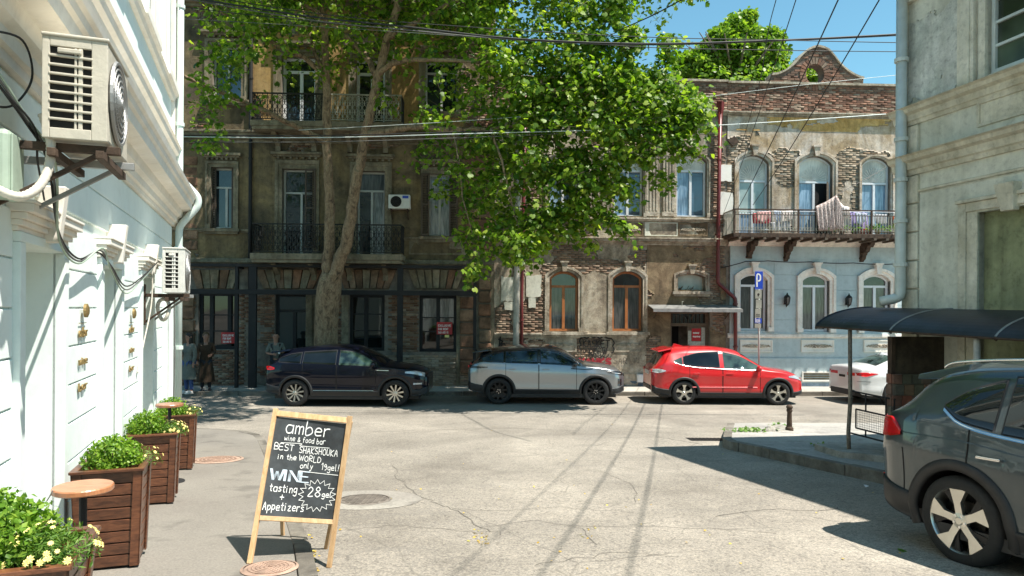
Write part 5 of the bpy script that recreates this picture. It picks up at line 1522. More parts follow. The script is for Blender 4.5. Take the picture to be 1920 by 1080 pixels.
# cornices: stacked mouldings with sloping tops
def mould(z, prof, name, mat=M['whitetrim'], end=.0):
 """prof = outline (out, z) from bottom to top"""
 m = MB(lambda x, y, z_: LW(y, -x, z_)); n = len(prof)
 m.prism([(o_, z + dz) for o_, dz in prof], -4.5, LEN + end)
 return m.build(name, mat, leftB)
mould(2.96, [(-.02, 0), (.05, 0), (.06, .05), (.09, .06), (.10, .13), (.15, .16), (.17, .25), (.30, .27), (.31, .36), (.335, .38), (.345, .43), (.37, .45), (.38, .49), (-.02, .56)], 'lower_cornice', end=.03)
mould(3.95, [(-.02, 0), (.04, 0), (.05, .04), (.07, .05), (.08, .12), (.12, .15), (.13, .22), (.16, .24), (-.02, .28)], 'upper_cornice')
mould(3.62, [(-.02, 0), (.05, 0), (.05, .04), (-.02, .06)], 'thin_band')
mould(4.95, [(-.02, 0), (.05, 0), (.07, .06), (.10, .08), (-.02, .11)], 'sill_band')
mould(8.2, [(-.02, 0), (.10, 0), (.16, .15), (.34, .25), (.40, .45), (-.02, .55)], 'roof_cornice')
for k in range(7):
 s0 = sL(3.2 + 1.15 * k); pc = MB(LW); pc.box(s0, s0 + .62, -.045, .01, 3.70, 3.90); pc.build('frieze_panel', M['white'], leftB, bevel=.006)
# corner pilaster pieces
pc = MB(LW); pc.box(LEN - .13, LEN - .001, -.06, .01, 4.3, 8.15); pc.build('corner_strip', M['whitetrim'], leftB)
# drainpipes
def PL(u_, v_, z_): return LW(u_, v_, z_)
dp = pipe('downpipe', [PL(LEN - .06, -.12, 8.6), PL(LEN - .06, -.12, 3.75), PL(LEN - .06, -.40, 3.45), PL(LEN - .06, -.40, 3.30), PL(LEN - .06, -.12, 2.95), PL(LEN - .06, -.12, -.58)], .055, M['mintpipe'],
     'pale mint drainpipe at the far corner of the white building', [PL(LEN - .06, -.12, z_) for z_ in (6.5, 4.6, 2.6, 1.0)])
# brass wall signs (tiny letters and an emblem, two plaques of loose letters)
for (s_, z0, lab) in ((sL(5.45), 1.62, 'loose brass letters and emblem on the white wall behind the nearest bar tables'), (sL(7.55), 1.58, 'second set of brass letters on the white wall, farther from the camera')):
 t = thing('brass_lettering', lab, 'wall sign', PL(s_, -.03, z0 - .9), 'brass wall signs')
 mb = MB(LW); mb.lathe([(.055, 0), (.055, .02), (.03, .03)], (s_, -.045, z0), 14, 'y'); mb.build('emblem', M['gold'], t)
 tf = lambda x, z: LW(x, -.036, z)
 for (str_, dz, hh) in (('amber', -.20, .085), ('wine', -.42, .07), ('bar', -.62, .07)):
  q = MB();
  text(q, str_, s_ - .13, z0 + dz, hh * .8, .010, tf, wid=.26)
  o = q.build('letters', M['gold'], t); md = o.modifiers.new('thick', 'SOLIDIFY'); md.thickness = .012; md.offset = 0
 q = MB(LW); q.box(s_ - .12, s_ + .12, -.034, -.03, z0 - .10, z0 - .095); q.build('rule', M['gold'], t)

# ------------------------------------------------------------------ air conditioners
def ac_unit(s0, z0, L, H, D, gap, label, mat=M['acbody'], sc=1.0):
 """outdoor unit: near end (grille) faces the camera, fan front faces the street"""
 root = thing('air_conditioner', label, 'air conditioner', LW(s0 + L / 2, -gap - D / 2, z0 - .12), 'air conditioners on the white building')
 v1 = -gap; v0 = -gap - D
 mb = MB(LW)
 t_ = .014
 # casing shell without the near end wall's grille openings
 mb.box(s0 + .02, s0 + L, v0, v1, z0, z0 + H)
 mb.build('casing', mat, root, bevel=.012)
 # near end: frame and slats over a dark radiator
 mb = MB(LW); mb.box(s0 + .012, s0 + .019, v0 + .02, v1 - .02, z0 + .03, z0 + H - .03); mb.build('radiator', M['acdark'], root)
 fr_ = MB(LW)
 fr_.box(s0, s0 + .02, v1 - .035, v1, z0, z0 + H); fr_.box(s0, s0 + .02, v0, v0 + .075, z0, z0 + H)
 fr_.box(s0, s0 + .021, v0 + .075, v1 - .035, z0, z0 + .055); fr_.box(s0, s0 + .021, v0 + .075, v1 - .035, z0 + H - .05, z0 + H)
 vm = v0 + .075 + (D - .11) * .24
 fr_.box(s0 + .001, s0 + .017, vm - .005, vm + .016, z0 + .05, z0 + H - .05)
 fr_.box(s0 + .001, s0 + .016, vm + .022, vm + .034, z0 + .05, z0 + H - .05)
 fr_.build('end_frame', mat, root, bevel=.004)
 n = 8
 for k in range(1, n + 1):
  zz = z0 + .055 + (H - .105) * k / (n + 1)
  q = MB(LW); q.hexa([(s0 - .004, v0 + .07, zz - .010), (s0 - .004, v1 - .03, zz - .006), (s0 + .014, v1 - .03, zz - .006), (s0 + .014, v0 + .07, zz - .010), (s0 - .004, v0 + .07, zz + .002), (s0 - .004, v1 - .03, zz + .006), (s0 + .014, v1 - .03, zz + .006), (s0 + .014, v0 + .07, zz + .002)])
  q.build('grille_slat', mat, root, bevel=.003)
 q = MB(LW); q.box(s0 - .012, s0 + .004, v0 + .12, v1 - .07, z0 + H - .085, z0 + H - .058); q.build('grip', mat, root, bevel=.006)
 # lid
 q = MB(LW); q.box(s0 - .008, s0 + L + .006, v0 - .008, v1 + .004, z0 + H, z0 + H + .018); q.build('lid', mat, root, bevel=.006)
 # fan on the street side
 uc, zc, Rf = s0 + L * .40, z0 + H * .50, H * .42
 q = MB(LW); q.lathe([(Rf, 0), (Rf, .004)], (uc, v0 - .001, zc), 40, 'y'); q.build('fan_well', M['acdark'], root)
 q = MB(LW)
 for k in range(7):
  rr = Rf * (k + 1) / 7
  pts = [(uc + rr * math.cos(t), v0 - .014 - .016 * (1 - (k / 6) ** 2), zc + rr * math.sin(t)) for t in [i * math.pi / 16 for i in range(33)]]
  q.tube(pts, .0055 if k < 6 else .012, 5, caps=False)
 for k in range(40):
  t = k * math.pi / 20; q.tube([(uc + Rf * .14 * math.cos(t), v0 - .030, zc + Rf * .14 * math.sin(t)), (uc + Rf * .6 * math.cos(t + .12), v0 - .026, zc + Rf * .6 * math.sin(t + .12)), (uc + Rf * math.cos(t + .25), v0 - .008, zc + Rf * math.sin(t + .25))], .0022, 3, caps=False)
 q.lathe([(Rf * .15, .0), (Rf * .13, .012)], (uc, v0 - .026, zc), 14, 'y')
 q.build('fan_guard', M['alloy'] if False else M['zinc'], root)
 # brackets
 for du in (.06, L - .10):
  q = MB(LW); q.box(s0 + du, s0 + du + .04, v0 - .05, .0, z0 - .055, z0 - .012); q.bar((s0 + du + .02, -.005, z0 - .38), (s0 + du + .02, v0 + .04, z0 - .05), .025, .025); q.box(s0 + du + .002, s0 + du + .038, -.03, 0, z0 - .40, z0 + .1)
  q.build('bracket', M['rustiron'] if du < .1 else M['zinc'], root, bevel=.003)
 for vv in (v0 + .03, v1 - .05):
  q = MB(LW); q.box(s0 - .03, s0 + L + .02, vv - .02, vv + .02, z0 - .098, z0 - .056) ; q.build('rail', M['rustiron'], root, bevel=.003)
 return root
ac_unit(sL(3.50), 2.53, .60, .53, .30, .27, 'large yellowed air conditioner on the white wall nearest the camera')
ac_unit(sL(8.42), 1.83, .74, .54, .25, .22, 'smaller white air conditioner farther along the white wall, above the planters', M['acwhite'])
# junction box, hose, cables
s_ = sL(3.46)
t = thing('junction_box', 'grey-green cable junction box on the white wall under the big air conditioner', 'junction box', LW(s_, -.1, 2.12))
mb = MB(LW); mb.box(s_ - .02, s_ + .20, -.15, .0, 2.20, 2.55); mb.build('box', M['junction'], t, bevel=.03)
mb = MB(LW); mb.box(s_, s_ + .18, -.158, -.148, 2.22, 2.53); mb.build('cover', M['junction'], t, bevel=.004)
def arcpts(c, r0, a0, a1, n, pl): return [pl(c, r0, a0 + (a1 - a0) * k / n) for k in range(n + 1)]
hs = [LW(s_ + .10, -.26, 2.66), LW(s_ + .09, -.30, 2.52), LW(s_ + .06, -.30, 2.38), LW(s_ + .0, -.27, 2.26), LW(s_ - .06, -.20, 2.20), LW(s_ - .08, -.10, 2.24), LW(s_ - .06, -.04, 2.31)]
def catmull(P, n=6):
 P = [Vector(p) for p in P]; o = []
 for i in range(len(P) - 1):
  p0, p1, p2, p3 = P[max(i-1, 0)], P[i], P[i+1], P[min(i+2, len(P)-1)]
  for k in range(n):
   t = k / n; o.append(.5 * ((2*p1) + (-p0+p2)*t + (2*p0-5*p1+4*p2-p3)*t*t + (-p0+3*p1-3*p2+p3)*t**3))
 o.append(P[-1]); return o
H_ = catmull(hs, 10); rr = [.021 + (.003 if k % 2 else 0) for k in range(len(H_))]
tag(MB().tube(H_, rr, 12).build('drain_hose', M['hose'], smooth=True), 'thick dirty-white ribbed hose curling under the big air conditioner', 'hose')
def loose_cable(P, r, m, label, n=8):
 return tag(MB().tube(catmull(P, n), r, 6).build('loose_cable', M[m], smooth=True), label, 'cable', 'loose cables on the white wall')
loose_cable([LW(sL(3.3), -.10, 2.98), LW(sL(3.45), -.2, 3.0), LW(sL(3.60), -.20, 2.86), LW(sL(3.58), -.12, 2.70), LW(sL(3.4), -.06, 2.66), LW(sL(3.2), -.05, 2.72)], .006, 'cable', 'black cable looping over the wall left of the big air conditioner')
loose_cable([LW(sL(3.0), -.06, 3.0), LW(sL(3.3), -.10, 2.78), LW(sL(3.55), -.22, 2.60), LW(sL(3.7), -.2, 2.44), LW(sL(4.2), -.10, 2.30)], .006, 'cable', 'black cable running down behind the junction box hose')
for k in range(3):
 d_ = k * .018
 loose_cable([LW(sL(3.1), -.05 - d_, 2.9 + d_), LW(sL(3.55), -.18, 2.62 + d_), LW(sL(3.80), -.22 - d_, 2.46), LW(sL(4.35), -.14, 2.12 - d_), LW(sL(5.0), -.10, 2.00 - d_), LW(sL(5.7), -.08 - d_, 2.10 + d_), LW(sL(6.1), -.10, 2.02 - d_), LW(sL(6.9), -.08, 1.86 - 2 * d_), LW(sL(7.7), -.10, 1.98 - d_), LW(sL(8.45), -.16, 2.2)], .007, ('cable', 'cablegrey', 'junction')[k],
  ('upper black strand of the cable bundle sagging between the two air conditioners', 'grey strand of the cable bundle sagging between the two air conditioners', 'green strand of the cable bundle sagging between the two air conditioners')[k])
loose_cable([LW(sL(8.5), -.10, 2.2), LW(sL(8.45), -.10, 1.7), LW(sL(8.2), -.05, 1.2), LW(sL(7.9), -.04, .9)], .009, 'hose', 'thin white hose dropping from the smaller air conditioner')
loose_cable([LW(sL(11.0), -.06, 1.9), LW(sL(11.0), -.08, 1.0), LW(sL(10.98), -.06, -.5)], .010, 'cablegrey', 'grey cable running down the far corner of the white wall')
c_ = LW(sL(8.55), -.22, 1.62)
mb = MB(lambda x, y, z: (c_[0] + x, c_[1] + y, c_[2] + z)); mb.tube([(.07 * math.cos(t), .02 * math.sin(2 * t), .13 * math.sin(t)) for t in [i * math.pi / 12 for i in range(25)]], .022, 8)
tag(mb.build('coiled_hose', M['hose'], smooth=True), 'coiled dirty hose hanging below the smaller air conditioner', 'hose')

# ================================================================== right building
rightB = thing('grey_building', 'tall grey-green building with peeling plaster on the right corner', 'building', RW(4, 0, -.6))
HR = 6.75
def zr_(px, py, v=0): return RW.uz(px, py, v)
wu0, wz0 = zr_(1852, 140); ou0, oz1 = zr_(1835, 398)
Rwin = [(wu0, wu0 + 1.25, wz0, wz0 + 1.5), (ou0, ou0 + 1.5, .25, oz1)]
holesR = [Rwin[0] + (.2,), Rwin[1] + (.16,)] + [(a + 3.3 * k, c + 3.3 * k, d, e, .2) for k in (1, 2, 3) for a, c, d, e in Rwin]
holes_wall(RW, 0, 15.5, -1.6, HR, holesR, back=8).build('wall', M['rgrey'], rightB)
# north face of the building (towards the cross street)
EN = Frame(*RW(0, 0, 0)[:2], math.atan2(.206, .979) + math.pi)
def mouldR(z, prof, name, u0=-.0, mat=M['rtrim']):
 m = MB(lambda x, y, z_: RW(y, -x, z_)); m.prism([(o_, z + dz) for o_, dz in prof], u0 - .0, 15.4); return m.build(name, mat, rightB)
z_a = zr_(1707, 212)[1]; z_b = zr_(1707, 300)[1]; z_c = zr_(1736, 352)[1]
mouldR(z_a - .20, [(-.02, 0), (.03, 0), (.05, .05), (.07, .06), (.09, .14), (.15, .17), (.17, .22), (.22, .24), (-.02, .28)], 'upper_ledge', -.1)
mouldR(z_b - .24, [(-.02, 0), (.04, 0), (.06, .06), (.09, .08), (.11, .17), (.17, .20), (.19, .25), (.24, .27), (-.02, .31)], 'lower_ledge', -.1)
mouldR(z_c - .05, [(-.02, 0), (.025, .01), (.03, .04), (-.02, .06)], 'thin_ledge', .25)
mouldR(HR - .5, [(-.02, 0), (.08, 0), (.12, .15), (.30, .22), (.42, .30), (.45, .45), (-.02, .55)], 'roof_cornice', 0)
# corner quoins on the street face
zz = z_b - .26; k = 0
while zz > -1.0:
 h_ = .42; mb = MB(RW); mb.box(.05, .34, -.045, .01, zz - h_ + .02, zz); mb.build('quoin', M['rtrim'], rightB, bevel=.012); zz -= h_
mb = MB(RW); mb.box(.05, .34, -.05, .01, z_b + .08, z_a - .22); mb.build('corner_panel', M['rtrim'], rightB, bevel=.01)
mb = MB(RW); mb.box(.0, .10, -.03, .01, z_a + .1, HR - .55); mb.build('corner_strip', M['rtrim'], rightB)
# pilaster and window surround on the upper floor
a, c, d, e = Rwin[0]
for k in range(4):
 a_, c_2 = a + 3.3 * k, c + 3.3 * k
 mb = MB(RW); mb.box(a_ - .42, a_ - .16, -.07, .01, d - .25, e + .3); mb.box(a_ - .37, a_ - .21, -.09, -.069, d - .1, e + .1); mb.build('pilaster', M['rtrim'], rightB, bevel=.008)
 mb = MB(RW); mb.box(a_ - .10, a_, -.05, .18, d - .05, e); mb.box(c_2, c_2 + .10, -.05, .18, d - .05, e); mb.box(a_ - .12, c_2 + .12, -.09, .1, d - .14, d - .051); mb.box(a_ - .1, c_2 + .1, -.05, .181, e, e + .15); mb.build('window_surround', M['rtrim'], rightB, bevel=.008)
 window(RW, rightB, a_ + .005, c_2 - .005, d, e, mull=(.5,), hb=(.22, .44, .66, .86), fm=M['greypipe'], pm=M['glassold'] if 'glassold' in M else M['glass'], v=.05, fw=.055)
 mb = MB(RW); pa, pc_ = a_ - .1, c_2 + .1; zp0, zp1 = d - .62, d - .36
 mb.box(pa, pc_, -.03, .01, zp1, zp1 + .04); mb.box(pa, pc_, -.03, .01, zp0 - .04, zp0); mb.box(pa - .04, pa, -.03, .011, zp0 - .04, zp1 + .04); mb.box(pc_, pc_ + .04, -.03, .011, zp0 - .04, zp1 + .04); mb.box(pa, pc_, -.012, .009, zp0, zp1); mb.build('sunk_panel', M['rtrim'], rightB, bevel=.006)
# blind opening with keystone on the ground floor
a, c, d, e = Rwin[1]
for k in range(4):
 a_, c_2 = a + 3.3 * k, c + 3.3 * k
 mb = MB(RW); mb.box(a_ - .28, a_ - .16, -.05, .01, d, e + .14); mb.box(a_ - .16, a_, -.03, .15, d, e + .02); mb.box(c_2, c_2 + .16, -.03, .15, d, e + .02); mb.box(c_2 + .16, c_2 + .28, -.05, .01, d, e + .14); mb.box(a_ - .159, c_2 + .159, -.05, .012, e + .021, e + .14); mb.box(a_ - .30, c_2 + .30, -.085, .01, e + .141, e + .19)
 mb.build('window_surround', M['rtrim'], rightB, bevel=.008)
 mb = MB(RW); mb.box(a_ + .001, c_2 - .001, .09, .14, d, e - .001); mb.build('blind_panel', M['blindpanel'], rightB)
 uc = (a_ + c_2) / 2 - .25; mb = MB(RW); mb.hexa([(uc - .09, -.10, e - .05), (uc + .09, -.10, e - .05), (uc + .09, .0, e - .05), (uc - .09, .0, e - .05), (uc - .14, -.16, e + .30), (uc + .14, -.16, e + .30), (uc + .14, .0, e + .30), (uc - .14, .0, e + .30)]); mb.build('keystone', M['rtrim'], rightB, bevel=.01)
# broken plaster layers: coat with ragged edges low down, peeling coat above
skin(RW, .36, 7.5, -.2, z_c - .06, holesR, lambda a_, b_: (fbm(a_, b_, 71, 5, 1.1) + (b_ - .9) * .22) > .42, M['rgrey'], rightB, v=-.022, cell=.03, seed=71)
skin(RW, .02, 7.5, -1.2, 1.6, holesR, lambda a_, b_: (fbm(a_, b_, 72, 5, 1.1) + (b_ - .9) * .22) < .55, M['rdirty'], rightB, v=-.008, cell=.04, seed=72)
skin(RW, .12, wu0 - .44, z_a + .08, HR - .6, holesR, lambda a_, b_: fbm(a_, b_, 73, 5, 1.6) > .44, M['rpeel'], rightB, v=-.012, cell=.025, seed=73)
pipe('downpipe', [RW(.13, -.14, HR - .2), RW(.13, -.14, 2.1), RW(.13, -.14, 1.86), RW(-.02, -.36, 1.80)], .075, M['greypipe'], 'thick grey-green drainpipe down the corner of the right building', [RW(.13, -.14, z_) for z_ in (6.4, 5.4, z_a - .4, z_b - .3, 3.0, 2.35)])
wall_nail = None

# ------------------------------------------------------------------ curved shelter over the basement stairs
sh = thing('stair_shelter', 'curved dark blue sheet shelter on posts beside the right building', 'shelter', RW(1.5, -.5, -.5))
zt, ze = 1.70, 1.405
def shel(u_, t_, dz=0):   # t 0 at the wall, 1 at the eave
 v_ = -1.02 * math.sin(t_ * 1.25) / math.sin(1.25)
 zz_ = ze + (zt - ze) * (math.cos(t_ * 1.25) - math.cos(1.25)) / (1 - math.cos(1.25))
 return RW(u_, v_, zz_ + dz - .015 * u_)
segs = [(-.62, .95), (.97, 2.55), (2.57, 4.2), (4.22, 5.9)]
for s0, s1 in segs:
 mb = MB(); n = 12
 for k in range(n):
  a, b_ = k / n, (k + 1) / n
  mb.hexa([shel(s0, a, -.006), shel(s1, a, -.006), shel(s1, b_, -.006), shel(s0, b_, -.006), shel(s0, a, .006), shel(s1, a, .006), shel(s1, b_, .006), shel(s0, b_, .006)])
 mb.build('roof_sheet', M['tinroof'], sh, smooth=False)
for s0 in (-.62, .96, 2.56, 4.21):
 mb = MB(); mb.tube([shel(s0, k / 12, .010) for k in range(13)], .013, 6); mb.build('seam', M['zinc'] if s0 > 0 else M['tinroof'], sh)
 mb = MB(); mb.tube([shel(s0, k / 12, -.03) for k in range(13)], .018, 6); mb.build('roof_rib', M['rustiron'], sh)
mb = MB(); mb.tube([shel(-.62, 1, -.01), shel(5.9, 1, -.01)], .016, 6); mb.build('eave_rail', M['rustiron'], sh)
mb = MB()   # small graffiti on the sheet
tf = lambda x, z: Vector(shel(-.35 + x, .97 - z, .009))
text(mb, 'akro', 0, 0.10, .22, .012, lambda x, z: tf(x, z), slant=.1, xs=.6); text(mb, 'sen', .62, .14, .18, .010, tf, xs=.6)
mb.build('graffiti', M['spraygrey'], sh)
posts = [RW(.08, -.95, 0), RW(2.25, -.95, 0)]
for i_, p in enumerate(posts):
 zb_ = g(p[0], p[1]) + .13
 mb = MB(); mb.tube([(p[0], p[1], zb_), (p[0] - .015, p[1], zb_ + .35), (p[0] + .01, p[1], zb_ + .8), (p[0], p[1], ze - .03)], .030 if i_ == 0 else .036, 8); mb.build('post', M['polewhite'] if i_ else M['rustpole'], sh, smooth=True)
# stairwell enclosure: tiled parapet, board wall above
def pxX(x, Y, z=None): return (x - 960) / FPX * Y
yf = 9.65
encl = thing('stairwell_wall', 'tiled and boarded basement stairwell wall under the curved shelter', 'wall', (5.9, yf + .1, -.55))
x0, x1 = pxX(1674, yf), 6.6
zb_ = -.60; zt1 = at(1700, 702, yf).z
EF = lambda x, y, z: (x, yf + y, z)
mb = MB(EF); mb.box(x0 + .012, x1, .012, .15, zb_, zt1 - .01); mb.build('tiled_base', M['mortar'], encl)
tw, th = .135, .155; nz = int((zt1 - zb_) / th)
for j in range(nz + 1):
 z0 = zb_ + j * th
 for i_ in range(int((x1 - x0) / tw)):
  if x0 + i_ * tw > 6.4: continue
  mb = MB(EF); mb.box(x0 + i_ * tw + .004 + (.03 if j % 2 else 0), x0 + (i_ + 1) * tw - .004 + (.03 if j % 2 else 0), -.012 + rnd.uniform(-.004, .004), .012, z0 + .004, min(z0 + th - .004, zt1)); mb.build('tile', M['tile'], encl, bevel=.004)
 for i_ in range(1):
  mb = MB(EF); mb.box(x0 - .012, x0 + .012, .015 + i_ * tw, .012 + (i_ + 1) * tw - .004, z0 + .004, min(z0 + th - .004, zt1)); mb.build('tile', M['tile'], encl, bevel=.004)
mb = MB(EF); mb.box(x0 + .02, pxX(1832, yf), .04, .12, zt1, 1.30); mb.build('board', M['board'], encl)
mb = MB(EF); mb.box(x0 - .0, x0 + .05, .02, .13, zt1, 1.30); mb.build('board_edge', M['rustiron'], encl)
mb = MB(EF); mb.box(pxX(1832, yf), x1 + .6, .5, .55, zt1, 1.5); mb.build('dark_back', M['darkbrown'], encl)
q = [(pxX(1800, yf) , .0, 1.02), (pxX(1815, yf), .0, .98), (pxX(1838, yf), -.02, .93), (pxX(1850, yf), .05, .90)]
mb = MB(EF); mb.tube(catmull(q, 5), .035, 8); mb.build('pipe_stub', M['polewhite'], encl, smooth=True)
# concrete step below
st = [(4.72, 10.8), (4.72, 10.0), (5.25, 9.4), (5.8, 9.4), (5.8, 10.9)]
mb = MB(); n = len(st); T_ = [mb.pt((x, y, g(x, y) + .235)) for x, y in st[::-1]]; Bt = [mb.pt((x, y, g(x, y) + .0)) for x, y in st[::-1]]; mb.face(T_[::-1])
for k in range(n): mb.face((T_[k], T_[(k+1) % n], Bt[(k+1) % n], Bt[k]))
tag(mb.build('concrete_step', M['concrete'], bevel=.01), 'low concrete step at the foot of the shelter post', 'step')
# railing with wire mesh
rl = thing('mesh_railing', 'black railing with zinc-grey wire mesh between shelter post and tiled wall', 'railing', (5.1, 10.0, -.5))
p0 = Vector((posts[0][0] + .02, posts[0][1], 0)); p1 = Vector((x0 + .03, yf - .02, 0))
def rp(t_, z_): q_ = p0.lerp(p1, t_); return (q_.x, q_.y, z_ - .05 * t_)
z_hi, z_m1, z_m0, z_lo = at(1610, 733, p0.y).z, at(1610, 765, p0.y).z, at(1610, 800, p0.y).z, at(1610, 812, p0.y).z
for z_ in (z_hi, z_m1 + .0, z_m0, z_lo):
 mb = MB(); a_ = .0 if z_ in (z_hi, z_lo) else .12; mb.tube([rp(a_, z_), rp(1, z_)], .013, 6); mb.build('rail', M['steel'], rl)
for t_, za_, zc_2 in ((.12, z_m0, z_m1), (.35, z_m1, z_hi), (.8, z_m1, z_hi), (.35, z_lo, z_m0), (.98, z_lo, z_hi)):
 mb = MB(); mb.tube([rp(t_, za_), rp(t_, zc_2)], .011, 6); mb.build('upright', M['steel'], rl)
mb = MB(); n = 22
for k in range(n + 1): t_ = .12 + .88 * k / n; mb.tube([rp(t_, z_m0), rp(t_, z_m1)], .0028, 4)
for k in range(9): z_ = z_m0 + (z_m1 - z_m0) * k / 8; mb.tube([rp(.12, z_), rp(1, z_)], .0028, 4)
mb.build('wire_mesh', M['zinc'], rl)

# ================================================================== A-frame chalkboard
def lift(p, up): return (p.x, p.y, p.z + up)
TL = at(517, 769, 5.55); TR = at(656, 783, 5.46)
FL = gp(468, 1057, .085); FR_ = gp(617, 1064, .0)
BL = gp(531, 1021, .0); BR = gp(611, 1029, .0)
board = thing('sandwich_board', 'tilted wooden A-frame chalkboard advertising wine tasting on the left kerb', 'chalkboard sign', ((FL.x + FR_.x) / 2, 5.5, g(-1.6, 5.5)))
Xb = (TR - TL).normalized(); Lb = (FL - TL).normalized(); Nb = Xb.cross(-Lb).normalized()   # towards the camera
if Nb.y > 0: Nb = -Nb
wleg, tleg = .034, .030
def plank(name, p, q, w_, t_, mat, parent, n=None, bev=.002):
 mb = MB(); mb.bar(p, q, w_, t_, up=n or Nb); return mb.build(name, mat, parent, bevel=bev)
upE = -Lb * .012
plank('leg', TL - Lb * .012, FL, wleg, tleg, M['pine'], board); plank('leg', TR - (FR_ - TR).normalized() * .012, FR_, wleg, tleg, M['pine'], board)
for T_, F_ in ((TL, BL), (TR, BR)):
 t0 = T_ - Nb * .035 + (F_ - T_) * .02
 plank('leg', t0, F_, .028, .026, M['pine'], board)
mb = MB(); mb.tube([TL - Nb * .02 + (BL - TL) * .03, TR - Nb * .02 + (BR - TR) * .03], .006, 6); mb.build('hinge', M['rustiron'], board)
# panel corners (between the legs)
LEGL, LEGR = FL - TL, FR_ - TR
top0, bot0 = .045, .715
cTL, cTR = TL + LEGL * top0, TR + LEGR * top0
cBL, cBR = TL + LEGL * bot0, TR + LEGR * (bot0 - .012)
plank('top_bar', TL + LEGL * .022 + Xb * .017, TR + LEGR * .022 - Xb * .017, .044, .024, M['pine'], board)
plank('bottom_bar', cBL + LEGL * .004 + Xb * .017, cBR + LEGR * .004 - Xb * .017, .034, .024, M['pine'], board)
pc = [cTL + Xb * .012, cTR - Xb * .012, cBR - Xb * .012, cBL + Xb * .012]
mb = MB(); nb_ = 10
bq = lambda x, y, k: pc[0].lerp(pc[1], x).lerp(pc[3].lerp(pc[2], x), y) + Nb * k
for kk in (0, -.008):
 for i_ in range(nb_):
  for j_ in range(nb_): mb.poly([bq(i_ / nb_, (j_ + 1) / nb_, kk), bq((i_ + 1) / nb_, (j_ + 1) / nb_, kk), bq((i_ + 1) / nb_, j_ / nb_, kk), bq(i_ / nb_, j_ / nb_, kk)])
mb.build('board_panel', M['chalkboard'], board)
plank('stay', BL.lerp(TL, .25), BR.lerp(TR, .25), .02, .02, M['pine'], board)
# lettering: x 0..1 across, y 0 top .. 1 bottom, taken from the photograph's board
def bt(x, y, k=.003):
 a = pc[0].lerp(pc[1], x); b_ = pc[3].lerp(pc[2], x); return a.lerp(b_, y) + Nb * k
AS = (pc[1] - pc[0]).length / (pc[3] - pc[0]).length
def btf(x, y): return bt(x, 1 - y)      # y up
def wr(mb, s, x, y, h, w_=.011, wid=None, jit=.06, slant=.02):
 # h as fraction of the height; correct aspect with xs
 tf = lambda X, Y: bt(X, 1 - Y)
 return text(mb, s, x, 1 - y, h, w_, lambda X, Y: tf(X, Y), jit=jit, wid=wid, slant=slant, xs=1 / AS)
ch = MB()
wr(ch, 'amber', .17, .155, .135, .013, wid=.60, jit=.03)
wr(ch, 'wine & food bar', .17, .235, .055, .007, wid=.56)
ribbon(ch, [(.13, 1 - .262), (.42, 1 - .252), (.40, 1 - .275), (.80, 1 - .268)], .006, lambda X, Y: bt(X, 1 - Y))
wr(ch, 'BEST', .05, .335, .062, .008, wid=.27); wr(ch, 'SHAKSHOUKA', .40, .345, .062, .008, wid=.52)
wr(ch, 'in the', .12, .425, .055, .008, wid=.25); wr(ch, 'WORLD', .41, .425, .055, .008, wid=.30)
wr(ch, 'only', .44, .495, .055, .008, wid=.17); wr(ch, '19gel!', .73, .495, .062, .008, wid=.25)
ribbon(ch, [(.44, 1 - .525), (.70, 1 - .532), (.97, 1 - .535)], .006, lambda X, Y: bt(X, 1 - Y))
wr(ch, 'tasting', .08, .745, .075, .009, wid=.36); wr(ch, '+', .235, .83, .07, .009); wr(ch, 'Appetizers', .03, .925, .078, .009, wid=.54)
wr(ch, '28', .60, .765, .095, .011, wid=.16); wr(ch, 'gel', .79, .765, .055, .009, wid=.13)
zig = []
n = 17
for k in range(n * 2 + 1):
 t = 2 * math.pi * k / (n * 2); r_ = 1.0 if k % 2 else .74
 zig.append((.725 + .255 * r_ * math.cos(t), 1 - (.755 + .16 * r_ * math.sin(t))))
for a, b_ in zip(zig[:-1], zig[1:]): ribbon(ch, [a, b_], .0055, lambda X, Y: bt(X, 1 - Y), sharp=True)
o = ch.build('chalk_lettering', M['chalk'], board)
wi = MB()
x0_, y0_, h_, = .06, .635, .105
for s_, xo, wd in (('W', .06, .17), ('I', .255, .0), ('N', .32, .12), ('E', .47, .10)):
 sc_ = {'W': .7, 'I': .1, 'N': .5, 'E': .5}[s_]
 for st in GL[s_]:
  for d_ in (-.013, .013) if s_ != 'I' else (-.012, .0, .012):
   ribbon(wi, [(xo + p[0] / sc_ * max(wd, .005) + d_, 1 - y0_ + p[1] * h_) for p in st], .010, lambda X, Y: bt(X, 1 - Y), sharp=True)
  ribbon(wi, [(xo + p[0] / sc_ * max(wd, .005), 1 - y0_ + p[1] * h_) for p in st], .012, lambda X, Y: bt(X, 1 - Y, .0025), sharp=True)
wi.build('chalk_block_lettering', M['chalkblue'], board)

# ================================================================== planters along the left wall
def bush(root, c, rx, ry, rz, n, mat, leaf=.022, seed=1, flower=None):
 r = np.random.default_rng(seed)
 # stems
 d = r.normal(size=(n, 3)); d /= np.linalg.norm(d, axis=1)[:, None]; d[:, 2] = np.abs(d[:, 2]) * 1.0 - .12
 lump = 1 + .09 * np.sin(d[:, 0] * 5 + seed) * np.cos(d[:, 1] * 6) + .10 * np.sin(d[:, 2] * 9 + d[:, 0] * 7)
 rad = (r.random(n) ** .35) * lump * (1 + .10 * r.normal(size=n) * .6)
 P = d * rad[:, None] * np.array([rx, ry, rz]) + np.array(c)
 nrm = d * .8 + r.normal(size=(n, 3)) * .7; nrm /= np.linalg.norm(nrm, axis=1)[:, None]
 return leaves('leaves', P, nrm, leaf * (0.7 + .6 * r.random(n)), mat, root, r, BOX)

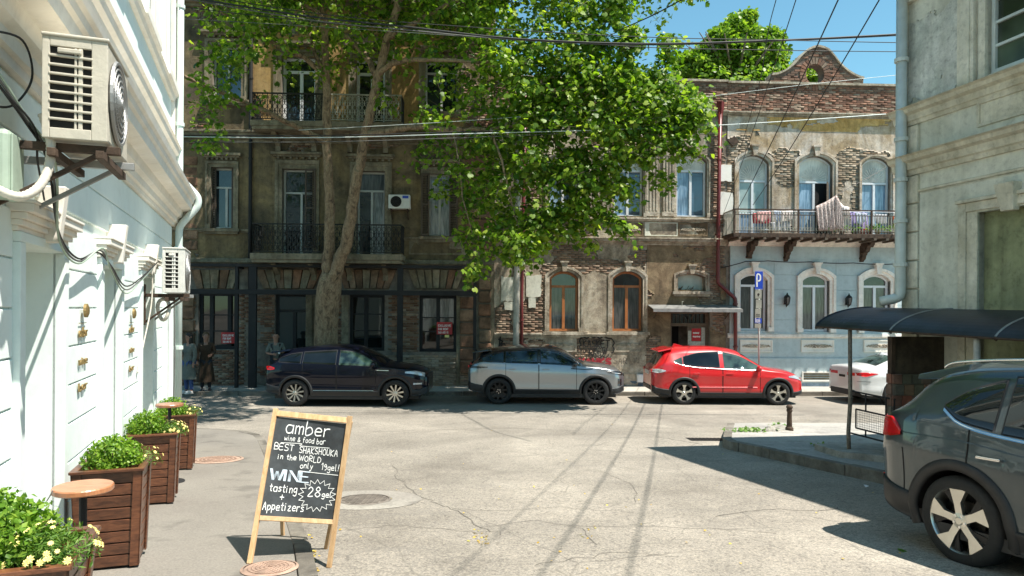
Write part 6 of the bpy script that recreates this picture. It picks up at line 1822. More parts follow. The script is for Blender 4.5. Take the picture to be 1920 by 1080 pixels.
BOX = (np.array([(0, 0, 0), (.32, .42, .05), (0, 1, -.05), (-.32, .42, .05)]), [(0, 1, 2), (0, 2, 3)])
LOBE = (np.array([(0, 0, 0), (.30, .12, .02), (.52, .40, -.06), (.26, .46, .02), (.30, .80, -.08), (0, 1.0, -.05), (-.30, .80, -.08), (-.26, .46, .02), (-.52, .40, -.06), (-.30, .12, .02)]),
  [(0, 1, 3), (1, 2, 3), (0, 3, 5), (3, 4, 5), (0, 5, 7), (5, 6, 7), (0, 7, 9), (7, 8, 9)])
def leaves(name, P, nrm, size, mat, root, r, shape=LOBE, kind='stuff'):
 n = len(P); t = r.normal(size=(n, 3)); a = np.cross(nrm, t); a /= np.linalg.norm(a, axis=1)[:, None] + 1e-9; b_ = np.cross(nrm, a)
 S, T = shape
 V = P[:, None] + size[:, None, None] * (S[None, :, 0, None] * a[:, None] + S[None, :, 1, None] * b_[:, None] + S[None, :, 2, None] * nrm[:, None])
 F = (np.arange(n)[:, None, None] * len(S) + np.array(T)[None]).reshape(-1, 3)
 return npmesh(name, V.reshape(-1, 3), F, mat, root, kind)

def flowers(root, c, rx, ry, rz, n, seed, mat='petal', foliage=True):
 r = np.random.default_rng(seed)
 if foliage:
  m = n * 22
  d = r.normal(size=(m, 3)); d /= np.linalg.norm(d, axis=1)[:, None]; d[:, 2] = np.abs(d[:, 2])
  P = d * (r.random(m) ** .4)[:, None] * np.array([rx, ry, rz]) + np.array(c)
  nr = d + r.normal(size=(m, 3)) * .6; nr /= np.linalg.norm(nr, axis=1)[:, None]
  leaves('narrow_leaves', P, nr, .035 * (.6 + .7 * r.random(m)), M['weed'], root, r, (np.array([(0, 0, 0), (.10, .5, .03), (0, 1, -.08), (-.10, .5, .03)]), [(0, 1, 2), (0, 2, 3)]))
 d = r.normal(size=(n, 3)); d /= np.linalg.norm(d, axis=1)[:, None]; d[:, 2] = np.abs(d[:, 2]) * .8 + .2
 mb = MB()
 for k in range(n):
  p = Vector((c[0] + d[k, 0] * rx, c[1] + d[k, 1] * ry, c[2] + d[k, 2] * rz * 1.05)); nn = Vector(d[k]).normalized()
  a = nn.orthogonal().normalized(); b_ = nn.cross(a); R_ = .011 + .007 * r.random()
  for q in range(8):
   t = 2 * math.pi * q / 8; dr = a * math.cos(t) + b_ * math.sin(t); sd_ = a * -math.sin(t) + b_ * math.cos(t)
   mb.poly([p + nn * .006, p + dr * R_ * .6 + sd_ * R_ * .28 + nn * .008, p + dr * R_ + nn * .003, p + dr * R_ * .6 - sd_ * R_ * .28 + nn * .008])
 mb.build('blossoms', M[mat], root, kind='stuff')

def planter(Y, label, plabel, first=False, seed=1, hgt=.68, wt=.48, wb=.37):
 s = sL(Y) + .0
 zg = g(-3, Y) + .09
 root = thing('wooden_planter', label, 'planter', LW(s + wt / 2, -.06 - wt / 2, zg), 'wooden planters along the white wall')
 v_in_t, v_in_b = -.06, -.10
 def cor(t):   # corners at relative height t (0 bottom, 1 top): near-in, near-out, far-out, far-in
  wd = wb + (wt - wb) * t; cu = s + wt / 2; cv = -.13 - wt / 2
  z = zg + hgt * t
  return [(cu - wd / 2, cv + wd / 2, z), (cu - wd / 2, cv - wd / 2, z), (cu + wd / 2, cv - wd / 2, z), (cu + wd / 2, cv + wd / 2, z)]
 nP = 8
 for j in range(nP):
  t0, t1 = j / nP + .006, (j + 1) / nP - .006
  for sd_ in range(4):
   A0, B0 = Vector(cor(t0)[sd_]), Vector(cor(t0)[(sd_ + 1) % 4]); A1, B1_ = Vector(cor(t1)[sd_]), Vector(cor(t1)[(sd_ + 1) % 4])
   inn = Vector((s + wt / 2, -.13 - wt / 2, 0))
   def I(p, k=.018): d_ = (inn - Vector((p.x, p.y, 0))); d_.z = 0; return p + d_.normalized() * k
   if sd_ == 3 and j < nP - 3: continue
   mb = MB(LW); mb.hexa([A0, B0, I(B0), I(A0), A1, B1_, I(B1_), I(A1)]); mb.build('plank', M['plank'], root, bevel=.004)
 for k in range(4):
  p0, p1 = Vector(cor(0)[k]), Vector(cor(1)[k]); sg = [(-1, 1), (-1, -1), (1, -1), (1, 1)][k]
  q = MB(LW); w_ = .062
  for ax in (0, 1):
   o0 = Vector((sg[0] * .014, sg[1] * .014, 0))
   dx = Vector((-sg[0] * w_, 0, 0)) if ax == 0 else Vector((0, -sg[1] * w_, 0)); th_ = Vector((0, -sg[1] * .012, 0)) if ax == 0 else Vector((-sg[0] * .012, 0, 0))
   a0, a1 = p0 + o0, p1 + o0
   q.hexa([a0, a0 + dx, a0 + dx + th_, a0 + th_, a1, a1 + dx, a1 + dx + th_, a1 + th_])
  q.build('corner_post', M['plank'], root, bevel=.003)
 c1 = cor(1)
 for sd_ in range(4):
  a, b_ = Vector(c1[sd_]), Vector(c1[(sd_ + 1) % 4]); d_ = (b_ - a).normalized(); mb = MB(LW); mb.bar(a - d_ * .02 + Vector((0, 0, .010)), b_ + d_ * .02 + Vector((0, 0, .010)), .05 if sd_ % 2 == 0 else .049, .020 if sd_ % 2 == 0 else .019); mb.build('rim_board', M['plank'], root, bevel=.003)
 mb = MB(LW); lo_, hi_ = cor(.02), cor(.9); ctr = Vector((s + wt / 2, -.13 - wt / 2, 0)); sh_ = lambda p: Vector((ctr.x + (p[0] - ctr.x) * .86, ctr.y + (p[1] - ctr.y) * .86, p[2]))
 mb.hexa([sh_(p) for p in lo_] + [sh_(p) for p in hi_]); mb.build('light_block_box', M['soil'], root)  # added dark inner box, blocks sun through the plank gaps
 mb = MB(LW); c_ = cor(.9); mb.poly([(p[0], p[1], p[2]) for p in c_]); mb.build('soil', M['soil'], root)
 cu, cv = s + wt / 2, -.13 - wt / 2
 pc_ = LW(cu, cv, zg + hgt)
 pl = thing('boxwood_shrub', plabel, 'shrub', (pc_[0], pc_[1], zg + hgt - .08), 'boxwood shrubs in the wooden planters')
 mb = MB(); rr_ = random.Random(seed)
 for k in range(16):
  an = rr_.uniform(0, 6.28); ln = rr_.uniform(.1, .2); mb.tube([(pc_[0], pc_[1], zg + hgt - .08), (pc_[0] + ln * .5 * math.cos(an), pc_[1] + ln * .5 * math.sin(an), zg + hgt + .04), (pc_[0] + ln * math.cos(an), pc_[1] + ln * math.sin(an), zg + hgt + .13)], .004, 4)
 mb.build('stems', M['bark2'], pl)
 return root, pl, pc_, cu, cv, zg + hgt
specs = [(2.50, 'nearest wooden planter in the bottom left corner with a large shrub and yellow flowers', 'largest bright boxwood shrub in the nearest planter beside yellow flowers', .23, 6500, 46),
         (4.76, 'second wooden planter, tall plank box right behind the nearer round table', 'round boxwood shrub in the second planter behind the near table', .20, 3800, 14),
         (6.80, 'third wooden planter from the camera with a shrub and pale yellow flowers', 'boxwood shrub in the third planter behind pale yellow flowers', .21, 3000, 34),
         (8.78, 'farthest wooden planter near the corner of the white building', 'small shrub in the farthest planter under the far round table', .21, 2400, 16)]
for k, (Y, lab, pl_lab, R_, n, nf) in enumerate(specs):
 root, pl, c_, cu, cv, zt_ = planter(Y, lab, pl_lab, seed=k + 3, wt=.42 if k else .50)
 cc = LW(cu + (.02 if k == 0 else .0), cv + .07, zt_ + .0) if k != 1 else LW(cu, cv, zt_)
 big = 1.08 if k == 0 else 1.0
 bush(pl, (cc[0], cc[1], zt_ + .035), R_ * big * .92, R_ * big * .92, R_ * (.98 if k != 0 else 1.0), n, M['leaf_box'], .028, seed=k + 20)
 fc = LW(cu - (.10 if k == 0 else .05), cv - .17, zt_)
 if k == 1: fc = LW(cu + .1, cv - .17, zt_)
 fl = thing('yellow_chrysanthemum', ('bushy pale yellow flowers spilling over the nearest planter', 'sparse yellow-green flowers at the right edge of the second planter', 'pale yellow flower clump on the front of the third planter', 'yellowish flowers on the right edge of the farthest planter')[k], 'flowers', (fc[0], fc[1], zt_ - .05), 'yellow flowers in the planters')
 flowers(fl, (fc[0], fc[1], zt_ - .01), .15 if k else .18, .13 if k else .17, .13 if k else .15, nf, seed=50 + k)

# round bar tables
def bar_table(c, ztop, label, r_=.142):
 zg = g(c[0], c[1]) + .085
 t = thing('bar_table', label, 'table', (c[0], c[1], zg), 'small round bar tables between the planters')
 mb = MB(); mb.lathe([(r_ * .96, 0), (r_, .006), (r_, .026), (r_ * .97, .032)], (c[0], c[1], ztop - .032), 40); mb.build('tabletop', M['tabletop'], t, smooth=False)
 mb = MB(); mb.tube([(c[0], c[1], zg + .01), (c[0], c[1], ztop - .04)], .019, 10); mb.lathe([(.07, 0), (.07, .006)], (c[0], c[1], ztop - .041), 16); mb.build('pole', M['steel'], t)
 mb = MB(); mb.lathe([(.17, 0), (.17, .008), (.03, .02)], (c[0], c[1], zg), 28); mb.build('base', M['steel'], t)
 return t
p = at(156, 910, 3.62); t1_ = bar_table((p.x, p.y), p.z, 'round varnished bar table nearest the camera between two planters')
mb = MB(); mb.tube(catmull([(p.x - .10, p.y - .10, p.z - .02), (p.x - .11, p.y - .12, p.z - .05), (p.x - .09, p.y - .135, p.z - .03), (p.x - .08, p.y - .12, p.z + .004), (p.x - .10, p.y - .10, p.z - .02)], 6), .0025, 5); tag(mb.build('cable_tie', M['cablegrey'], None), 'thin pale wire loop hooked on the edge of the near round table', 'wire')
p = at(318, 757, 8.15); bar_table((p.x, p.y), p.z, 'far round bar table above the farthest planter', .15)

# ================================================================== manholes, drain
def cover(c, r_, mat, label, up=0.0, tilt=True, pattern='grid'):
 z = g(c[0], c[1]) + up
 t = thing('manhole_cover', label, 'manhole cover', (c[0], c[1], z), 'manhole covers')
 def S(x, y, h): return (c[0] + x, c[1] + y, g(c[0] + x, c[1] + y) + up + h)
 mb = MB(S); n = 40
 ring = [(math.cos(2 * math.pi * k / n), math.sin(2 * math.pi * k / n)) for k in range(n)]
 for a, b_, h0, h1 in ((1.0, .90, .006, .012), (.88, 0, .007, .007)):
  for k in range(n):
   p, q = ring[k], ring[(k+1) % n]
   if b_: mb.poly([S_ for S_ in ((p[0]*r_*a, p[1]*r_*a, h0), (q[0]*r_*a, q[1]*r_*a, h0), (q[0]*r_*b_, q[1]*r_*b_, h1), (p[0]*r_*b_, p[1]*r_*b_, h1))])
   else: mb.poly([(p[0]*r_*a, p[1]*r_*a, h0), (q[0]*r_*a, q[1]*r_*a, h0), (0, 0, h0)])
 mb.build('plate', mat, t)
 mb = MB(S)
 if pattern == 'grid':
  for k in range(-7, 8):
   y = k * r_ * .11; hw = math.sqrt(max(0, (r_ * .84) ** 2 - y * y))
   for sgm in range(-4, 4):
    x0, x1 = sgm * r_ * .21 + .006, (sgm + 1) * r_ * .21 - .006
    x0, x1 = max(x0, -hw), min(x1, hw)
    if x1 - x0 > .02: mb.box(x0, x1, y - r_ * .032, y + r_ * .032, .0072, .014)
 else:
  for k in range(1, 6):
   rr = r_ * .14 * k
   for q in range(8 * k):
    t0 = 2 * math.pi * q / (8 * k); mb.box(rr * math.cos(t0) - .012, rr * math.cos(t0) + .012, rr * math.sin(t0) - .009, rr * math.sin(t0) + .009, .0072, .013)
 mb.build('raised_pattern', mat, t)
 return t
c = gp(684, 937); cover((c.x, c.y), .29, M['manhole'], 'grey iron manhole cover in a pale concrete ring right of the chalkboard')
mb = MB(); n = 40
for k in range(n):
 f = lambda t, r__: (c.x + r__ * math.cos(t) * 1.25, c.y + r__ * math.sin(t), g(c.x + r__ * math.cos(t) * 1.25, c.y + r__ * math.sin(t)) + .004)
 t0, t1 = 2 * math.pi * k / n, 2 * math.pi * (k + 1) / n
 mb.poly([f(t0, .29 / 1.2), f(t0, .50), f(t1, .50), f(t1, .29 / 1.2)])
tag(mb.build('concrete_ring', M['ringconc']), 'pale concrete ring cast round the grey manhole in the road', 'concrete ring')
c = gp(405, 862, .085); cover((c.x, c.y), .37, M['manred'], 'reddish round manhole cover on the left pavement beyond the chalkboard', .085, pattern='dots')
c = gp(527, 1066, .085); cover((c.x - .08, c.y), .20, M['manred'], 'small reddish cover at the very bottom, right under the chalkboard', .085, pattern='dots')
c = gp(1322, 824); dg = thing('storm_drain', 'iron storm drain grate in front of the right kerb tip', 'drain grate', tuple(c))
for k in range(9):
 mb = MB(); x = c.x - .28 + k * .07; z_ = g(x, c.y) + .004; mb.hexa([(x, c.y - .18, g(x, c.y - .18) + .001), (x + .035, c.y - .18, g(x, c.y - .18) + .001), (x + .035, c.y + .18, g(x, c.y + .18) + .001), (x, c.y + .18, g(x, c.y + .18) + .001), (x, c.y - .18, g(x, c.y - .18) + .012), (x + .035, c.y - .18, g(x, c.y - .18) + .012), (x + .035, c.y + .18, g(x, c.y + .18) + .012), (x, c.y + .18, g(x, c.y + .18) + .012)])
 mb.build('grate_bar', M['iron'], dg)
mb = MB(); mb.poly([(c.x - .32, c.y - .22, g(c.x, c.y - .22) + .004), (c.x + .36, c.y - .22, g(c.x, c.y - .22) + .004), (c.x + .36, c.y + .22, g(c.x, c.y + .22) + .004), (c.x - .32, c.y + .22, g(c.x, c.y + .22) + .004)]); mb.build('pit_dark_sheet', M['dark'], dg)  # flat near-black sheet painting the shade below the grate

# bollard
c = gp(1480, 808, .14); bo = thing('bollard', 'short dark iron bollard with a rounded cap at the right pavement edge', 'bollard', tuple(c))
mb = MB(); mb.lathe([(.075, 0), (.075, .06), (.052, .09), (.042, .36), (.056, .38), (.056, .41), (.040, .43)], tuple(c), 14); mb.build('shaft', M['rustiron'], bo, smooth=False)
mb = MB(); mb.ball((c.x, c.y, c.z + .46), .062, .062, .048, 14, 8); mb.build('cap', M['rustiron'], bo, smooth=True)
# rubble, sand and weeds at the kerb tip
r = np.random.default_rng(5)
mb = MB()
for k in range(9):
 p = gp(1440 + r.uniform(-20, 45), 806 + r.uniform(-6, 4), .14); sx, sy, sz = r.uniform(.08, .28), r.uniform(.06, .2), r.uniform(.02, .07); mb.ball((p.x, p.y, p.z), sx, sy, sz, 7, 5)
tag(mb.build('broken_concrete', M['concrete']), 'lumps of broken concrete left of the bollard', 'rubble')
def weeds(px, py, n, w_, h_, label, seed):
 r = np.random.default_rng(seed); c = gp(px, py, .14); root = thing('weed_clump', label, 'weeds', tuple(c))
 P = np.stack([c.x + r.normal(size=n) * w_ / 2, c.y + r.normal(size=n) * .1, c.z + r.random(n) * h_], 1); nr = r.normal(size=(n, 3)) * .5 + np.array([0, -.3, 1]); nr /= np.linalg.norm(nr, axis=1)[:, None]
 leaves('leaves', P, nr, .05 * (.5 + r.random(n)), M['weed'], root, r, LOBE)
weeds(1403, 809, 160, .36, .06, 'low green weeds at the tip of the right kerb', 3); weeds(1462, 800, 60, .2, .05, 'small weeds growing between concrete lumps by the bollard', 4); weeds(1538, 838, 30, .1, .05, 'tiny weed tuft on the right pavement near the step', 6)
# fallen leaves along the left kerb and road
r = np.random.default_rng(8)
spots = [(566, 1010, 30), (560, 970, 14), (585, 1045, 25), (580, 1070, 16), (520, 985, 10), (900, 1010, 20), (1100, 1000, 8), (1500, 800, 30), (560, 940, 10)]
lp = []
for x, y, n in spots:
 for k in range(n):
  p = gp(x + r.normal() * 9, y + r.normal() * 7, .0); lp.append((p.x, p.y, p.z + .008 + (.085 if x < 545 else 0)))
for k in range(70):
 p = gp(r.uniform(400, 1700), r.uniform(770, 1075)); lp.append((p.x, p.y, p.z + .01))
P = np.array(lp); nr = np.tile([0, -.06, 1.0], (len(P), 1)) + r.normal(size=(len(P), 3)) * .25; nr /= np.linalg.norm(nr, axis=1)[:, None]
fl_ = leaves('fallen_leaves', P, nr, .016 + .016 * r.random(len(P)), M['leaf_dry'], None, r, LOBE); tag(fl_, 'dry yellow leaves scattered along the left kerb and the road', 'leaves', kind='stuff')
c = gp(1683, 1033); r = np.random.default_rng(9)
o = leaves('fallen_leaf', np.array([[c.x, c.y, c.z + .012]]), np.array([[0.1, -.1, 1.0]]), np.array([.09]), M['weed'], None, r, LOBE, kind=None); tag(o, 'single green leaf lying on the shaded road by the dark car wheel', 'leaf')
c = gp(1625, 911); o = leaves('litter', np.array([[c.x, c.y, c.z + .012]]), np.array([[0.1, -.1, 1.0]]), np.array([.10]), M['pvc'], None, r, BOX, kind=None); tag(o, 'scrap of white paper on the road by the right kerb', 'litter')

# ================================================================== parking sign
FS = -1.75
u_, z_ = FA.uz(1423, 660, FS)
ps = thing('parking_sign', 'blue parking sign with small plates on a thin grey pole, behind the red car', 'street sign', FA(u_, FS, PAVZ))
def ZS(y): return FA.uz(1423, y, FS)[1]
mb = MB(); mb.tube([FA(u_, FS, PAVZ), FA(u_, FS, ZS(508))], .028, 10); mb.build('pole', M['greypipe'], ps, smooth=True)
def splate(x0, y0, x1, y1, m, vv=-.04, name='plate', sh=(0, 0)):
 a, c_2 = FA.uz(x0, y0, FS + vv)[0], FA.uz(x1, y0, FS + vv)[0]; z1_, z0_ = ZS(y0), ZS(y1)
 mb = MB(FA); mb.prism([(a, z0_), (c_2, z0_ + sh[0]), (c_2, z1_ + sh[0]), (a, z1_)], FS + vv - .006, FS + vv); return mb.build(name, M[m], ps, bevel=.004), (a, c_2, z0_, z1_)
o, (a, c_2, d, e) = splate(1415.5, 508, 1430.5, 543, 'signblue', name='parking_panel')
t_ = MB(); tf = lambda x, z: FA(x, FS - .049, z); text(t_, 'P', a + .065, d + .10, (e - d) * .62, .045, tf, xs=.62); t_.build('letter', M['signwhite'], o)
mb = MB(FA); mb.box(a + .006, c_2 - .006, FS - .0478, FS - .0465, d + .006, d + .014); mb.box(a + .006, c_2 - .006, FS - .0478, FS - .0465, e - .014, e - .006); mb.build('border', M['signwhite'], o)
o, q = splate(1416, 544, 1428, 560, 'signgrey')
mb = MB(FA); mb.lathe([(.035, 0), (.035, .004)], ((q[0] + q[1]) / 2, FS - .047, (q[2] + q[3]) / 2), 12, 'y'); mb.prism([((q[0]+q[1])/2 - .035, (q[2]+q[3])/2), ((q[0]+q[1])/2, (q[2]+q[3])/2 - .07), ((q[0]+q[1])/2 + .035, (q[2]+q[3])/2)], FS - .052, FS - .0475); mb.build('symbol', M['spray'], o)
splate(1417, 562, 1428, 578, 'signgrey')
o, q = splate(1416, 579, 1427, 596, 'signgrey')
mb = MB(FA)
for k in range(6):
 xx = q[0] + .03 + .025 * (k % 3) * 1.6; zz_ = q[2] + .04 + .05 * (k // 3); mb.box(xx, xx + .025, FS - .049, FS - .0465, zz_, zz_ + .03)
mb.build('symbol', M['spray'], o)
o, q = splate(1415, 597, 1428, 606, 'signblue')
t_ = MB(); text(t_, 'km', q[0] + .03, q[2] + .03, .13, .018, tf, xs=.8); t_.build('letters', M['signwhite'], o)
splate(1415, 607, 1427, 615, 'signgrey')

# red notices in the shop windows
def notice(x0, y0, x1, y1, label, lines):
 a, c_2, d, e = FA.rect(x0, y0, x1, y1, .05)
 mb = MB(FA); mb.box(a, c_2, .055, .065, d, e); o = mb.build('red_notice', M['signred']); tag(o, label, 'notice', 'red letting notices in the shop windows')
 t_ = MB(); tf = lambda x, z: FA(x, .051, z)
 for k, s_ in enumerate(lines):
  text(t_, s_, a + .05, e - (e - d) * (.36 + .28 * k), (e - d) * .15, .013, tf, wid=(c_2 - a) - .1 - (.08 if k else 0))
 t_.build('lettering', M['signwhite'], o)
notice(819, 604, 848, 627, 'bright red notice with pale lettering in the rightmost dark shop window', ['EXCLUSIVE', 'FOR RENT', '568 615 15'])
notice(415, 623, 441, 644, 'dim red notice in the leftmost shop window in the deep shade', ['EXCLUSIVE', 'FOR RENT', '568 615 15'])
a, c_2, d, e = FA.rect(834, 628, 842, 633, .05); mb = MB(FA); mb.box(a, c_2, .05, .066, d, e); tag(mb.build('sticker', M['petal']), 'small pale sticker hanging below the bright red notice', 'sticker')

# graffiti on the brick house
gr = MB(); tf = lambda x, z: FA(x, -.0345 - .03, z)
def gtext(s, x0, y0, x1, y1, w_, mb=gr):
 a, c_2, d, e = FA.rect(x0, y0, x1, y1); text(mb, s, a, d, e - d, w_, tf, wid=c_2 - a, jit=.06)
gtext('KASKET', 1093, 638, 1142, 651, .036); gtext('KREW.', 1104, 653, 1143, 665, .034)
a, c_2, d, e = FA.rect(1092, 654, 1100, 662); ribbon(gr, [((a+c_2)/2, d), (a, e - .03), (a + .04, e), ((a+c_2)/2, e - .05), (c_2 - .04, e), (c_2, e - .03), ((a+c_2)/2, d)], .03, tf, sharp=True)
def fr_px(pts): return [FA.uz(x, y) for x, y in pts]
ribbon(gr, fr_px([(1088, 634), (1094, 632), (1100, 634), (1106, 630), (1112, 633), (1118, 631), (1124, 634), (1131, 631), (1139, 634), (1146, 635)]), .05, tf)
ribbon(gr, fr_px([(1088, 634), (1086, 640), (1089, 645), (1086, 650), (1088, 655)]), .04, tf); ribbon(gr, fr_px([(1147, 636), (1151, 643), (1148, 649), (1151, 655), (1147, 662)]), .04, tf)
ribbon(gr, fr_px([(1103, 667), (1107, 670), (1111, 666), (1115, 671), (1119, 667), (1124, 671), (1129, 667), (1134, 671), (1140, 666)]), .035, tf)
for s_ in ([(935, 636), (942, 640), (937, 647), (945, 644), (948, 650)], [(938, 632), (936, 650), (941, 648)]): ribbon(gr, fr_px(s_), .05, tf)
tag(gr.build('black_graffiti', M['spray']), 'black sprayed graffiti reading KASKET KREW with a heart and wavy frame', 'graffiti', kind='stuff')
gr2 = MB(); gtext('XAHKS', 1086, 672, 1144, 683, .075, gr2)
tag(gr2.build('red_graffiti', M['sprayred']), 'smeared red graffiti letters just above the silver car bonnet', 'graffiti')
gr3 = MB(); gtext('SAR', 1150, 671, 1175, 682, .022, gr3); gtext('VU', 1188, 671, 1197, 681, .018, gr3)
tag(gr3.build('faded_graffiti', M['spraypale']), 'faded thin graffiti letters right of the red ones', 'graffiti')

# air conditioner on the mansion
a, c_2, d, e = FA.rect(729, 366, 769, 392, -.3)
ac = thing('air_conditioner', 'white air conditioner with a dark fan on the ochre wall of the mansion', 'air conditioner', FA((a + c_2) / 2, -.3, d - .05))
mb = MB(FA); mb.box(a, c_2, -.42, -.10, d, e); mb.build('casing', M['acwhite'], ac, bevel=.015)
uc_, zc_ = a + (c_2 - a) * .36, (d + e) / 2
mb = MB(FA); mb.lathe([(.17, 0), (.17, .006)], (uc_, -.421, zc_), 24, 'y'); mb.build('fan_well', M['acdark'], ac)
mb = MB(FA)
for k in range(1, 5): mb.tube([(uc_ + .043 * k * math.cos(t), -.435, zc_ + .043 * k * math.sin(t)) for t in [i * math.pi / 10 for i in range(21)]], .005, 4, caps=False)
for k in range(6): t = k * math.pi / 6; mb.tube([(uc_ - .17 * math.cos(t), -.432, zc_ - .17 * math.sin(t)), (uc_ + .17 * math.cos(t), -.432, zc_ + .17 * math.sin(t))], .004, 4)
mb.build('fan_guard', M['plasticblk'], ac)
mb = MB(FA); mb.box(a + (c_2 - a) * .66, c_2 - .04, -.425, -.4205, e - .12, e - .03); mb.build('blue_sticker', M['signblue'], ac)
for uu in (a + .06, c_2 - .10):
 mb = MB(FA); mb.box(uu, uu + .04, -.44, -.0, d - .05, d - .005); mb.bar((uu + .02, -.02, d - .3), (uu + .02, -.40, d - .05), .025, .025); mb.build('bracket', M['rustiron'], ac)

# ================================================================== laundry and clutter on the balcony
r = random.Random(4)
vL = -.80
def cloth(pts_top, zbot, mat, label, name='laundry', wave=.03, n=14, m=8, vv=vL, drape=.0):
 """cloth hung between pixel points along the top, down to pixel rows"""
 T_ = [FA.uz(x, y, vv) for x, y in pts_top]; Bq = [FA.uz(x, y, vv) for x, y in zbot]
 def lerpL(L, t):
  k = min(int(t * (len(L) - 1)), len(L) - 2); f = t * (len(L) - 1) - k; return (L[k][0] * (1 - f) + L[k+1][0] * f, L[k][1] * (1 - f) + L[k+1][1] * f)
 mb = MB(FA); idx = []
 ph = r.uniform(0, 6)
 for i in range(n + 1):
  a = lerpL(T_, i / n); b_ = lerpL(Bq, i / n); row = []
  for j in range(m + 1):
   t = j / m; row.append(mb.pt((a[0] * (1 - t) + b_[0] * t, vv + wave * math.sin(i * 1.7 + ph + t * 1.5) * (.3 + t) - drape * t, a[1] * (1 - t) + b_[1] * t)))
  idx.append(row)
 for i in range(n):
  for j in range(m): mb.face((idx[i][j], idx[i][j+1], idx[i+1][j+1], idx[i+1][j]))
 o = mb.build(name, mat, None, smooth=True); sd_ = o.modifiers.new('thick', 'SOLIDIFY'); sd_.thickness = .008
 return tag(o, label, 'laundry', 'laundry hung out on the balcony')
C = {k_: simple(k_ + '_fabric', c_, .9, 0, .2, 14, .3, 60) for k_, c_ in dict(pinkred=(.50, .07, .09), blush=(.72, .42, .40), bluewhite=(.52, .57, .68), greywhite=(.42, .42, .44), peach=(.55, .40, .33), whitecloth=(.74, .66, .62), lilac=(.42, .34, .62), orangec=(.75, .14, .03), palecream=(.70, .60, .46)).items()}
t_ = NT('patterned_throw'); w_ = t_.n('TexVoronoi', feature='DISTANCE_TO_EDGE'); w_.inputs['Scale'].default_value = 16; t_.l(t_.coord(), w_.inputs['Vector']); C['throw'] = t_.set(t_.ramp(w_.outputs['Distance'], [(.05, (.68, .57, .52)), (.12, (.36, .27, .24))]), .9)
cloth([(1411, 400), (1445, 398)], [(1412, 419), (1445, 419)], C['pinkred'], 'red towel hanging low on the balcony behind a pink cloth')
cloth([(1419, 397), (1444, 396)], [(1418, 408), (1424, 414), (1431, 418), (1438, 412), (1445, 408)], C['blush'], 'pale pink scalloped cloth hung at the left of the balcony', vv=vL - .06)
cloth([(1451, 395), (1465, 396)], [(1452, 410), (1458, 418), (1465, 412)], C['bluewhite'], 'small bluish white garments on the balcony line')
cloth([(1466, 396), (1486, 395)], [(1464, 420), (1474, 408), (1480, 416), (1486, 410)], C['whitecloth'], 'white garment hanging beside the small bluish ones', vv=vL - .03)
cloth([(1445, 417), (1480, 414)], [(1446, 432), (1484, 434)], C['greywhite'], 'grey-white cloth hanging low behind the balcony bars')
cloth([(1529, 387), (1549, 378), (1568, 366)], [(1534, 432), (1556, 433), (1571, 430)], C['throw'], 'large patterned throw draped over the balcony rail, highest point', vv=-out - .05, n=20, wave=.05)
cloth([(1568, 366), (1572, 372), (1578, 385)], [(1567, 428), (1575, 430), (1583, 432)], C['throw'], 'narrow end of a patterned throw beside the large one', vv=-out - .08, wave=.02)
cloth([(1571, 375), (1582, 386), (1592, 388)], [(1577, 431), (1588, 432), (1592, 431)], C['whitecloth'], 'long white cloth hanging right of the patterned throw', vv=vL - .1, wave=.05)
cloth([(1594, 397), (1626, 399)], [(1595, 425), (1605, 431), (1627, 432)], C['lilac'], 'lilac sheet hung at the right of the balcony')
cloth([(1603, 398), (1625, 400)], [(1606, 418), (1612, 426), (1622, 414), (1625, 424)], C['bluewhite'], 'pale blue shirt in front of the lilac sheet', vv=vL - .08)
cloth([(1640, 401), (1663, 402)], [(1641, 416), (1650, 422), (1663, 420)], C['greywhite'], 'grey-white garment near the right end of the balcony')
cloth([(1674, 405), (1682, 406)], [(1675, 425), (1682, 426)], C['orangec'], 'orange garment at the right end of the balcony')
mb = MB(); mb.tube([P3(1385, 396, vL), P3(1500, 396.5, vL), P3(1620, 397, vL), P3(1750, 400, vL)], .006, 4); tag(mb.build('washing_line', M['pvc']), 'white washing line stretched along the balcony', 'washing line')
mb = MB(); a = P3(1568, 366, -.95); b_ = P3(1660, 315, -.05); mb.tube([a, b_], .008, 4); tag(mb.build('line_cord', M['cable']), 'dark cord from the top of the throw to the wall at the right', 'cord')
def pot(x, y, r_, h_, mat, label, plant=None, vv=-.86):
 p = P3(x, y, vv); t = thing('flower_pot', label, 'flower pot', p); mb = MB(); mb.lathe([(r_ * .75, 0), (r_, h_), (r_ * 1.1, h_), (r_ * 1.1, h_ + .02), (r_ * .9, h_ + .02)], p, 12); mb.build('pot', mat, t)
 if plant:
  rr = np.random.default_rng(int(x)); n = 90; P = np.array(p) + np.array([0, 0, h_ + .06]) + rr.normal(size=(n, 3)) * np.array([r_ * .9, r_ * .9, .05]); nr = rr.normal(size=(n, 3)); nr /= np.linalg.norm(nr, axis=1)[:, None]; leaves('foliage', P, nr, .05 * (.6 + rr.random(n)), M[plant], t, rr, LOBE)
for x, m, lab, pl_ in ((1432, 'pvc', 'white basin on the balcony floor below the red towel', None), (1548, 'rustiron', 'dark pot on the balcony below the patterned throw', 'leaf_box'), (1578, 'manred', 'brown flower pot on the balcony behind the white cloth', 'leaf_box'), (1602, 'rustiron', 'flower pot with green plant left of the pink basin', 'leaf_box'), (1617, 'lampred', 'bright pinkish red basin on the balcony floor', None), (1630, 'signred', 'dark red flower pot with green plant right of the pink basin', 'leaf_box'), (1646, 'leaf_dry', 'yellow pot with green plant near the right end of the balcony', 'leaf_box'), (1668, 'pvcdim', 'pale pot with a bushy green plant at the right end', 'leaf_box')):
 pot(x, 438.5, .10 if pl_ else .14, .12, M[m], lab, pl_)

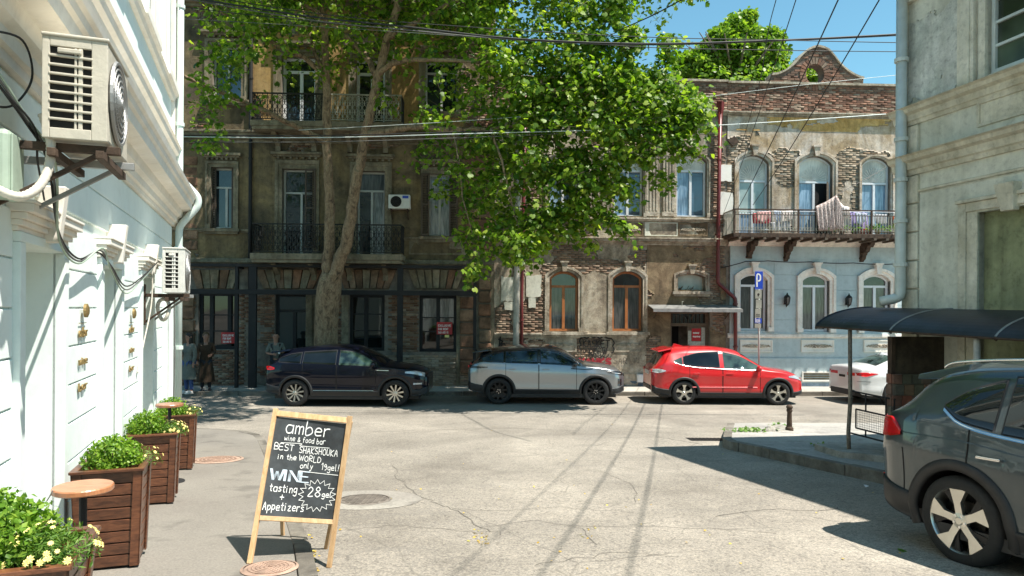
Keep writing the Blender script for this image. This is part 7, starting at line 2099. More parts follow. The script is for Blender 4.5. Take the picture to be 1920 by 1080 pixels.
# tar-filled cracks and a long seam across the junction
ck = MB(); rc = random.Random(12)
for pts, w_ in (([(470, 818), (640, 812), (800, 806), (950, 803), (1100, 808), (1250, 822), (1330, 836)], .016), ([(735, 870), (755, 905), (790, 935), (850, 955), (905, 990), (960, 1008)], .009), ([(650, 992), (740, 985), (830, 992), (930, 1003)], .007), ([(850, 955), (930, 958), (1050, 952), (1210, 962)], .007), ([(1050, 985), (1200, 988), (1340, 992), (1480, 1000)], .007), ([(905, 990), (1000, 975), (1090, 992), (1120, 1030)], .006), ([(1120, 880), (1180, 905), (1200, 950)], .006), ([(1340, 968), (1430, 955), (1530, 958), (1600, 950)], .010), ([(1000, 1060), (1150, 1035), (1300, 1048)], .006)):
 P_ = [gp(*p) for p in pts]; L_ = [(p.x, p.y) for p in P_]; Q = []
 for a, b_ in zip(L_[:-1], L_[1:]):
  for k in range(6): t = k / 6; Q.append((a[0] + (b_[0] - a[0]) * t + rc.gauss(0, .022), a[1] + (b_[1] - a[1]) * t + rc.gauss(0, .022)))
 ribbon(ck, Q, w_, lambda x, y: (x, y, g(x, y) + .004), sharp=True)
struct(ck.build('road_cracks', M['tar']))

# ================================================================== plane tree
def tree_main():
 rt = np.random.default_rng(21); rr = random.Random(3)
 base = Vector(FA(U(612, 700) * .955, -1.25, PAVZ))
 root = thing('plane_tree', 'huge two-stemmed plane tree on the pavement behind the black car, shading the mansion', 'tree', tuple(base))
 limbs = []   # lists of (Vector, radius)
 def P(x, y, Y): return at(x, y, Y)
 def limb(pts, r0, r1, name='limb', nn=6):
  C_ = catmull([p for p in pts], nn); n = len(C_)
  for i in range(1, n - 1): C_[i] += Vector((rr.uniform(-1, 1), rr.uniform(-1, 1), rr.uniform(-1, 1))) * .02
  R_ = [r0 + (r1 - r0) * (k / (n - 1)) ** .8 for k in range(n)]
  limbs.append((C_, R_)); return C_
 Yb = base.y
 trunk = [base, P(611, 680, Yb), P(612, 600, Yb - .05), P(617, 545, Yb - .1), P(622, 515, Yb - .1)]
 C_ = catmull(trunk, 6); n = len(C_)
 R_ = np.interp(np.arange(n), [0, 2, 6, 12, 18, n - 1], [.52, .42, .36, .35, .37, .30])
 MB().tube(C_, list(R_), 20).build('trunk', M['bark'], root, smooth=True)
 ls = limb([P(616, 545, Yb - .1), P(614, 500, Yb - .12), P(617, 460, Yb - .15), P(618, 390, Yb - .2), P(614, 300, Yb - .4), P(613, 210, Yb - .6), P(611, 130, Yb - .9), P(608, 40, Yb - 1.2), P(600, -70, Yb - 1.4), P(596, -180, Yb - 1.6)], .20, .08)
 rs = limb([P(620, 545, Yb - .15), P(634, 500, Yb - .3), P(650, 450, Yb - .45), P(660, 390, Yb - .6), P(672, 320, Yb - .8), P(688, 240, Yb - 1.1), P(708, 150, Yb - 1.5), P(728, 70, Yb - 1.9), P(748, 0, Yb - 2.3), P(765, -90, Yb - 2.7), P(775, -190, Yb - 3)], .215, .085)
 B = []
 def br(pts, r0, r1=.03): B.append(limb(pts, r0, r1, 'branch'))
 br([P(610, 266, Yb - .5), P(570, 245, Yb - 1.0), P(500, 210, Yb - 1.8), P(430, 180, Yb - 2.6), P(355, 148, Yb - 3.4), P(280, 110, Yb - 4.2)], .10, .04)
 br([P(608, 140, Yb - .9), P(570, 108, Yb - 1.2), P(520, 85, Yb - 1.6), P(460, 50, Yb - 2.1), P(395, 8, Yb - 2.8), P(330, -40, Yb - 3.5)], .09, .03)
 br([P(606, 130, Yb - .9), P(590, 100, Yb - 1.0), P(580, 60, Yb - .8), P(560, 0, Yb - .7)], .07, .04)
 br([P(612, 135, Yb - .8), P(628, 120, Yb - .8), P(650, 110, Yb - .6)], .06, .03)
 br([P(692, 252, Yb - 1.1), P(720, 246, Yb - 1.5), P(780, 238, Yb - 2.2), P(850, 243, Yb - 3.0), P(920, 242, Yb - 3.0), P(1010, 232, Yb - 2.6), P(1110, 215, Yb - 2.6)], .12, .03)
 br([P(706, 145, Yb - 1.5), P(730, 122, Yb - 1.9), P(770, 112, Yb - 2.4), P(830, 113, Yb - 3.0), P(915, 117, Yb - 3), P(1000, 118, Yb - 2.8)], .10, .03)
 br([P(704, 140, Yb - 1.5), P(690, 110, Yb - 1.4), P(660, 78, Yb - 1.2), P(620, 45, Yb - 1.3), P(590, 20, Yb - 1.5), P(553, 0, Yb - 1.8), P(500, -40, Yb - 2.2)], .10, .04)
 br([P(730, 70, Yb - 1.9), P(800, 30, Yb - 2.6), P(880, -10, Yb - 3.4), P(980, -40, Yb - 4.2)], .10, .03)
 br([P(748, 0, Yb - 2.3), P(830, -70, Yb - 3.4), P(930, -110, Yb - 4.4), P(1040, -120, Yb - 5.0)], .09, .03)
 br([P(1010, 232, Yb - 2.6), P(1060, 170, Yb - 2.9), P(1120, 120, Yb - 3), P(1180, 100, Yb - 3.5)], .05, .02)
 br([P(1010, 232, Yb - 2.6), P(1050, 280, Yb - 2.7), P(1080, 330, Yb - 2.8), P(1110, 380, Yb - 2.8)], .04, .015)
 br([P(920, 242, Yb - 3.8), P(940, 300, Yb - 3.9), P(960, 380, Yb - 3.8), P(975, 440, Yb - 3.8)], .04, .012)
 br([P(1110, 215, Yb - 2.6), P(1180, 205, Yb - 3.2), P(1250, 215, Yb - 3.8), P(1300, 215, Yb - 4)], .04, .012)
 br([P(850, 243, Yb - 3.0), P(860, 310, Yb - 3.3), P(870, 380, Yb - 3.4), P(890, 450, Yb - 3.4)], .03, .01)
 br([P(600, -70, Yb - 1.4), P(500, -120, Yb - 3), P(400, -160, Yb - 4.5), P(300, -190, Yb - 6)], .10, .04)
 br([P(765, -90, Yb - 2.7), P(700, -170, Yb - 4.5), P(640, -230, Yb - 6.2), P(560, -280, Yb - 7.5)], .09, .04)
 for k, (C2, R2) in enumerate(limbs):
  mb = MB(); mb.tube(C2, R2, 12 if R2[0] > .15 else 8); mb.build('stem' if R2[0] > .2 else 'branch', M['bark'], root, smooth=True)
 # foliage: leafy twigs filling picture regions at real depths (x, y, rx, ry, Ymin, Ymax, twigs)
 reg = [
     (1000, 60, 130, 90, 17.0, 20.5, 260), (880, 50, 110, 90, 17.4, 21, 180), (1060, 150, 130, 80, 16.6, 19.5, 260), (960, 160, 110, 80, 17.0, 20, 200),
     (1150, 190, 110, 70, 16.6, 18.8, 230), (1230, 200, 75, 55, 16.6, 18.6, 150), (1285, 205, 36, 40, 16.8, 18.0, 55), (1080, 260, 120, 70, 16.6, 19.5, 210), (1175, 265, 65, 36, 16.6, 18.4, 80), (1275, 255, 22, 18, 17, 17.8, 12),
     (985, 260, 80, 75, 17, 20.5, 120), (1060, 340, 90, 60, 16.8, 19, 120), (1115, 325, 60, 46, 16.8, 18.4, 70), (1165, 350, 22, 30, 17, 18, 12), (975, 350, 65, 65, 17.2, 20, 85), (1040, 410, 70, 34, 17, 18.6, 55), (1095, 405, 50, 26, 17, 18, 34),
     (900, 380, 40, 70, 17.4, 19.6, 30), (960, 440, 50, 40, 17.6, 19, 36), (880, 440, 22, 50, 17.8, 19, 15), (893, 505, 14, 22, 18, 19, 5), (960, 486, 22, 14, 17.8, 18.6, 6), (1010, 455, 26, 14, 17.4, 18.4, 8),
     (1188, 85, 10, 36, 16.8, 17.6, 11), (1254, 92, 9, 24, 16.8, 17.6, 9), (1120, 40, 50, 50, 16.8, 18.4, 60), (1200, 150, 52, 32, 16.8, 18, 34), (1150, 0, 22, 40, 17, 18, 16), (1185, 62, 10, 18, 17, 17.5, 4), (1130, 110, 60, 50, 16.8, 18.6, 70),
     (800, 60, 80, 70, 17.5, 21, 60), (700, 20, 90, 40, 18, 21, 42), (640, 80, 60, 50, 18.5, 21, 18), (560, 40, 80, 50, 17.5, 21, 34), (450, 60, 80, 70, 16.5, 20, 50), (390, 160, 50, 80, 16.5, 19, 44), (380, 240, 40, 40, 16.8, 18.6, 16), (440, 200, 40, 50, 17, 19, 14), (480, 100, 60, 50, 17, 20, 18), (500, 30, 90, 40, 17, 20, 34),
     (760, 300, 40, 26, 18.4, 20.5, 9), (820, 300, 50, 40, 17.8, 20, 20), (850, 350, 40, 40, 17.6, 19.6, 18), (740, 175, 40, 40, 18.5, 20.5, 12), (830, 180, 60, 50, 17.8, 20, 30), (770, 60, 60, 60, 18, 20, 26), (620, 145, 40, 30, 18.5, 20.5, 7), (900, 300, 60, 60, 17.4, 20, 50), (535, 245, 14, 10, 19, 20, 2), (500, 185, 30, 20, 18, 19.5, 4), (850, 240, 60, 40, 17.4, 19.5, 24),
 ]
 tw = []
 for x, y, dx, dy, n in ((1150, -5, 14, -50, 8), (1182, 110, 6, -55, 9), (1252, 130, 8, -60, 9), (1290, 235, 40, -45, 8), (1300, 225, 30, 20, 7), (1275, 270, 30, 14, 6), (1240, 290, 60, 8, 6), (1200, 300, 55, 55, 9), (1140, 400, 40, 45, 9), (1060, 420, 50, 45, 9), (960, 440, 20, 60, 9), (905, 430, -18, 95, 10), (1100, 395, 60, 30, 8), (1215, 250, 60, 30, 8), (1000, 430, -10, 50, 8), (1150, 330, 40, 50, 8)):
  Y0 = rr.uniform(16.9, 17.6)
  for k in range(n): t = k / (n - 1); tw.append(P(x + dx * t + rr.uniform(-6, 6), y + dy * t + rr.uniform(-6, 6), Y0))
 for x, y, rx, ry, Y0, Y1, n in reg:
  n = int(n * ((.42 if y > 60 else .6) if x < 860 else (.50 if n > 60 else .8)))
  for k in range(n):
   while True:
    a, b_ = rr.uniform(-1, 1), rr.uniform(-1, 1)
    if a * a + b_ * b_ < 1: break
   tw.append(P(x + a * rx, y + b_ * ry, rr.uniform(Y0, Y1)))
 # crown above the frame (casts the shade)
 top = [(-7.5, 17.5, 11.3, 3.2, 3.6, 1.5, 420), (-3, 19, 12.2, 3.5, 3, 1.5, 420), (1.0, 19.2, 12.4, 3.2, 2.6, 1.6, 330), (-4.2, 14.6, 10.6, 3.2, 2.4, 1.1, 330), (3.4, 18.8, 11.2, 2.2, 2.0, 1.5, 180), (-1.5, 20.8, 11.8, 5, 1.2, 1.8, 300), (-5.8, 20.5, 9.6, 3.2, 1.2, 1.4, 60)]
 for x, y, z, rx, ry, rz, n in top:
  for k in range(int(n * 1.3)):
   v_ = rt.normal(size=3); v_ /= np.linalg.norm(v_); v_ *= rr.random() ** .33
   tw.append(Vector((x + v_[0] * rx, y + v_[1] * ry, z + v_[2] * rz)))
 tw = [t for t in tw if t.y < FA.o.y + t.x * .045 - .45]
 Ps, Ns, Ss = [], [], []
 stems = MB()
 for t in tw:
  n = rr.randint(11, 19); d_ = Vector((rr.uniform(-1, 1), rr.uniform(-1, 1), rr.uniform(-.5, .4))).normalized(); L = rr.uniform(.35, .6)
  stems.tube([t - d_ * L * .5, t + d_ * L * .5 - Vector((0, 0, .04))], [.007, .003], 3, caps=False)
  for k in range(n):
   q = t + d_ * L * rr.uniform(-.6, .6); off_ = Vector((rr.gauss(0, 1), rr.gauss(0, 1), rr.gauss(0, .8))) * .125
   Ps.append(q + off_); nn = off_.normalized() * .5 + Vector((rr.gauss(0, .55), rr.gauss(0, .55) - .2, .62)); nn.normalize(); Ns.append(nn); Ss.append(rr.uniform(.08, .19))
 # hanging sprigs under the right-hand mass
 Ps = np.array([tuple(p) for p in Ps]); Ns = np.array([tuple(p) for p in Ns]); Ss = np.array(Ss)
 stems.build('twigs', M['bark2'], root, kind='stuff')
 leaves('foliage', Ps, Ns, Ss, M['leaf_main'], root, rt, LOBE)
tree_main()

# tree behind the roofs
def far_tree():
 r = np.random.default_rng(31); Y = 33
 c = at(1378, 110, Y); root = thing('rear_tree', 'bright green tree rising behind the parapet, left of the curved gable', 'tree', (c.x, c.y, -1))
 mb = MB(); mb.tube([(c.x, c.y, -1), (c.x - .1, c.y, 6), (c.x, c.y, c.z)], [.4, .3, .15], 10); mb.build('trunk', M['bark2'], root, smooth=True)
 P_ = []
 for x, y, rx, ry, n in ((1375, 100, 60, 60, 8000), (1320, 130, 50, 34, 4200), (1430, 110, 46, 50, 4800), (1395, 50, 22, 26, 1300), (1350, 75, 26, 22, 1200), (1445, 75, 26, 22, 1100), (1292, 118, 26, 20, 1100), (1330, 100, 30, 24, 1200), (1405, 34, 14, 16, 600), (1385, 190, 110, 60, 4500), (1500, 150, 60, 30, 2600), (1530, 150, 30, 30, 1600), (1290, 150, 26, 20, 600)):
  v_ = r.normal(size=(n, 3)); v_ /= np.linalg.norm(v_, axis=1)[:, None]; lump = 1 + .22 * np.sin(v_[:, 0] * 7 + x) * np.sin(v_[:, 2] * 6 + y); v_ *= (r.random(n) ** .30 * lump)[:, None]
  c_ = at(x, y, Y); sc = Y / FPX
  P_.append(np.stack([c_.x + v_[:, 0] * rx * sc, c_.y + v_[:, 1] * rx * sc * .9, c_.z + v_[:, 2] * ry * sc], 1))
 P_ = np.concatenate(P_); n = len(P_); nr = r.normal(size=(n, 3)) * .6 + np.array([.2, -.3, .7]); nr /= np.linalg.norm(nr, axis=1)[:, None]
 leaves('foliage', P_, nr, .13 + .12 * r.random(n), M['leaf_far'], root, r, BOX2)
 mb = MB(); rr = random.Random(2)
 for k in range(14):
  an = rr.uniform(0, 6.28); mb.tube([(c.x, c.y, c.z - 2.5 + k * .1), (c.x + 1.2 * math.cos(an), c.y + 1.2 * math.sin(an), c.z - 1 + k * .08), (c.x + 2.3 * math.cos(an), c.y + 2.3 * math.sin(an), c.z - .2 + k * .1)], [.10, .06, .02], 5)
 mb.build('limbs', M['bark2'], root, smooth=True)
BOX2 = (np.array([(0, 0, 0), (.42, .35, .05), (.25, .8, -.05), (0, 1, -.1), (-.25, .8, -.05), (-.42, .35, .05)]), [(0, 1, 2), (0, 2, 3), (0, 3, 4), (0, 4, 5)])
far_tree()

# ================================================================== overhead wires
def wire(pts, r_, label, mat='cable', sag=0.0, n=24, grp='overhead wires'):
 P_ = [Vector(p) for p in pts]
 if len(P_) == 2:
  a, b_ = P_; Q = []
  for k in range(n + 1):
   t = k / n; q = a.lerp(b_, t); q.z -= sag * 4 * t * (1 - t); Q.append(q)
 else: Q = catmull(P_, 8)
 return tag(MB().tube(Q, r_, 6).build('overhead_wire', M[mat], smooth=True), label, 'wire', grp)
# upper bundle crossing the picture (in front of the facades)
Yw = 15.5
wire([at(250, -22, Yw), at(560, 28, Yw), at(760, 50, Yw), at(960, 72, Yw), at(1200, 82, Yw), at(1450, 76, Yw), at(1690, 64, Yw), at(1900, 50, Yw)], .021, 'thickest black cable of the upper bundle crossing tree and sky')
wire([at(250, -20, Yw + .1), at(560, 34, Yw + .1), at(760, 56, Yw + .1), at(960, 74, Yw + .1), at(1200, 84, Yw + .1), at(1450, 77, Yw + .1), at(1690, 66, Yw + .1), at(1900, 52, Yw + .1)], .014, 'thin cable twisted along the thickest one of the upper bundle', 'cablegrey')
wire([at(250, -30, Yw - .3), at(600, 26, Yw - .3), at(900, 52, Yw - .3), at(1200, 69, Yw - .3), at(1450, 75, Yw - .3), at(1690, 80, Yw - .3), at(1900, 82, Yw - .3)], .009, 'thin wire crossing just above then below the thick upper cable')
wire([at(250, 2, Yw + .4), at(600, 42, Yw + .4), at(900, 66, Yw + .4), at(1200, 88, Yw + .4), at(1450, 94, Yw + .4), at(1690, 97, Yw + .4), at(1900, 98, Yw + .4)], .009, 'lowest thin wire of the upper bundle against the sky')
wire([at(250, 30, Yw + 1), at(600, 50, Yw + 1), at(900, 70, Yw + 1), at(1100, 82, Yw + 1)], .006, 'faint grey wire below the upper bundle at the left', 'cablegrey')
# lower bundle
Yl = 17.0
wire([at(300, 256, Yl), at(600, 258, Yl), at(900, 250, Yl), at(1150, 243, Yl), at(1400, 232, Yl), at(1690, 212, Yl), at(1900, 196, Yl)], .012, 'pale wire crossing in front of the first floors, rising to the right', 'greypipe')
wire([at(300, 253, Yl + .1), at(600, 254, Yl + .1), at(900, 246, Yl + .1), at(1150, 240, Yl + .1), at(1280, 236, Yl + .1)], .012, 'dark wire just above the pale wire of the lower bundle')
wire([at(300, 266, Yl + .2), at(600, 266, Yl + .2), at(900, 257, Yl + .2), at(1150, 246, Yl + .2)], .008, 'lowest thin wire of the lower bundle', 'cablegrey')
wire([at(560, 244, Yl + .5), at(850, 228, Yl + .5), at(1100, 208, Yl + .5), at(1320, 182, Yl + .5), at(1500, 160, Yl + .5), at(1690, 140, Yl + .5)], .006, 'faint wire slanting up towards the gable at the right', 'greypipe')
wire([at(1160, 57, 16), at(1225, 28, 14), at(1285, -4, 12.5), at(1400, -60, 11)], .012, 'single wire climbing from the treetop to the upper right')
# wires running from the brick facade over the junction towards the camera
for (x, y), B_, lab in (((1383, 392), (3.05, 3.0, 7.0), 'left one of the long steep wires from the balcony over the road'), ((1412, 384), (3.75, 3.0, 7.1), 'middle one of the long steep wires from the balcony over the road'), ((1355, 404), (2.35, 3.0, 6.9), 'thin leftmost steep wire anchored near the red downpipe')):
 a = Vector(P3(x, y, -.1)); b_ = Vector(B_)
 e = b_ + (b_ - a) * .25
 wire([a, e], .011 if 'thin' not in lab else .007, lab, sag=.35, n=30)
wire([at(1455, 0, 12), at(1440, 60, 14), at(1425, 150, 17), at(1400, 240, 20), Vector(P3(1372, 330, -.1))], .008, 'thin wire dropping steeply in front of the parapet')

# ================================================================== cars
def pchip(pts):
 xs = np.array([p[0] for p in pts], float); ys = np.array([p[1] for p in pts], float)
 h = np.diff(xs); d = np.diff(ys) / h; m = np.zeros(len(xs))
 for i in range(1, len(xs) - 1):
  if d[i-1] * d[i] > 0:
   w1, w2 = 2*h[i] + h[i-1], h[i] + 2*h[i-1]; m[i] = (w1 + w2) / (w1 / d[i-1] + w2 / d[i])
 m[0], m[-1] = d[0], d[-1]
 def f(x):
  x = np.clip(np.asarray(x, float), xs[0], xs[-1]); k = np.clip(np.searchsorted(xs, x, side='right') - 1, 0, len(h) - 1)
  t = (x - xs[k]) / h[k]
  return (2*t**3 - 3*t**2 + 1)*ys[k] + (t**3 - 2*t**2 + t)*h[k]*m[k] + (-2*t**3 + 3*t**2)*ys[k+1] + (t**3 - t**2)*h[k]*m[k+1]
 return f

class Car:
 """local frame: x forward (0 = rear end), y to the car's left, z up from the road"""
 def __init__(s, name, label, S, loc, rotz, paint, glass, group='cars parked along the far kerb', tilt=0.0):
  s.S = S; s.L = S['L']; s.W = S['W'] / 2
  s.top = pchip(S['top']); s.belt = pchip(S['belt']); s.edge = pchip(S['edge']); s.we = pchip(S['we'])
  s.wb = pchip(S['wplan']); s.bot = pchip(S['bot'])
  s.paint = paint; s.glass = glass
  s.root = thing(name, label, 'car', (0, 0, 0), group)
  s.loc, s.rotz, s.tilt = loc, rotz, tilt
  s.M = Matrix.Translation(loc) @ Matrix.Rotation(rotz, 4, 'Z') @ Matrix.Rotation(tilt, 4, 'Y')
  s.body();
 def side_y(s, x, z):
  """half width of the body at station x, height z"""
  x = np.asarray(x, float); z = np.asarray(z, float)
  wb = s.wb(x) * s.W; zb = s.belt(x); ze = np.maximum(s.edge(x), zb + .004); we = np.minimum(s.we(x) * s.W, wb - .002)
  zlo = .24
  t = np.clip((z - zlo) / np.maximum(zb - zlo, .1), 0, 1)
  lower = wb * (1 - .055 * (1 - np.clip(t / .30, 0, 1)) ** 1.7 - .045 * np.clip((t - .62) / .38, 0, 1) ** 1.8 + s.S.get('crease', .010) * np.exp(-((t - s.S.get('crz', .70)) / .05) ** 2) - .008 * np.exp(-((t - .42) / .16) ** 2) + .010 * np.exp(-((t - .20) / .07) ** 2))
  wsh = wb * (1 - .045)
  u = np.clip((z - zb) / (ze - zb), 0, 1)
  upper = wsh * (1 - .006) + (we - wsh) * (u ** 1.12)
  return np.where(z <= zb, lower, upper)
 def top_z(s, x, f):
  x = np.asarray(x, float); f = np.asarray(f, float)
  ze = np.maximum(s.edge(x), s.belt(x) + .004); zt = np.maximum(s.top(x), ze + .002)
  return ze + (zt - ze) * (1 - np.abs(f) ** 2.3)
 def pt(s, x, y, z): return s.M @ Vector((float(x), float(y), float(z)))
 def xs(s):
  S = s.S; e = .5 * (1 - np.cos(np.linspace(0, math.pi / 2, 9)))[:-1]
  xs = set(np.round(np.linspace(0, s.L, 96), 4)) | set(np.round([.005, .012, .025, .045, .07, .10], 4)) | set(np.round([s.L - q for q in (.004, .012, .025, .045, .07, .10)], 4))
  for wx in S['wheels']:
   for k in range(33):
    xs.add(round(wx - S['ra'] * math.cos(math.pi * k / 32), 4))
  for d in S['doors']: xs |= {round(d[0], 4), round(d[1], 4)}
  v = np.array(sorted(xs)); keep = [v[0]]
  for q in v[1:]:
   if q - keep[-1] > .0035: keep.append(q)
  keep[-1] = s.L
  return np.array(keep)
 def zbot(s, x):
  z = s.bot(x).copy()
  for wx in s.S['wheels']:
   ra = s.S['ra']; d = np.abs(x - wx); ins = d <= ra + 1e-6
   z = np.where(ins, np.maximum(z, s.S['rw'] + np.sqrt(np.maximum(ra ** 2 - d ** 2, 0))), z)
  return z
 def body(s):
  S = s.S; X = s.xs(); nx = len(X); zb0 = s.zbot(X); zb = s.belt(X); ze = np.maximum(s.edge(X), zb + .004)
  nl, nu, nt = 12, 5, 7
  rows = []   # each (y,z)
  for k in range(nl + 1):
   z = zb0 + (zb - zb0) * k / nl; rows.append((s.side_y(X, z), z))
  for k in range(1, nu + 1):
   z = zb + (ze - zb) * k / nu; rows.append((s.side_y(X, z), z))
  we = s.side_y(X, ze)
  for k in range(1, nt + 1):
   f = 1 - (k / nt) ** .8; rows.append((we * f, s.top_z(X, f)))
  G = np.array([[(x, r_[0][i], r_[1][i]) for i, x in enumerate(X)] for r_ in rows])    # rows x nx x 3
  m = len(rows)
  # end planes bulge a little
  def bulge(Gs):
   Q = Gs.copy()
   return Q
  full = np.concatenate([G, G[:-1][::-1] * np.array([1, -1, 1])])   # around over the roof
  R_ = full.shape[0]
  # normals on the whole grid
  du = np.gradient(full, axis=1); dv = np.gradient(full, axis=0); N = np.cross(du, dv); N /= np.linalg.norm(N, axis=2)[..., None] + 1e-9
  cx = np.array([s.L / 2, 0, .7]); flip = np.sum(N * (full - cx), axis=2).mean() < 0
  if flip: N = -N
  Rm = np.array(s.M.to_3x3()); T = np.array(s.M.translation)
  def emit(name, mask, mat, extra=None):
   J, I = np.nonzero(mask)
   q = np.stack([J * nx + I, J * nx + I + 1, (J + 1) * nx + I + 1, (J + 1) * nx + I], 1)
   if flip: q = q[:, ::-1]
   V = full.reshape(-1, 3); Nn = N.reshape(-1, 3)
   F = [q]
   if extra is not None: F.append(extra)
   F = np.concatenate(F)
   used = np.unique(F); rem = np.full(len(V), -1); rem[used] = np.arange(len(used))
   o = npmesh(name, V[used] @ Rm.T + T, rem[F], mat, s.root, smooth=True)
   try: o.data.normals_split_custom_set_from_vertices([tuple(v) for v in (Nn[used] @ Rm.T)])
   except Exception as e_: print('normals', e_)
   return o
  used_mask = np.zeros((R_ - 1, nx - 1), bool)
  XC = (X[:-1] + X[1:]) / 2
  for (a, b_) in S['doors']:
   for side in (0, 1):
    mk = np.zeros_like(used_mask); rr = slice(1, nl) if side == 0 else slice(R_ - 1 - nl, R_ - 2)
    mk[rr, :] = (XC > a) & (XC < b_)
    used_mask |= mk
    d_ = emit('door', mk, s.paint); s.handle(d_, a, b_, 1 if side == 0 else -1)
  ztop_clad = 1
  bodym = ~used_mask
  if S.get('blackroof'):
   rf = np.zeros_like(used_mask); a, b_ = S['blackroof']; rf[nl + 1:R_ - 2 - nl, :] = (XC > a) & (XC < b_)
   bodym &= ~rf; emit('roof', rf, M['blackgloss'])
  emit('body', bodym, s.paint)
  # end caps
  for i_, nm in ((0, 'rear_panel'), (nx - 1, 'front_panel')):
   mb = MB(lambda x, y, z: tuple(s.pt(x, y, z)))
   for j in range(m - 1):
    a, b_ = G[j, i_], G[j+1, i_]
    mb.poly([(a[0], a[1], a[2]), (b_[0], b_[1], b_[2]), (b_[0], -b_[1], b_[2]), (a[0], -a[1], a[2])])
   mb.build(nm, s.paint, s.root, smooth=True)
  # underbody and wheel wells
  mb = s.mb(); mb.box(.25, s.L - .25, -s.W * .74, s.W * .74, .19, .62); mb.box(.6, s.L - .7, -s.W * .95, s.W * .95, .20, .30); mb.build('underbody', M['plasticblk'], s.root)
  for wx in S['wheels']:
   for sg in (1, -1):
    mb = s.mb(); n = 16; r1 = S['ra'] + .012
    yo = float(s.side_y(wx, S['rw'] + S['ra'])) - .02
    for k in range(n):
     t0, t1 = math.pi * k / n, math.pi * (k + 1) / n
     p = lambda t, y: (wx + r1 * math.cos(t), sg * y, S['rw'] + r1 * math.sin(t))
     mb.poly([p(t0, yo - .30), p(t1, yo - .30), p(t1, yo), p(t0, yo)])
    mb.build('wheel_well', M['plasticblk'], s.root)
    # arch trim
    am = M['plasticblk'] if S.get('clad') else s.paint
    wd = S.get('clad') or .02
    L_ = []
    n = 28; a0 = math.asin(min(.9, max(-.3, (S['bot0'] - S['rw']) / S['ra'])))
    prev = None; mb = s.mb(); mb.s = True
    for k in range(n + 1):
     t = a0 + (math.pi - 2 * a0) * k / n
     ring_ = []
     for rr_, off in ((S['ra'] - .012, -.02), (S['ra'] - .010, .014), (S['ra'] + wd * .5, .020), (S['ra'] + wd, .012), (S['ra'] + wd + .004, -.01)):
      x = wx + rr_ * math.cos(t); z = S['rw'] + rr_ * math.sin(t); x = min(max(x, .02), s.L - .02)
      ring_.append(mb.pt((x, sg * (float(s.side_y(x, max(z, .26))) + off), z)))
     if prev:
      for q in range(4): mb.face((prev[q], prev[q+1], ring_[q+1], ring_[q]))
     prev = ring_
    mb.build('wheel_arch', am, s.root)
  if S.get('clad'):
   s.patch('sill_trim', [(S['wheels'][0] + S['ra'] + .02, S['wheels'][1] - S['ra'] - .02)], lambda x: s.bot(x) - .03, lambda x: s.bot(x) + S.get('sillh', .10) + 0 * x, M['plasticblk'], .012)
   s.patch('rear_bumper_trim', [(.004, S['wheels'][0] - S['ra'] - .0)], lambda x: s.bot(x) - .01, lambda x: s.bot(x) + S.get('sillh', .10) * 1.6 + 0 * x, M['plasticblk'], .014)
   s.patch('front_bumper_trim', [(S['wheels'][1] + S['ra'], s.L - .004)], lambda x: s.bot(x) - .01, lambda x: s.bot(x) + S.get('sillh', .10) * 1.2 + 0 * x, M['plasticblk'], .014)
  for wx in S['wheels']:
   for sg in (1, -1): s.wheel(wx, sg)
  for a, b_ in S['doors']:
   for xx in (a, b_): s.seam(xx)
 def mb(s): return MB(lambda x, y, z: tuple(s.pt(x, y, z)))
 def seam(s, x, z0=None, z1=None):
  z0 = z0 or float(s.zbot(np.array([x]))[0]) + .06; z1 = z1 or float(s.belt(x))
  for sg in (1, -1):
   mb = s.mb(); n = 10; L = []
   for k in range(n + 1):
    z = z0 + (z1 - z0) * k / n; y = float(s.side_y(x, z)) + .0025
    L.append((mb.pt((x - .006, sg * y, z)), mb.pt((x + .006, sg * y, z))))
   for k in range(n): mb.face((L[k][0], L[k][1], L[k+1][1], L[k+1][0]))
   mb.build('panel_gap', M['gapblack'], s.root)
 def handle(s, d_, a, b_, sg):
  x = a + .11 if not s.S.get('rearhandle') else a + .11; z = s.S['hz']; y = float(s.side_y(x, z))
  mb = s.mb(); mb.box(x - .02, x + .17, sg * (y + .012), sg * (y + .030), z - .004, z + .018); mb.box(x - .01, x + .01, sg * (y - .01), sg * (y + .013), z - .002, z + .016); mb.box(x + .14, x + .16, sg * (y - .01), sg * (y + .013), z - .002, z + .016)
  mb.build('handle', s.S.get('handlemat') or s.paint, d_, bevel=.006)
 def patch(s, name, spans, zlo, zhi, mat, off=.004, nz=6, nx=26, sides=(1, -1), parent=None):
  outs = []
  for sg in sides:
   for a, b_ in spans:
    xs = np.linspace(a, b_, nx); mb = s.mb(); mb.s = True; Gd = []
    zl, zh = np.asarray(zlo(xs)) * np.ones(nx), np.asarray(zhi(xs)) * np.ones(nx)
    for i in range(nx):
     col = []
     for j in range(nz + 1):
      z = zl[i] + (zh[i] - zl[i]) * j / nz; col.append(mb.pt((xs[i], sg * (float(s.side_y(xs[i], max(z, .24))) + off), z)))
     Gd.append(col)
    for i in range(nx - 1):
     for j in range(nz):
      mb.face((Gd[i][j], Gd[i+1][j], Gd[i+1][j+1], Gd[i][j+1]))
    # edge lip back to the body
    for i in range(nx - 1):
     for jj in (0, nz):
      z0, z1 = (zl, zh)[jj > 0][i], (zl, zh)[jj > 0][i+1]
      p = mb.pt((xs[i], sg * (float(s.side_y(xs[i], max(z0, .24))) - .002), z0)); q = mb.pt((xs[i+1], sg * (float(s.side_y(xs[i+1], max(z1, .24))) - .002), z1))
      mb.face((Gd[i][jj], Gd[i+1][jj], q, p))
    outs.append(mb.build(name, mat, parent or s.root))
  return outs
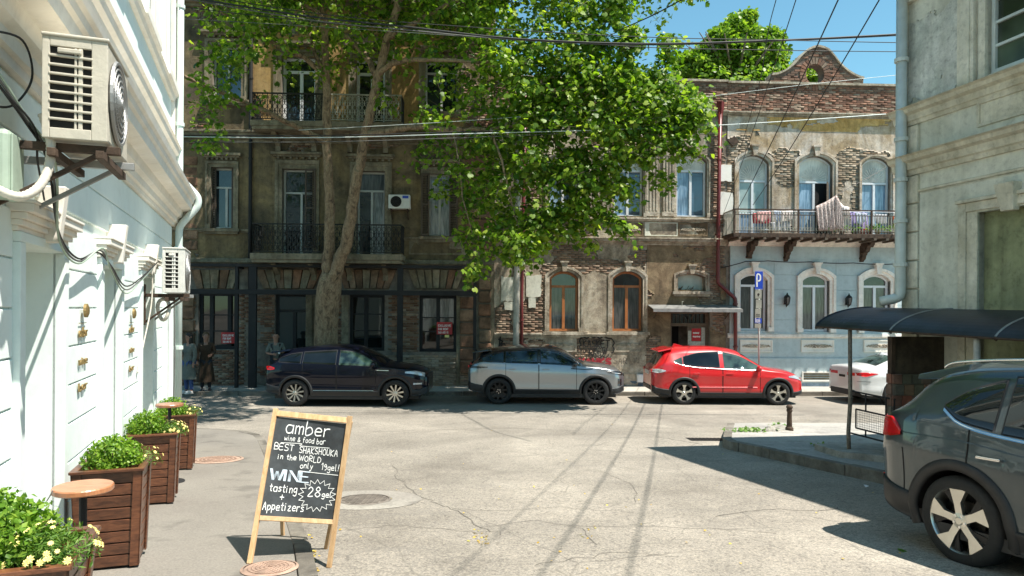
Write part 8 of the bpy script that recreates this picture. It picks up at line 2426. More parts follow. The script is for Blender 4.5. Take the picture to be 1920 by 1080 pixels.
 def topatch(s, name, x0, x1, f0, f1, mat, off=.004, nx=16, nf=16):
  """f0/f1: functions giving the side limits as a fraction of the roof half width at station x"""
  mb = s.mb(); mb.s = True; G = []
  for i in range(nx + 1):
   x = x0 + (x1 - x0) * i / nx; we = float(s.side_y(x, s.edge(x))); row = []
   sl = float(s.top(min(x + .02, s.L)) - s.top(max(x - .02, 0))) / .04; nrm = Vector((-sl, 0, 1)).normalized()
   for j in range(nf + 1):
    t = f0(x) + (f1(x) - f0(x)) * j / nf; z = float(s.top_z(x, t)); row.append(mb.pt((x + nrm.x * off, t * we, z + nrm.z * off)))
   G.append(row)
  for i in range(nx):
   for j in range(nf): mb.face((G[i][j], G[i+1][j], G[i+1][j+1], G[i][j+1]))
  return mb.build(name, mat, s.root)
 def wheel(s, wx, sg):
  S = s.S; rw = S['rw']; y = float(s.side_y(wx, rw + S['ra'] * .98)) - S.get('inset', .012)
  pw = s.pt(wx, sg * y, rw)
  t = bpy.data.objects.new('wheel', None); COL.objects.link(t); t.parent = s.root; t.location = pw - s.root.location
  mbt = MB(lambda x, y_, z: tuple(s.pt(wx + x, sg * (y - .0 - y_), rw + z))); rr = S['rr']
  # tyre
  prof = [(rr * .98, .0), (rr + .006, -.002), (rr + (rw - rr) * .5, -.008), (rw - .018, .004), (rw - .004, .022), (rw, .05), (rw, .18), (rw - .012, .215), (rr, .225)]
  rings = []; n = 44
  for r_, h in prof: rings.append([mbt.pt((r_ * math.cos(2*math.pi*j/n), h, r_ * math.sin(2*math.pi*j/n))) for j in range(n)])
  for k in range(len(rings) - 1):
   for j in range(n): mbt.face((rings[k][j], rings[k][(j+1) % n], rings[k+1][(j+1) % n], rings[k+1][j]))
  mbt.build('tyre', M['rubber'], t, smooth=True)
  mk = lambda: MB(lambda x, y_, z: tuple(s.pt(wx + x, sg * (y - y_), rw + z)))
  mb = mk(); mb.lathe([(rr * .97, -.19), (rr * .93, -.05), (rr * .95, -.02), (rr * .985, -.004), (rr * 1.0, .001), (rr * 1.0, -.01)], (0, 0, 0), 44, 'y', caps=False)
  mb.build('rim', S['rimedge'], t, smooth=True)
  mb = mk(); mb.lathe([(.15, -.12), (.15, -.10)], (0, 0, 0), 26, 'y'); mb.lathe([(.06, -.10), (.06, -.045)], (0, 0, 0), 16, 'y'); mb.build('brake_disc', M['hub'], t)
  mb = mk(); mb.lathe([(rr * .94, -.16), (rr * .94, -.155)], (0, 0, 0), 30, 'y'); mb.build('wheel_back', M['gapblack'], t)
  n = S['spokes']; style = S['spokestyle']
  for k in range(n):
   a = 2 * math.pi * k / n + S.get('phase', .3)
   def rot(p): return (p[0] * math.cos(a) - p[1] * math.sin(a) * 1, p[0] * math.sin(a) + p[1] * math.cos(a))
   if style == 'blade':     # wide twisted five-spoke
    pts = [(.045, -.030), (rr * .55, -.022), (rr * .95, -.085), (rr * .955, .055), (rr * .50, .034), (.045, .030)]
    dk = [(.06, .034), (rr * .45, .05), (rr * .78, .12), (rr * .86, .17), (rr * .93, .15), (rr * .84, .06), (rr * .5, .034)]
   elif style == 'fork':
    pts = [(.04, -.022), (rr * .5, -.016), (rr * .93, -.042), (rr * .94, -.014), (rr * .62, .0), (rr * .94, .014), (rr * .93, .042), (rr * .5, .016), (.04, .022)]; dk = None
   elif style == 'five':
    pts = [(.04, -.034), (rr * .6, -.024), (rr * .94, -.060), (rr * .945, .060), (rr * .6, .024), (.04, .034)]; dk = None
   else:
    pts = [(.04, -.014), (rr * .94, -.022), (rr * .94, .022), (.04, .014)]; dk = None
   mb = mk(); P_ = [rot(p) for p in pts]
   A = [mb.pt((p[0], .0 + .018 * (1 - math.hypot(*p) / rr), p[1])) for p in P_]; B_ = [mb.pt((p[0], .045, p[1])) for p in P_]
   mb.face(A); mb.face(B_[::-1])
   for q in range(len(A)): mb.face((A[q], B_[q], B_[(q+1) % len(A)], A[(q+1) % len(A)]))
   mb.build('spoke', S['spokemat'], t)
   if dk:
    mb = mk(); P_ = [rot(p) for p in dk]; A = [mb.pt((p[0], .022, p[1])) for p in P_]; B_ = [mb.pt((p[0], .05, p[1])) for p in P_]; mb.face(A); mb.face(B_[::-1])
    for q in range(len(A)): mb.face((A[q], B_[q], B_[(q+1) % len(A)], A[(q+1) % len(A)]))
    mb.build('spoke_web', M['alloydark'], t)
  mb = mk(); mb.lathe([(.0, -.0), (.028, .002), (.03, .012), (.062, .016), (.066, .045)][::-1], (0, 0, 0), 20, 'y') if False else mb.lathe([(.066, -.045), (.062, -.012), (.034, -.006), (.028, -.001)], (0, 0, 0), 20, 'y'); mb.build('hub_cap', S['spokemat'], t, smooth=False)
  for k in range(5):
   a = 2 * math.pi * (k + .5) / 5 + S.get('phase', .3); mb = mk(); mb.lathe([(.010, -.03), (.010, -.004)], (.048 * math.cos(a), 0, .048 * math.sin(a)), 8, 'y'); mb.build('wheel_nut', M['chrome'], t)
 def windows(s, rubber=True):
  """side glass: list of (name, pts_low, pts_high) in x,z"""
  for nm, lo, hi, gm in s.S['glass']:
   fl, fh = pchip(lo), pchip(hi); a, b_ = lo[0][0], lo[-1][0]
   e = .014
   lo2 = lambda x: fl(np.clip(x, a, b_)) - e; hi2 = lambda x: fh(np.clip(x, a, b_)) + e
   if rubber:
    s.patch('window_rubber', [(a - e, b_ + e)], lo2, hi2, M['plasticblk'], .0035, parent=None)
   s.patch(nm, [(a, b_)], fl, fh, gm or s.glass, .0065)
 def strip(s, name, pts, w_, mat, off=.008, sides=(1, -1)):
  f = pchip(pts); s.patch(name, [(pts[0][0], pts[-1][0])], lambda x: f(x) - w_ / 2, lambda x: f(x) + w_ / 2, mat, off, nz=2, nx=40, sides=sides)
 def mirror(s, x, z, mat):
  for sg in (1, -1):
   y = float(s.side_y(x, z)); c = (x, sg * (y + .13), z + .045)
   mb = s.mb(); mb.ball(c, .075, .115, .075, 14, 10); o = mb.build('mirror', mat, s.root, smooth=True)
   mb = s.mb(); mb.bar((x, sg * (y - .01), z), (x, sg * (y + .08), z + .02), .05, .03); mb.build('mirror_arm', M['plasticblk'], o)
   mb = s.mb(); mb.lathe([(.058, .070), (.058, .0725)], (c[0], c[1], c[2]), 14, 'x') if False else None
 def lamp(s, name, pts_lo, pts_hi, mat, off=.010, sides=(1, -1)):
  fl, fh = pchip(pts_lo), pchip(pts_hi); return s.patch(name, [(pts_lo[0][0], pts_lo[-1][0])], fl, fh, mat, off, nz=4, nx=20, sides=sides)
 def endlamp(s, name, rear, y0, y1, z0, z1, mat, dep=.012, y1b=None, parent=None):
  x = -dep if rear else s.L + dep; xi = .03 if rear else s.L - .03
  for sg in (1, -1):
   mb = s.mb(); mb.hexa([(min(x, xi), sg * y0, z0), (max(x, xi), sg * y0, z0), (max(x, xi), sg * y1, z0), (min(x, xi), sg * y1, z0), (min(x, xi), sg * y0, z1), (max(x, xi), sg * y0, z1), (max(x, xi), sg * y1, z1), (min(x, xi), sg * y1, z1)]); mb.build(name, mat, s.root, bevel=.006)
 def finish(s):
  # move the root to the middle of the car on the road, keep the children in place
  c = s.pt(s.L / 2, 0, 0); d = c - s.root.location; s.root.location = c
  for ch in s.root.children: ch.location = Vector(ch.location) - d

M['gapblack'] = simple('panel_gap_black', (.004, .004, .004), .9)
M['blackgloss'] = m_paint('gloss_black_roof_paint', (.008, .009, .012), 0, .25)
P_red = m_paint('bright_red_paint', (.52, .006, .010), 0, .35, 0, .05)
P_black = m_paint('blue_black_metallic_paint', (.003, .004, .010), .2, .3, .0, .0)
P_black.node_tree.nodes['Principled BSDF'].inputs['Specular IOR Level'].default_value = .05; P_black.node_tree.nodes['Principled BSDF'].inputs['Coat Weight'].default_value = .7
P_silver = m_paint('silver_grey_metallic_paint', (.30, .315, .33), .25, .30, .75, .12)
P_white = m_paint('white_paint', (.66, .66, .65), 0, .35, 0, .06)
P_grey = m_paint('dark_grey_green_metallic_paint', (.034, .050, .058), .3, .30, .4, .03)

WP = [(0, .60), (.02, .70), (.06, .80), (.12, .88), (.25, .945), (.5, .985), (.9, 1.0)]
def wplan(L, tail=.60, nose=.48):
 a = [(0, tail), (.02, tail + .10), (.06, tail + .20), (.13, .885), (.28, .95), (.6, .99), (1.0, 1.0)]
 b_ = [(L - .95, 1.0), (L - .6, .975), (L - .32, .915), (L - .16, .82), (L - .07, .70), (L - .02, nose + .09), (L, nose)]
 return a + b_

# ---- near grey SUV ---------------------------------------------------
L = 4.48
suv = dict(L=L, W=1.85, rw=.352, rr=.258, ra=.405, wheels=(.915, 3.585), bot0=.24, wplan=wplan(L, .62, .45),
 top=[(0, 1.02), (.05, 1.09), (.16, 1.18), (.34, 1.36), (.50, 1.51), (.62, 1.585), (1.0, 1.625), (1.7, 1.645), (2.3, 1.62), (2.65, 1.56), (3.0, 1.36), (3.4, 1.10), (3.7, 1.05), (4.1, .98), (4.35, .86), (L, .68)],
 edge=[(0, .99), (.05, 1.05), (.16, 1.14), (.34, 1.28), (.50, 1.41), (.66, 1.48), (1.0, 1.53), (1.7, 1.555), (2.3, 1.53), (2.65, 1.46), (3.0, 1.27), (3.4, 1.05), (3.7, 1.01), (4.1, .94), (4.35, .82), (L, .64)],
 we=[(0, .56), (.16, .72), (.4, .72), (.62, .71), (1.7, .715), (2.4, .70), (2.9, .72), (3.35, .80), (3.8, .76), (4.2, .68), (L, .42)],
 belt=[(0, .96), (.15, 1.12), (.3, 1.15), (.7, 1.12), (1.2, 1.06), (2.2, .99), (3.0, .955), (3.4, .94), (3.9, .90), (4.25, .80), (L, .62)],
 bot=[(0, .40), (.10, .34), (.5, .27), (1.2, .245), (3.5, .245), (4.2, .26), (L, .32)], doors=[(1.02, 2.00), (2.02, 3.05)], hz=.88, clad=.075, sillh=.14, crz=.72, crease=.012,
 spokes=5, spokestyle='blade', phase=1.62, rimedge=M['alloy'], spokemat=M['alloy'], handlemat=M['chrome'],
 glass=[('quarter_window', [(.76, 1.235), (.92, 1.145), (1.20, 1.095)], [(.76, 1.255), (.92, 1.365), (1.20, 1.465)], None), ('side_window', [(1.28, 1.08), (2.04, 1.03)], [(1.28, 1.488), (2.04, 1.505)], None), ('side_window', [(2.12, 1.025), (2.75, .995), (3.15, .985)], [(2.12, 1.505), (2.5, 1.46), (3.15, 1.12)], None)])
wc = gp(1803, 1056)
hd = Vector((.300, -.954, 0)).normalized(); lat = Vector((.954, .300, 0))  # forward, towards its left (away from the street)
slope = math.asin(.06 * .954 * .85)
rz = math.atan2(hd.y, hd.x)
yside = .925
base_ = Vector((wc.x, wc.y, 0)) + lat * (yside - .03) - hd * .915
base_.z = g(base_.x, base_.y) + .0
c1 = Car('grey_suv', 'dark grey-green crossover cut off by the right edge, rear wheel and red tail lamp', suv, base_, rz, P_grey, M['carglass'], group=None, tilt=-slope)
c1.windows()
c1.strip('window_chrome', [(.755, 1.215), (.92, 1.118), (1.2, 1.062), (2.04, 1.005), (3.2, .965)], .020, M['chrome'])
c1.strip('shoulder_line', [(.35, .99), (.9, .985), (1.5, .93), (3.2, .885)], .008, P_grey, .006)
c1.lamp('tail_lamp', [(.035, .93), (.12, .93), (.25, .94), (.38, .965)], [(.035, 1.07), (.12, 1.10), (.25, 1.11), (.38, 1.00)], M['lampred'], .016)
c1.endlamp('tail_lamp', True, .38, .54, .93, 1.05, M['lampred'])
c1.endlamp('rear_reflector', True, .40, .52, .47, .50, M['lampred'])
c1.lamp('side_reflector', [(.03, .53), (.09, .53)], [(.03, .585), (.09, .575)], M['lampred'], .018)
c1.topatch('rear_window', .12, .44, lambda x: -.86, lambda x: .86, M['carglass'], .006)
mb = c1.mb(); mb.hexa([(.30, -.60, 1.43), (.80, -.64, 1.46), (.80, .64, 1.46), (.30, .60, 1.43), (.28, -.56, 1.475), (.80, -.56, 1.582), (.80, .56, 1.582), (.28, .56, 1.475)]); mb.build('roof_spoiler', P_grey, c1.root, bevel=.012)
for sg in (1, -1):
 mb = c1.mb(); pts = [(.60, sg * .62, 1.56), (.72, sg * .62, 1.605), (1.2, sg * .63, 1.635), (2.0, sg * .63, 1.65), (2.45, sg * .62, 1.625), (2.6, sg * .61, 1.575)]
 mb.tube([p_ - Vector((0, 0, .012)) for p_ in catmull(pts, 6)], .011, 8); mb.build('roof_rail', M['chrome'], c1.root, smooth=True)
c1.topatch('windshield', 2.72, 3.36, lambda x: -.9, lambda x: .9, M['carglass'], .005)
c1.mirror(3.02, .98, P_grey)
c1.lamp('headlamp', [(3.95, .74), (4.38, .68)], [(3.95, .84), (4.38, .78)], M['lampclear'])
c1.seam(.40, .40, .86)
mb = c1.mb(); mb.box(-.004, .02, -.26, .26, .62, .74); mb.build('number_plate', M['plate'], c1.root)
c1.finish()

# ---- red crossover ---------------------------------------------------
L = 4.30
red = dict(L=L, W=1.74, rw=.333, rr=.235, ra=.385, wheels=(.875, 3.485), bot0=.25, wplan=wplan(L, .66, .45),
 top=[(0, .92), (.04, 1.00), (.14, 1.12), (.28, 1.36), (.38, 1.50), (.55, 1.55), (1.0, 1.595), (1.6, 1.605), (2.1, 1.57), (2.45, 1.50), (2.85, 1.28), (3.2, 1.07), (3.45, 1.01), (3.85, .95), (4.12, .84), (L, .66)],
 edge=[(0, .90), (.04, .97), (.14, 1.08), (.28, 1.24), (.38, 1.36), (.55, 1.44), (1.0, 1.50), (1.6, 1.51), (2.1, 1.47), (2.45, 1.39), (2.85, 1.18), (3.2, 1.01), (3.45, .97), (3.85, .91), (4.12, .80), (L, .62)],
 we=[(0, .60), (.14, .74), (.4, .72), (.7, .70), (1.6, .70), (2.3, .70), (2.8, .73), (3.2, .82), (3.7, .76), (4.1, .66), (L, .42)],
 belt=[(0, .87), (.3, 1.12), (.55, 1.14), (.9, 1.075), (1.6, 1.03), (2.6, .985), (3.2, .95), (3.6, .91), (4.05, .78), (L, .60)],
 bot=[(0, .40), (.12, .33), (.5, .28), (1.2, .26), (3.4, .26), (4.0, .27), (L, .34)], doors=[(1.02, 1.93), (1.95, 2.98)], hz=.875, clad=.055, sillh=.09, crz=.76, crease=.014,
 spokes=5, spokestyle='five', phase=.3, rimedge=M['alloy'], spokemat=M['alloy'],
 glass=[('quarter_window', [(.62, 1.20), (.82, 1.125)], [(.62, 1.225), (.82, 1.305)], M['carglassgreen']), ('side_window', [(.87, 1.115), (1.35, 1.06), (1.86, 1.035)], [(.87, 1.325), (1.35, 1.435), (1.86, 1.462)], M['carglass']), ('side_window', [(2.0, 1.025), (2.6, 1.0), (2.98, .985)], [(2.0, 1.455), (2.4, 1.36), (2.98, 1.07)], M['carglassgreen'])])
def place(xpx_rear_wheel, ypx, Y, S, side_y=.0, yaw=0.0):
 """the near (right-hand) wheel plane stands at Y; x of the rear wheel under the pixel"""
 a, _ = ray(xpx_rear_wheel, ypx); X = a * Y
 c, s_ = math.cos(yaw), math.sin(yaw); W = S['W'] / 2
 # rear wheel centre on the near side local (wx, -W)
 lx, ly = S['wheels'][0], -W + .02
 return Vector((X - (lx * c - ly * s_), Y - (lx * s_ + ly * c), -.975))
c2 = Car('red_car', 'bright red small crossover with silver wheels parked before the dark doorway', red, place(1283, 760, 19.25, red), 0.0, P_red, M['carglass'])
c2.windows()
c2.strip('window_chrome', [(.60, 1.185), (.85, 1.098), (1.35, 1.038), (2.0, 1.003), (3.0, .962)], .011, M['chrome'], .013)
c2.lamp('tail_lamp', [(.02, .90), (.15, .88), (.36, .935)], [(.02, .97), (.15, .99), (.36, .955)], M['lampclear'], .014)
c2.endlamp('tail_lamp', True, .42, .60, .88, .96, M['lampred'])
c2.topatch('rear_window', .12, .37, lambda x: -.84, lambda x: .84, M['carglass'], .006)
mb = c2.mb(); mb.hexa([(.20, -.58, 1.445), (.60, -.60, 1.53), (.60, .60, 1.53), (.20, .58, 1.445), (.19, -.56, 1.475), (.60, -.58, 1.572), (.60, .58, 1.572), (.19, .56, 1.475)]); mb.build('roof_spoiler', P_red, c2.root, bevel=.01)
mb = c2.mb(); mb.prism([(.72, 1.57), (1.02, 1.60), (.80, 1.66), (.76, 1.66)], -.02, .02); mb.build('roof_fin', P_red, c2.root, bevel=.005)
c2.topatch('windshield', 2.52, 3.14, lambda x: -.9, lambda x: .9, M['carglassgreen'], .005)
c2.mirror(2.92, .985, P_red)
c2.lamp('headlamp', [(3.78, .78), (4.0, .74), (4.22, .66)], [(3.78, .81), (4.0, .83), (4.22, .77)], M['lampclear'], .012)
c2.endlamp('headlamp', False, .30, .42, .66, .74, M['lampclear'])
c2.strip('door_crease', [(1.1, .50), (2.9, .50)], .02, P_red, .012)
mb = c2.mb(); mb.box(-.015, .02, -.26, .26, .80, .91); mb.build('number_plate', M['plate'], c2.root)
mb = c2.mb(); mb.box(-.02, .05, -.5, .5, .38, .50); mb.build('bumper_insert', M['plasticblk'], c2.root, bevel=.01)
c2.finish()

# ---- two similar sloping-roof SUVs: silver with black roof, black -----
L = 4.37
def evo(**k):
 d = dict(L=L, W=1.86, rw=.365, rr=.245, ra=.415, wheels=(.86, 3.535), bot0=.30, wplan=wplan(L, .66, .55),
 top=[(0, .96), (.05, 1.03), (.16, 1.14), (.30, 1.33), (.42, 1.455), (.7, 1.52), (1.3, 1.60), (1.9, 1.64), (2.3, 1.62), (2.55, 1.545), (2.9, 1.36), (3.25, 1.16), (3.5, 1.12), (3.9, 1.07), (4.2, .98), (L, .80)],
 edge=[(0, .94), (.05, 1.0), (.16, 1.10), (.30, 1.23), (.42, 1.34), (.7, 1.42), (1.3, 1.50), (1.9, 1.535), (2.3, 1.51), (2.55, 1.45), (2.9, 1.28), (3.25, 1.10), (3.5, 1.07), (3.9, 1.02), (4.2, .93), (L, .76)],
 we=[(0, .60), (.16, .74), (.42, .73), (1.3, .70), (2.2, .70), (2.6, .72), (3.2, .83), (3.7, .80), (4.2, .72), (L, .52)],
 belt=[(0, .93), (.2, 1.10), (.5, 1.155), (1.2, 1.125), (2.4, 1.085), (3.2, 1.055), (3.6, 1.02), (4.1, .92), (L, .74)],
 bot=[(0, .44), (.10, .38), (.5, .32), (1.2, .30), (3.5, .30), (4.1, .31), (L, .38)], doors=[(1.05, 1.95), (1.97, 3.0)], hz=.97, clad=.06, sillh=.13, crz=.80, crease=.010,
 spokes=10, spokestyle='thin', phase=.2, rimedge=M['alloydark'], spokemat=M['alloydark'],
 glass=[('quarter_window', [(.40, 1.19), (.70, 1.17), (.98, 1.155)], [(.40, 1.27), (.70, 1.385), (.98, 1.43)], None), ('side_window', [(1.05, 1.15), (1.92, 1.12)], [(1.05, 1.44), (1.92, 1.495)], None), ('side_window', [(2.02, 1.115), (2.6, 1.10), (3.0, 1.085)], [(2.02, 1.49), (2.4, 1.45), (3.0, 1.155)], None)])
 d.update(k); return d
sil = evo(blackroof=(.30, 2.62))
c3 = Car('silver_suv', 'silver-grey SUV with a black roof and black wheels by the graffiti wall', sil, place(935, 758, 19.1, sil), 0.0, P_silver, M['carglassblue'])
c3.windows()
c3.patch('black_pillar_band', [(.16, 3.12)], lambda x: c3.belt(x) + .012, lambda x: np.minimum(c3.edge(x), c3.belt(x) + .5) - .0, M['blackgloss'], .002)
c3.lamp('tail_lamp', [(.015, 1.00), (.2, .99), (.55, 1.02)], [(.015, 1.07), (.2, 1.055), (.55, 1.035)], M['blackgloss'], .012)
c3.endlamp('tail_lamp', True, .40, .62, .99, 1.06, M['lampred'])
c3.topatch('rear_window', .14, .42, lambda x: -.84, lambda x: .84, M['carglass'], .006)
c3.topatch('windshield', 2.62, 3.22, lambda x: -.9, lambda x: .9, M['carglassblue'], .006)
mb = c3.mb(); mb.hexa([(.10, -.60, 1.40), (.62, -.62, 1.46), (.62, .62, 1.46), (.10, .60, 1.40), (.09, -.58, 1.43), (.62, -.60, 1.515), (.62, .60, 1.515), (.09, .58, 1.43)]); mb.build('roof_spoiler', M['blackgloss'], c3.root, bevel=.01)
c3.mirror(2.95, 1.09, M['blackgloss'])
c3.strip('bonnet_vent', [(2.85, 1.00), (3.3, .985), (3.45, 1.0)], .022, M['blackgloss'], .010)
c3.lamp('headlamp', [(3.85, .90), (4.05, .86), (4.30, .80)], [(3.85, .925), (4.05, .935), (4.30, .895)], M['blackgloss'], .012)
c3.lamp('running_lamp', [(3.98, .885), (4.25, .84)], [(3.98, .90), (4.25, .865)], M['lampclear'], .016)
c3.lamp('bumper_vent', [(4.16, .52), (4.28, .53)], [(4.16, .72), (4.28, .70)], M['blackgloss'], .010)
mb = c3.mb(); mb.box(L - .05, L + .01, -.45, .45, .72, .84); mb.build('grille', M['blackgloss'], c3.root, bevel=.01)
mb = c3.mb(); mb.box(-.015, .02, -.26, .26, .70, .81); mb.build('number_plate', M['plate'], c3.root)
c3.finish()
blk = evo(spokemat=M['alloy'], rimedge=M['alloy'], spokestyle='thin', spokes=10, wheels=(.86, 3.52))
c4 = Car('black_suv', 'glossy blue-black SUV with silver many-spoke wheels in front of the plane tree', blk, place(553, 762, 18.45, blk), 0.0, P_black, M['carglass'])
c4.S['glass'][2] = ('side_window',) + c4.S['glass'][2][1:3] + (M['carglassgreen'],)
c4.windows()
c4.lamp('tail_lamp', [(.015, .98), (.15, .97), (.30, .99)], [(.015, 1.05), (.15, 1.06), (.30, 1.03)], M['lampred'], .014)
c4.endlamp('tail_lamp', True, .40, .62, .98, 1.05, M['lampred'])
c4.topatch('rear_window', .14, .42, lambda x: -.84, lambda x: .84, M['carglass'], .006)
c4.topatch('windshield', 2.62, 3.22, lambda x: -.9, lambda x: .9, M['carglass'], .006)
mb = c4.mb(); mb.hexa([(.10, -.60, 1.40), (.62, -.62, 1.46), (.62, .62, 1.46), (.10, .60, 1.40), (.09, -.58, 1.43), (.62, -.60, 1.515), (.62, .60, 1.515), (.09, .58, 1.43)]); mb.build('roof_spoiler', P_black, c4.root, bevel=.01)
c4.mirror(2.95, 1.09, P_black)
c4.strip('side_vent', [(3.0, .985), (3.35, .975)], .028, M['chrome'], .012)
c4.strip('sill_strip', [(1.35, .44), (2.95, .44)], .018, M['chrome'], .018)
c4.lamp('headlamp', [(3.78, .905), (4.0, .875), (4.28, .80)], [(3.78, .95), (4.0, .965), (4.28, .90)], M['lampclear'], .012)
c4.lamp('fog_lamp', [(4.0, .60), (4.22, .60)], [(4.0, .645), (4.22, .64)], M['lampclear'], .012)
mb = c4.mb(); mb.box(L - .05, L + .01, -.45, .45, .72, .84); mb.build('grille', M['plasticblk'], c4.root, bevel=.01)
mb = c4.mb(); mb.box(-.015, .02, -.26, .26, .70, .81); mb.build('number_plate', M['plate'], c4.root)
c4.finish()

# ---- white saloon ----------------------------------------------------
L = 4.57
wht = dict(L=L, W=1.80, rw=.325, rr=.225, ra=.365, wheels=(.98, 3.68), bot0=.24, wplan=wplan(L, .66, .45),
 top=[(0, .88), (.03, 1.00), (.08, 1.06), (.25, 1.085), (.55, 1.11), (.9, 1.24), (1.25, 1.37), (1.7, 1.44), (2.2, 1.45), (2.6, 1.39), (3.1, 1.12), (3.4, 1.00), (4.0, .90), (4.4, .78), (L, .62)],
 edge=[(0, .86), (.03, .97), (.08, 1.02), (.25, 1.035), (.55, 1.055), (.9, 1.16), (1.25, 1.28), (1.7, 1.345), (2.2, 1.35), (2.6, 1.29), (3.1, 1.06), (3.4, .96), (4.0, .86), (4.4, .74), (L, .58)],
 we=[(0, .60), (.08, .74), (.3, .80), (.7, .74), (1.3, .67), (2.2, .67), (2.8, .72), (3.2, .80), (3.9, .76), (L, .42)],
 belt=[(0, .84), (.1, 1.00), (.5, 1.02), (1.2, 1.0), (2.4, .95), (3.2, .92), (3.8, .84), (4.3, .70), (L, .56)],
 bot=[(0, .36), (.10, .30), (.5, .25), (1.2, .23), (3.5, .23), (4.2, .24), (L, .30)], doors=[(1.25, 2.05), (2.07, 3.05)], hz=.86, clad=0, crz=.72, crease=.014,
 spokes=10, spokestyle='thin', phase=.1, rimedge=M['alloy'], spokemat=M['alloy'],
 glass=[('quarter_window', [(1.00, 1.075), (1.28, 1.045)], [(1.00, 1.10), (1.28, 1.22)], None), ('side_window', [(1.34, 1.04), (2.04, 1.0)], [(1.34, 1.24), (2.04, 1.315)], None), ('side_window', [(2.12, .995), (3.1, .965)], [(2.12, 1.315), (3.1, 1.02)], None)])
yw = R(7)
wp = at(1606, 735, 19.3)
loc = Vector((wp.x + .02, wp.y + .86, -.975))
c5 = Car('white_car', 'white saloon seen from behind, partly hidden by the shelter post and stairwell wall', wht, loc, yw, P_white, M['carglass'])
c5.windows()
c5.lamp('tail_lamp', [(.012, .82), (.15, .80), (.30, .83), (.50, .875)], [(.012, .90), (.15, .915), (.30, .905), (.50, .885)], M['lampred'], .014)
c5.endlamp('tail_lamp', True, .24, .58, .80, .885, M['lampred'])
c5.topatch('rear_window', .62, 1.22, lambda x: -.88, lambda x: .88, M['carglassgreen'], .006)
c5.topatch('windshield', 2.62, 3.3, lambda x: -.9, lambda x: .9, M['carglass'], .006)
c5.mirror(3.0, .97, P_white)
mb = c5.mb(); mb.box(-.02, .02, -.58, .58, .24, .40); mb.build('diffuser', M['plasticblk'], c5.root, bevel=.02)
mb = c5.mb(); mb.box(-.016, .02, -.20, .20, .70, .83); mb.box(-.02, .0, -.22, .22, .69, .70); o = mb.build('number_plate', M['plate'], c5.root)
mb = c5.mb(); mb.box(-.018, -.0165, -.15, .15, .73, .80); mb.build('plate_digits', M['spray'], o)
mb = c5.mb(); mb.prism([(1.15, 1.35), (1.38, 1.405), (1.22, 1.44), (1.19, 1.44)], -.02, .02); mb.build('roof_fin', P_white, c5.root)
c5.strip('trunk_line', [(.01, .66), (.3, .66)], .008, M['gapblack'], .006)
c5.finish()

# ================================================================== people
def skinmesh(name, verts, edges, rad, mat, parent, T, root_i=0, sub=2):
 me = bpy.data.meshes.new(name); off = parent.location
 me.from_pydata([tuple(T(v) - off) for v in verts], edges, []); me.materials.append(mat)
 o = bpy.data.objects.new(name, me); COL.objects.link(o); o.parent = parent
 sk = o.modifiers.new('skin', 'SKIN'); sk.use_smooth_shade = True
 for i, d in enumerate(me.skin_vertices[0].data):
  r_ = rad[i]; d.radius = (r_, r_) if not isinstance(r_, tuple) else r_; d.use_root = i == root_i
 sb = o.modifiers.new('sub', 'SUBSURF'); sb.levels = sub; sb.render_levels = sub
 return o

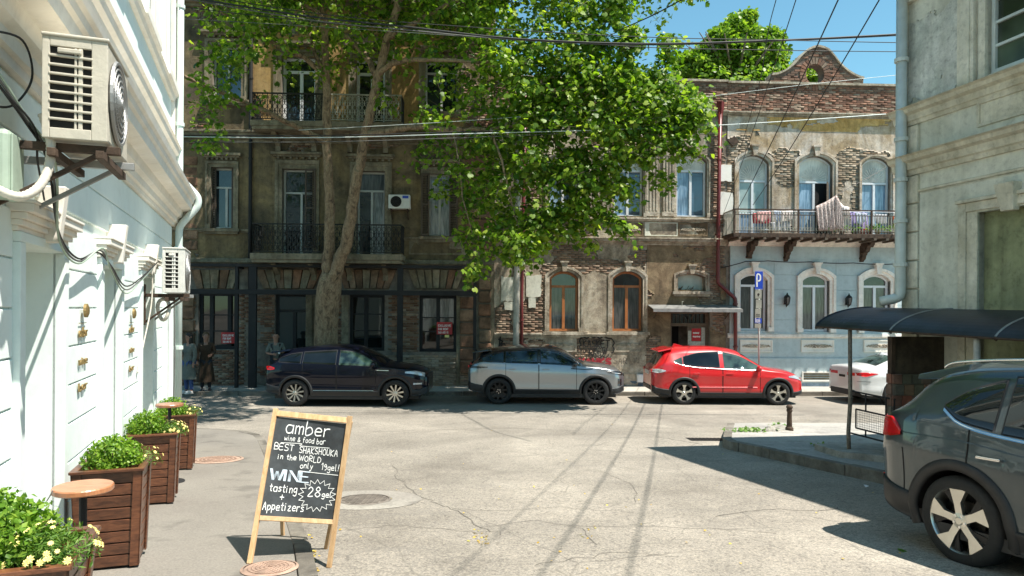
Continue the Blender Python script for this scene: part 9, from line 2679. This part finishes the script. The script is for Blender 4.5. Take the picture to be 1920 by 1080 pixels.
def person(label, loc, rot, J, top, bottom, shoes, hairfn, longcoat=None, sleeves=True, held=None):
 """J: joints in metres, x to the figure's left, y backwards (faces -y), z up"""
 root = thing('person', label, 'person', loc)
 Mx = Matrix.Translation(loc) @ Matrix.Rotation(rot, 4, 'Z')
 T = lambda v: Mx @ Vector(v)
 j = dict(pelvis=(0, 0, .93), waist=(0, 0, 1.08), chest=(0, 0, 1.30), neck=(0, .01, 1.46), head0=(0, -.005, 1.56), head=(0, -.01, 1.655),
             shL=(.18, 0, 1.40), elL=(.24, .02, 1.14), wrL=(.25, -.05, .90), shR=(-.18, 0, 1.40), elR=(-.24, .02, 1.14), wrR=(-.25, -.05, .90),
             hipL=(.09, 0, .88), knL=(.10, -.02, .49), anL=(.10, .02, .09), toL=(.11, -.14, .035), hipR=(-.09, 0, .88), knR=(-.10, -.02, .49), anR=(-.10, .02, .09), toR=(-.11, -.14, .035))
 j.update(J)
 V, E, Rd, idx = [], [], [], {}
 def a(n, p, r_, par=None):
  idx[n] = len(V); V.append(p); Rd.append(r_)
  if par: E.append((idx[par], idx[n]))
 a('pelvis', j['pelvis'], (.125, .095)); a('waist', j['waist'], (.115, .085), 'pelvis'); a('chest', j['chest'], (.14, .10), 'waist'); a('neck', j['neck'], .054, 'chest'); a('head0', j['head0'], (.074, .088), 'neck'); a('head', j['head'], (.092, .108), 'head0')
 hp = Vector(j['head']); a('crown', tuple(hp + Vector((0, .01, .075))), (.074, .088), 'head')
 for s_ in 'LR':
  a('sh' + s_, j['sh' + s_], .058, 'chest'); a('el' + s_, j['el' + s_], .040, 'sh' + s_); a('wr' + s_, j['wr' + s_], .026, 'el' + s_)
  w_, e_ = Vector(j['wr' + s_]), Vector(j['el' + s_]); d = (w_ - e_).normalized(); sd_ = d.cross(Vector((0, 1, 0))).normalized(); up = sd_.cross(d)
  sg = 1 if s_ == 'L' else -1
  a('pa' + s_, tuple(w_ + d * .055), (.034, .018), 'wr' + s_)
  for k in range(4):
   b0 = w_ + d * .085 + sd_ * (.027 - .018 * k); ln = (.060, .068, .064, .050)[k]
   a(f'f{k}a' + s_, tuple(b0), .009, 'pa' + s_); a(f'f{k}b' + s_, tuple(b0 + d * ln * .55 + up * .012), .0085, f'f{k}a' + s_); a(f'f{k}c' + s_, tuple(b0 + d * ln * .85 + up * .032), .0075, f'f{k}b' + s_)
  a('tha' + s_, tuple(w_ + d * .030 + sd_ * .034), .010, 'pa' + s_); a('thb' + s_, tuple(w_ + d * .062 + sd_ * .050 + up * .02), .009, 'tha' + s_)
  a('hip' + s_, j['hip' + s_], .088, 'pelvis'); a('kn' + s_, j['kn' + s_], .056, 'hip' + s_); a('an' + s_, j['an' + s_], .036, 'kn' + s_); a('to' + s_, j['to' + s_], .030, 'an' + s_)
 skinmesh('body', V, E, Rd, M['skin'], root, T)
 def sub(names, scale, add, mat, nm):
  names = [n for n in names if n in idx]; m = {idx[n]: i for i, n in enumerate(names)}
  vv = [V[idx[n]] for n in names]; ee = [(m[x], m[y]) for x, y in E if x in m and y in m]
  rr_ = [tuple(q + add * (2.2 if n in ('chest', 'waist') else 1) for q in Rd[idx[n]]) if isinstance(Rd[idx[n]], tuple) else Rd[idx[n]] + add for n in names]
  return skinmesh(nm, vv, ee, rr_, mat, root, T)
 tn = ['waist', 'chest', 'pelvis'] + ['shL', 'shR'] + (['elL', 'elR'] if sleeves else [])
 if sleeves == 'long':
  for s_ in 'LR': pass
  tn += ['wrL', 'wrR']
 sub(['pelvis', 'waist', 'chest', 'shL', 'shR', 'elL', 'elR', 'neck'][:7] + (['wrL', 'wrR'] if sleeves == 'long' else []), 1, .020, top, 'shirt')
 sub(['pelvis', 'hipL', 'hipR', 'knL', 'knR', 'anL', 'anR'], 1, .018, bottom, 'trousers')
 for s_ in 'LR':
  mb = MB(lambda x, y, z: tuple(T((x, y, z)))); an = Vector(j['an' + s_]); to = Vector(j['to' + s_]); c_ = (an + to) / 2; mb.ball((c_.x, c_.y - .02, .045), .05, .135, .045, 12, 8); mb.box(c_.x - .045, c_.x + .045, c_.y - .14, c_.y + .10, .0, .022); mb.build('shoe', shoes, root, smooth=True)
 f_ = lambda x, y, z: tuple(T((hp.x + x, hp.y + y, hp.z + z)))
 mb = MB(f_); mb.ball((0, -.098, -.012), .014, .022, .022, 8, 6); mb.build('nose', M['skin'], root, smooth=True)
 for sg in (1, -1):
  mb = MB(f_); mb.ball((sg * .034, -.090, .012), .011, .008, .007, 8, 6); mb.build('eye', M['plasticblk'], root, smooth=True)
  mb = MB(f_); mb.ball((sg * .088, .005, -.008), .012, .022, .032, 8, 6); mb.build('ear', M['skin'], root, smooth=True)
 mb = MB(f_); mb.ball((0, -.086, -.052), .026, .010, .007, 8, 6); mb.build('mouth', M['lipred'], root, smooth=True)
 if hairfn: hairfn(root, f_, T, j)
 if longcoat:
  mat, z0, z1, r0, r1 = longcoat; mb = MB(lambda x, y, z: tuple(T((x, y, z)))); n = 28; rings = []
  for k in range(9):
   t = k / 8; zz = z1 + (z0 - z1) * t; ring_ = []
   for q in range(n):
    an = 2 * math.pi * q / n; rr_ = (r1 + (r0 - r1) * t) * (1 + .06 * t * math.sin(an * 5 + 1)); ring_.append(mb.pt((rr_ * math.cos(an), rr_ * .74 * math.sin(an), zz)))
   rings.append(ring_)
  for k in range(8):
   for q in range(n): mb.face((rings[k][q], rings[k][(q+1) % n], rings[k+1][(q+1) % n], rings[k+1][q]))
  mb.build('skirt', mat, root, smooth=True)
 return root, T, j
M['lipred'] = simple('lips', (.26, .09, .07), .5)
def long_hair(root, f_, T, j):
 mb = MB(f_); mb.ball((0, .022, .028), .098, .105, .105, 16, 10); mb.ball((.0, .055, -.10), .105, .070, .17, 14, 10); mb.ball((.062, .01, -.12), .045, .055, .15, 10, 8); mb.ball((-.062, .01, -.12), .045, .055, .15, 10, 8); mb.build('hair', M['hair'], root, smooth=True)
def short_rim(root, f_, T, j):
 mb = MB(f_); mb.ball((0, .045, -.02), .086, .07, .055, 12, 8); mb.build('hair', M['hairgrey'], root, smooth=True)
def bun(root, f_, T, j):
 mb = MB(f_); mb.ball((0, .025, .032), .096, .10, .095, 14, 10); mb.ball((0, .10, .05), .045, .045, .045, 10, 8); mb.build('hair', M['hairbrown'], root, smooth=True)
M['hairgrey'] = simple('cropped_grey_hair', (.10, .08, .065), .8); M['hairbrown'] = simple('brown_hair', (.10, .055, .02), .6)
pz = PAVZ
def onpave(px, Y): a_, _ = ray(px, 700); return Vector((a_ * Y, Y, pz))
pr1, T1, j1 = person('bald man in dark jacket and pale shirt standing behind the black car holding a cup', onpave(517, 21.0), R(18),
 dict(elL=(.26, -.02, 1.15), wrL=(.12, -.26, 1.20), elR=(-.26, -.02, 1.15), wrR=(-.08, -.27, 1.13), head=(0, -.02, 1.65)), M['clothpale'], M['clothdark'], M['clothdark'], short_rim, sleeves=False)
for sg in (1, -1):   # open jacket halves over the shirt
 mb = MB(lambda x, y, z: tuple(T1((x, y, z)))); n = 8; G = []
 for k in range(n + 1):
  z_ = .88 + .56 * k / n; row = []
  for q in range(7):
   an = R(-62) + R(152) * q / 6; rr_ = .175 + .012 * math.sin(k * 2 + q); row.append(mb.pt((sg * rr_ * math.cos(an) * (1.05 if k > 5 else 1), rr_ * .72 * math.sin(an), z_)))
  G.append(row)
 for k in range(n):
  for q in range(6): mb.face((G[k][q], G[k][q+1], G[k+1][q+1], G[k+1][q]))
 mb.build('jacket', M['clothdark'], pr1, smooth=True)
cp = T1((.10, -.35, 1.19)); mb = MB(); mb.lathe([(.028, -.05), (.038, .05), (.040, .055)], tuple(cp), 12); tag(mb.build('paper_cup', M['signwhite']), 'white paper cup held by the bald man', 'cup')
person('woman with long dark hair, pale knee-length coat and blue jeans in the shade at left', onpave(354, 20.3), R(-25),
 dict(elR=(-.24, -.04, 1.16), wrR=(-.10, -.24, 1.22)), M['clothpale'], M['jeans'], M['signwhite'], long_hair, longcoat=(M['clothpale'], .42, 1.10, .25, .155), sleeves='long')
person('person in a long brown coat standing beside the woman in the pale coat', onpave(386, 20.9), R(30),
 dict(elL=(.24, -.04, 1.16), wrL=(.12, -.22, 1.10)), M['clothbrown'], M['clothdark'], M['clothdark'], bun, longcoat=(M['clothbrown'], .28, 1.08, .25, .16), sleeves='long')
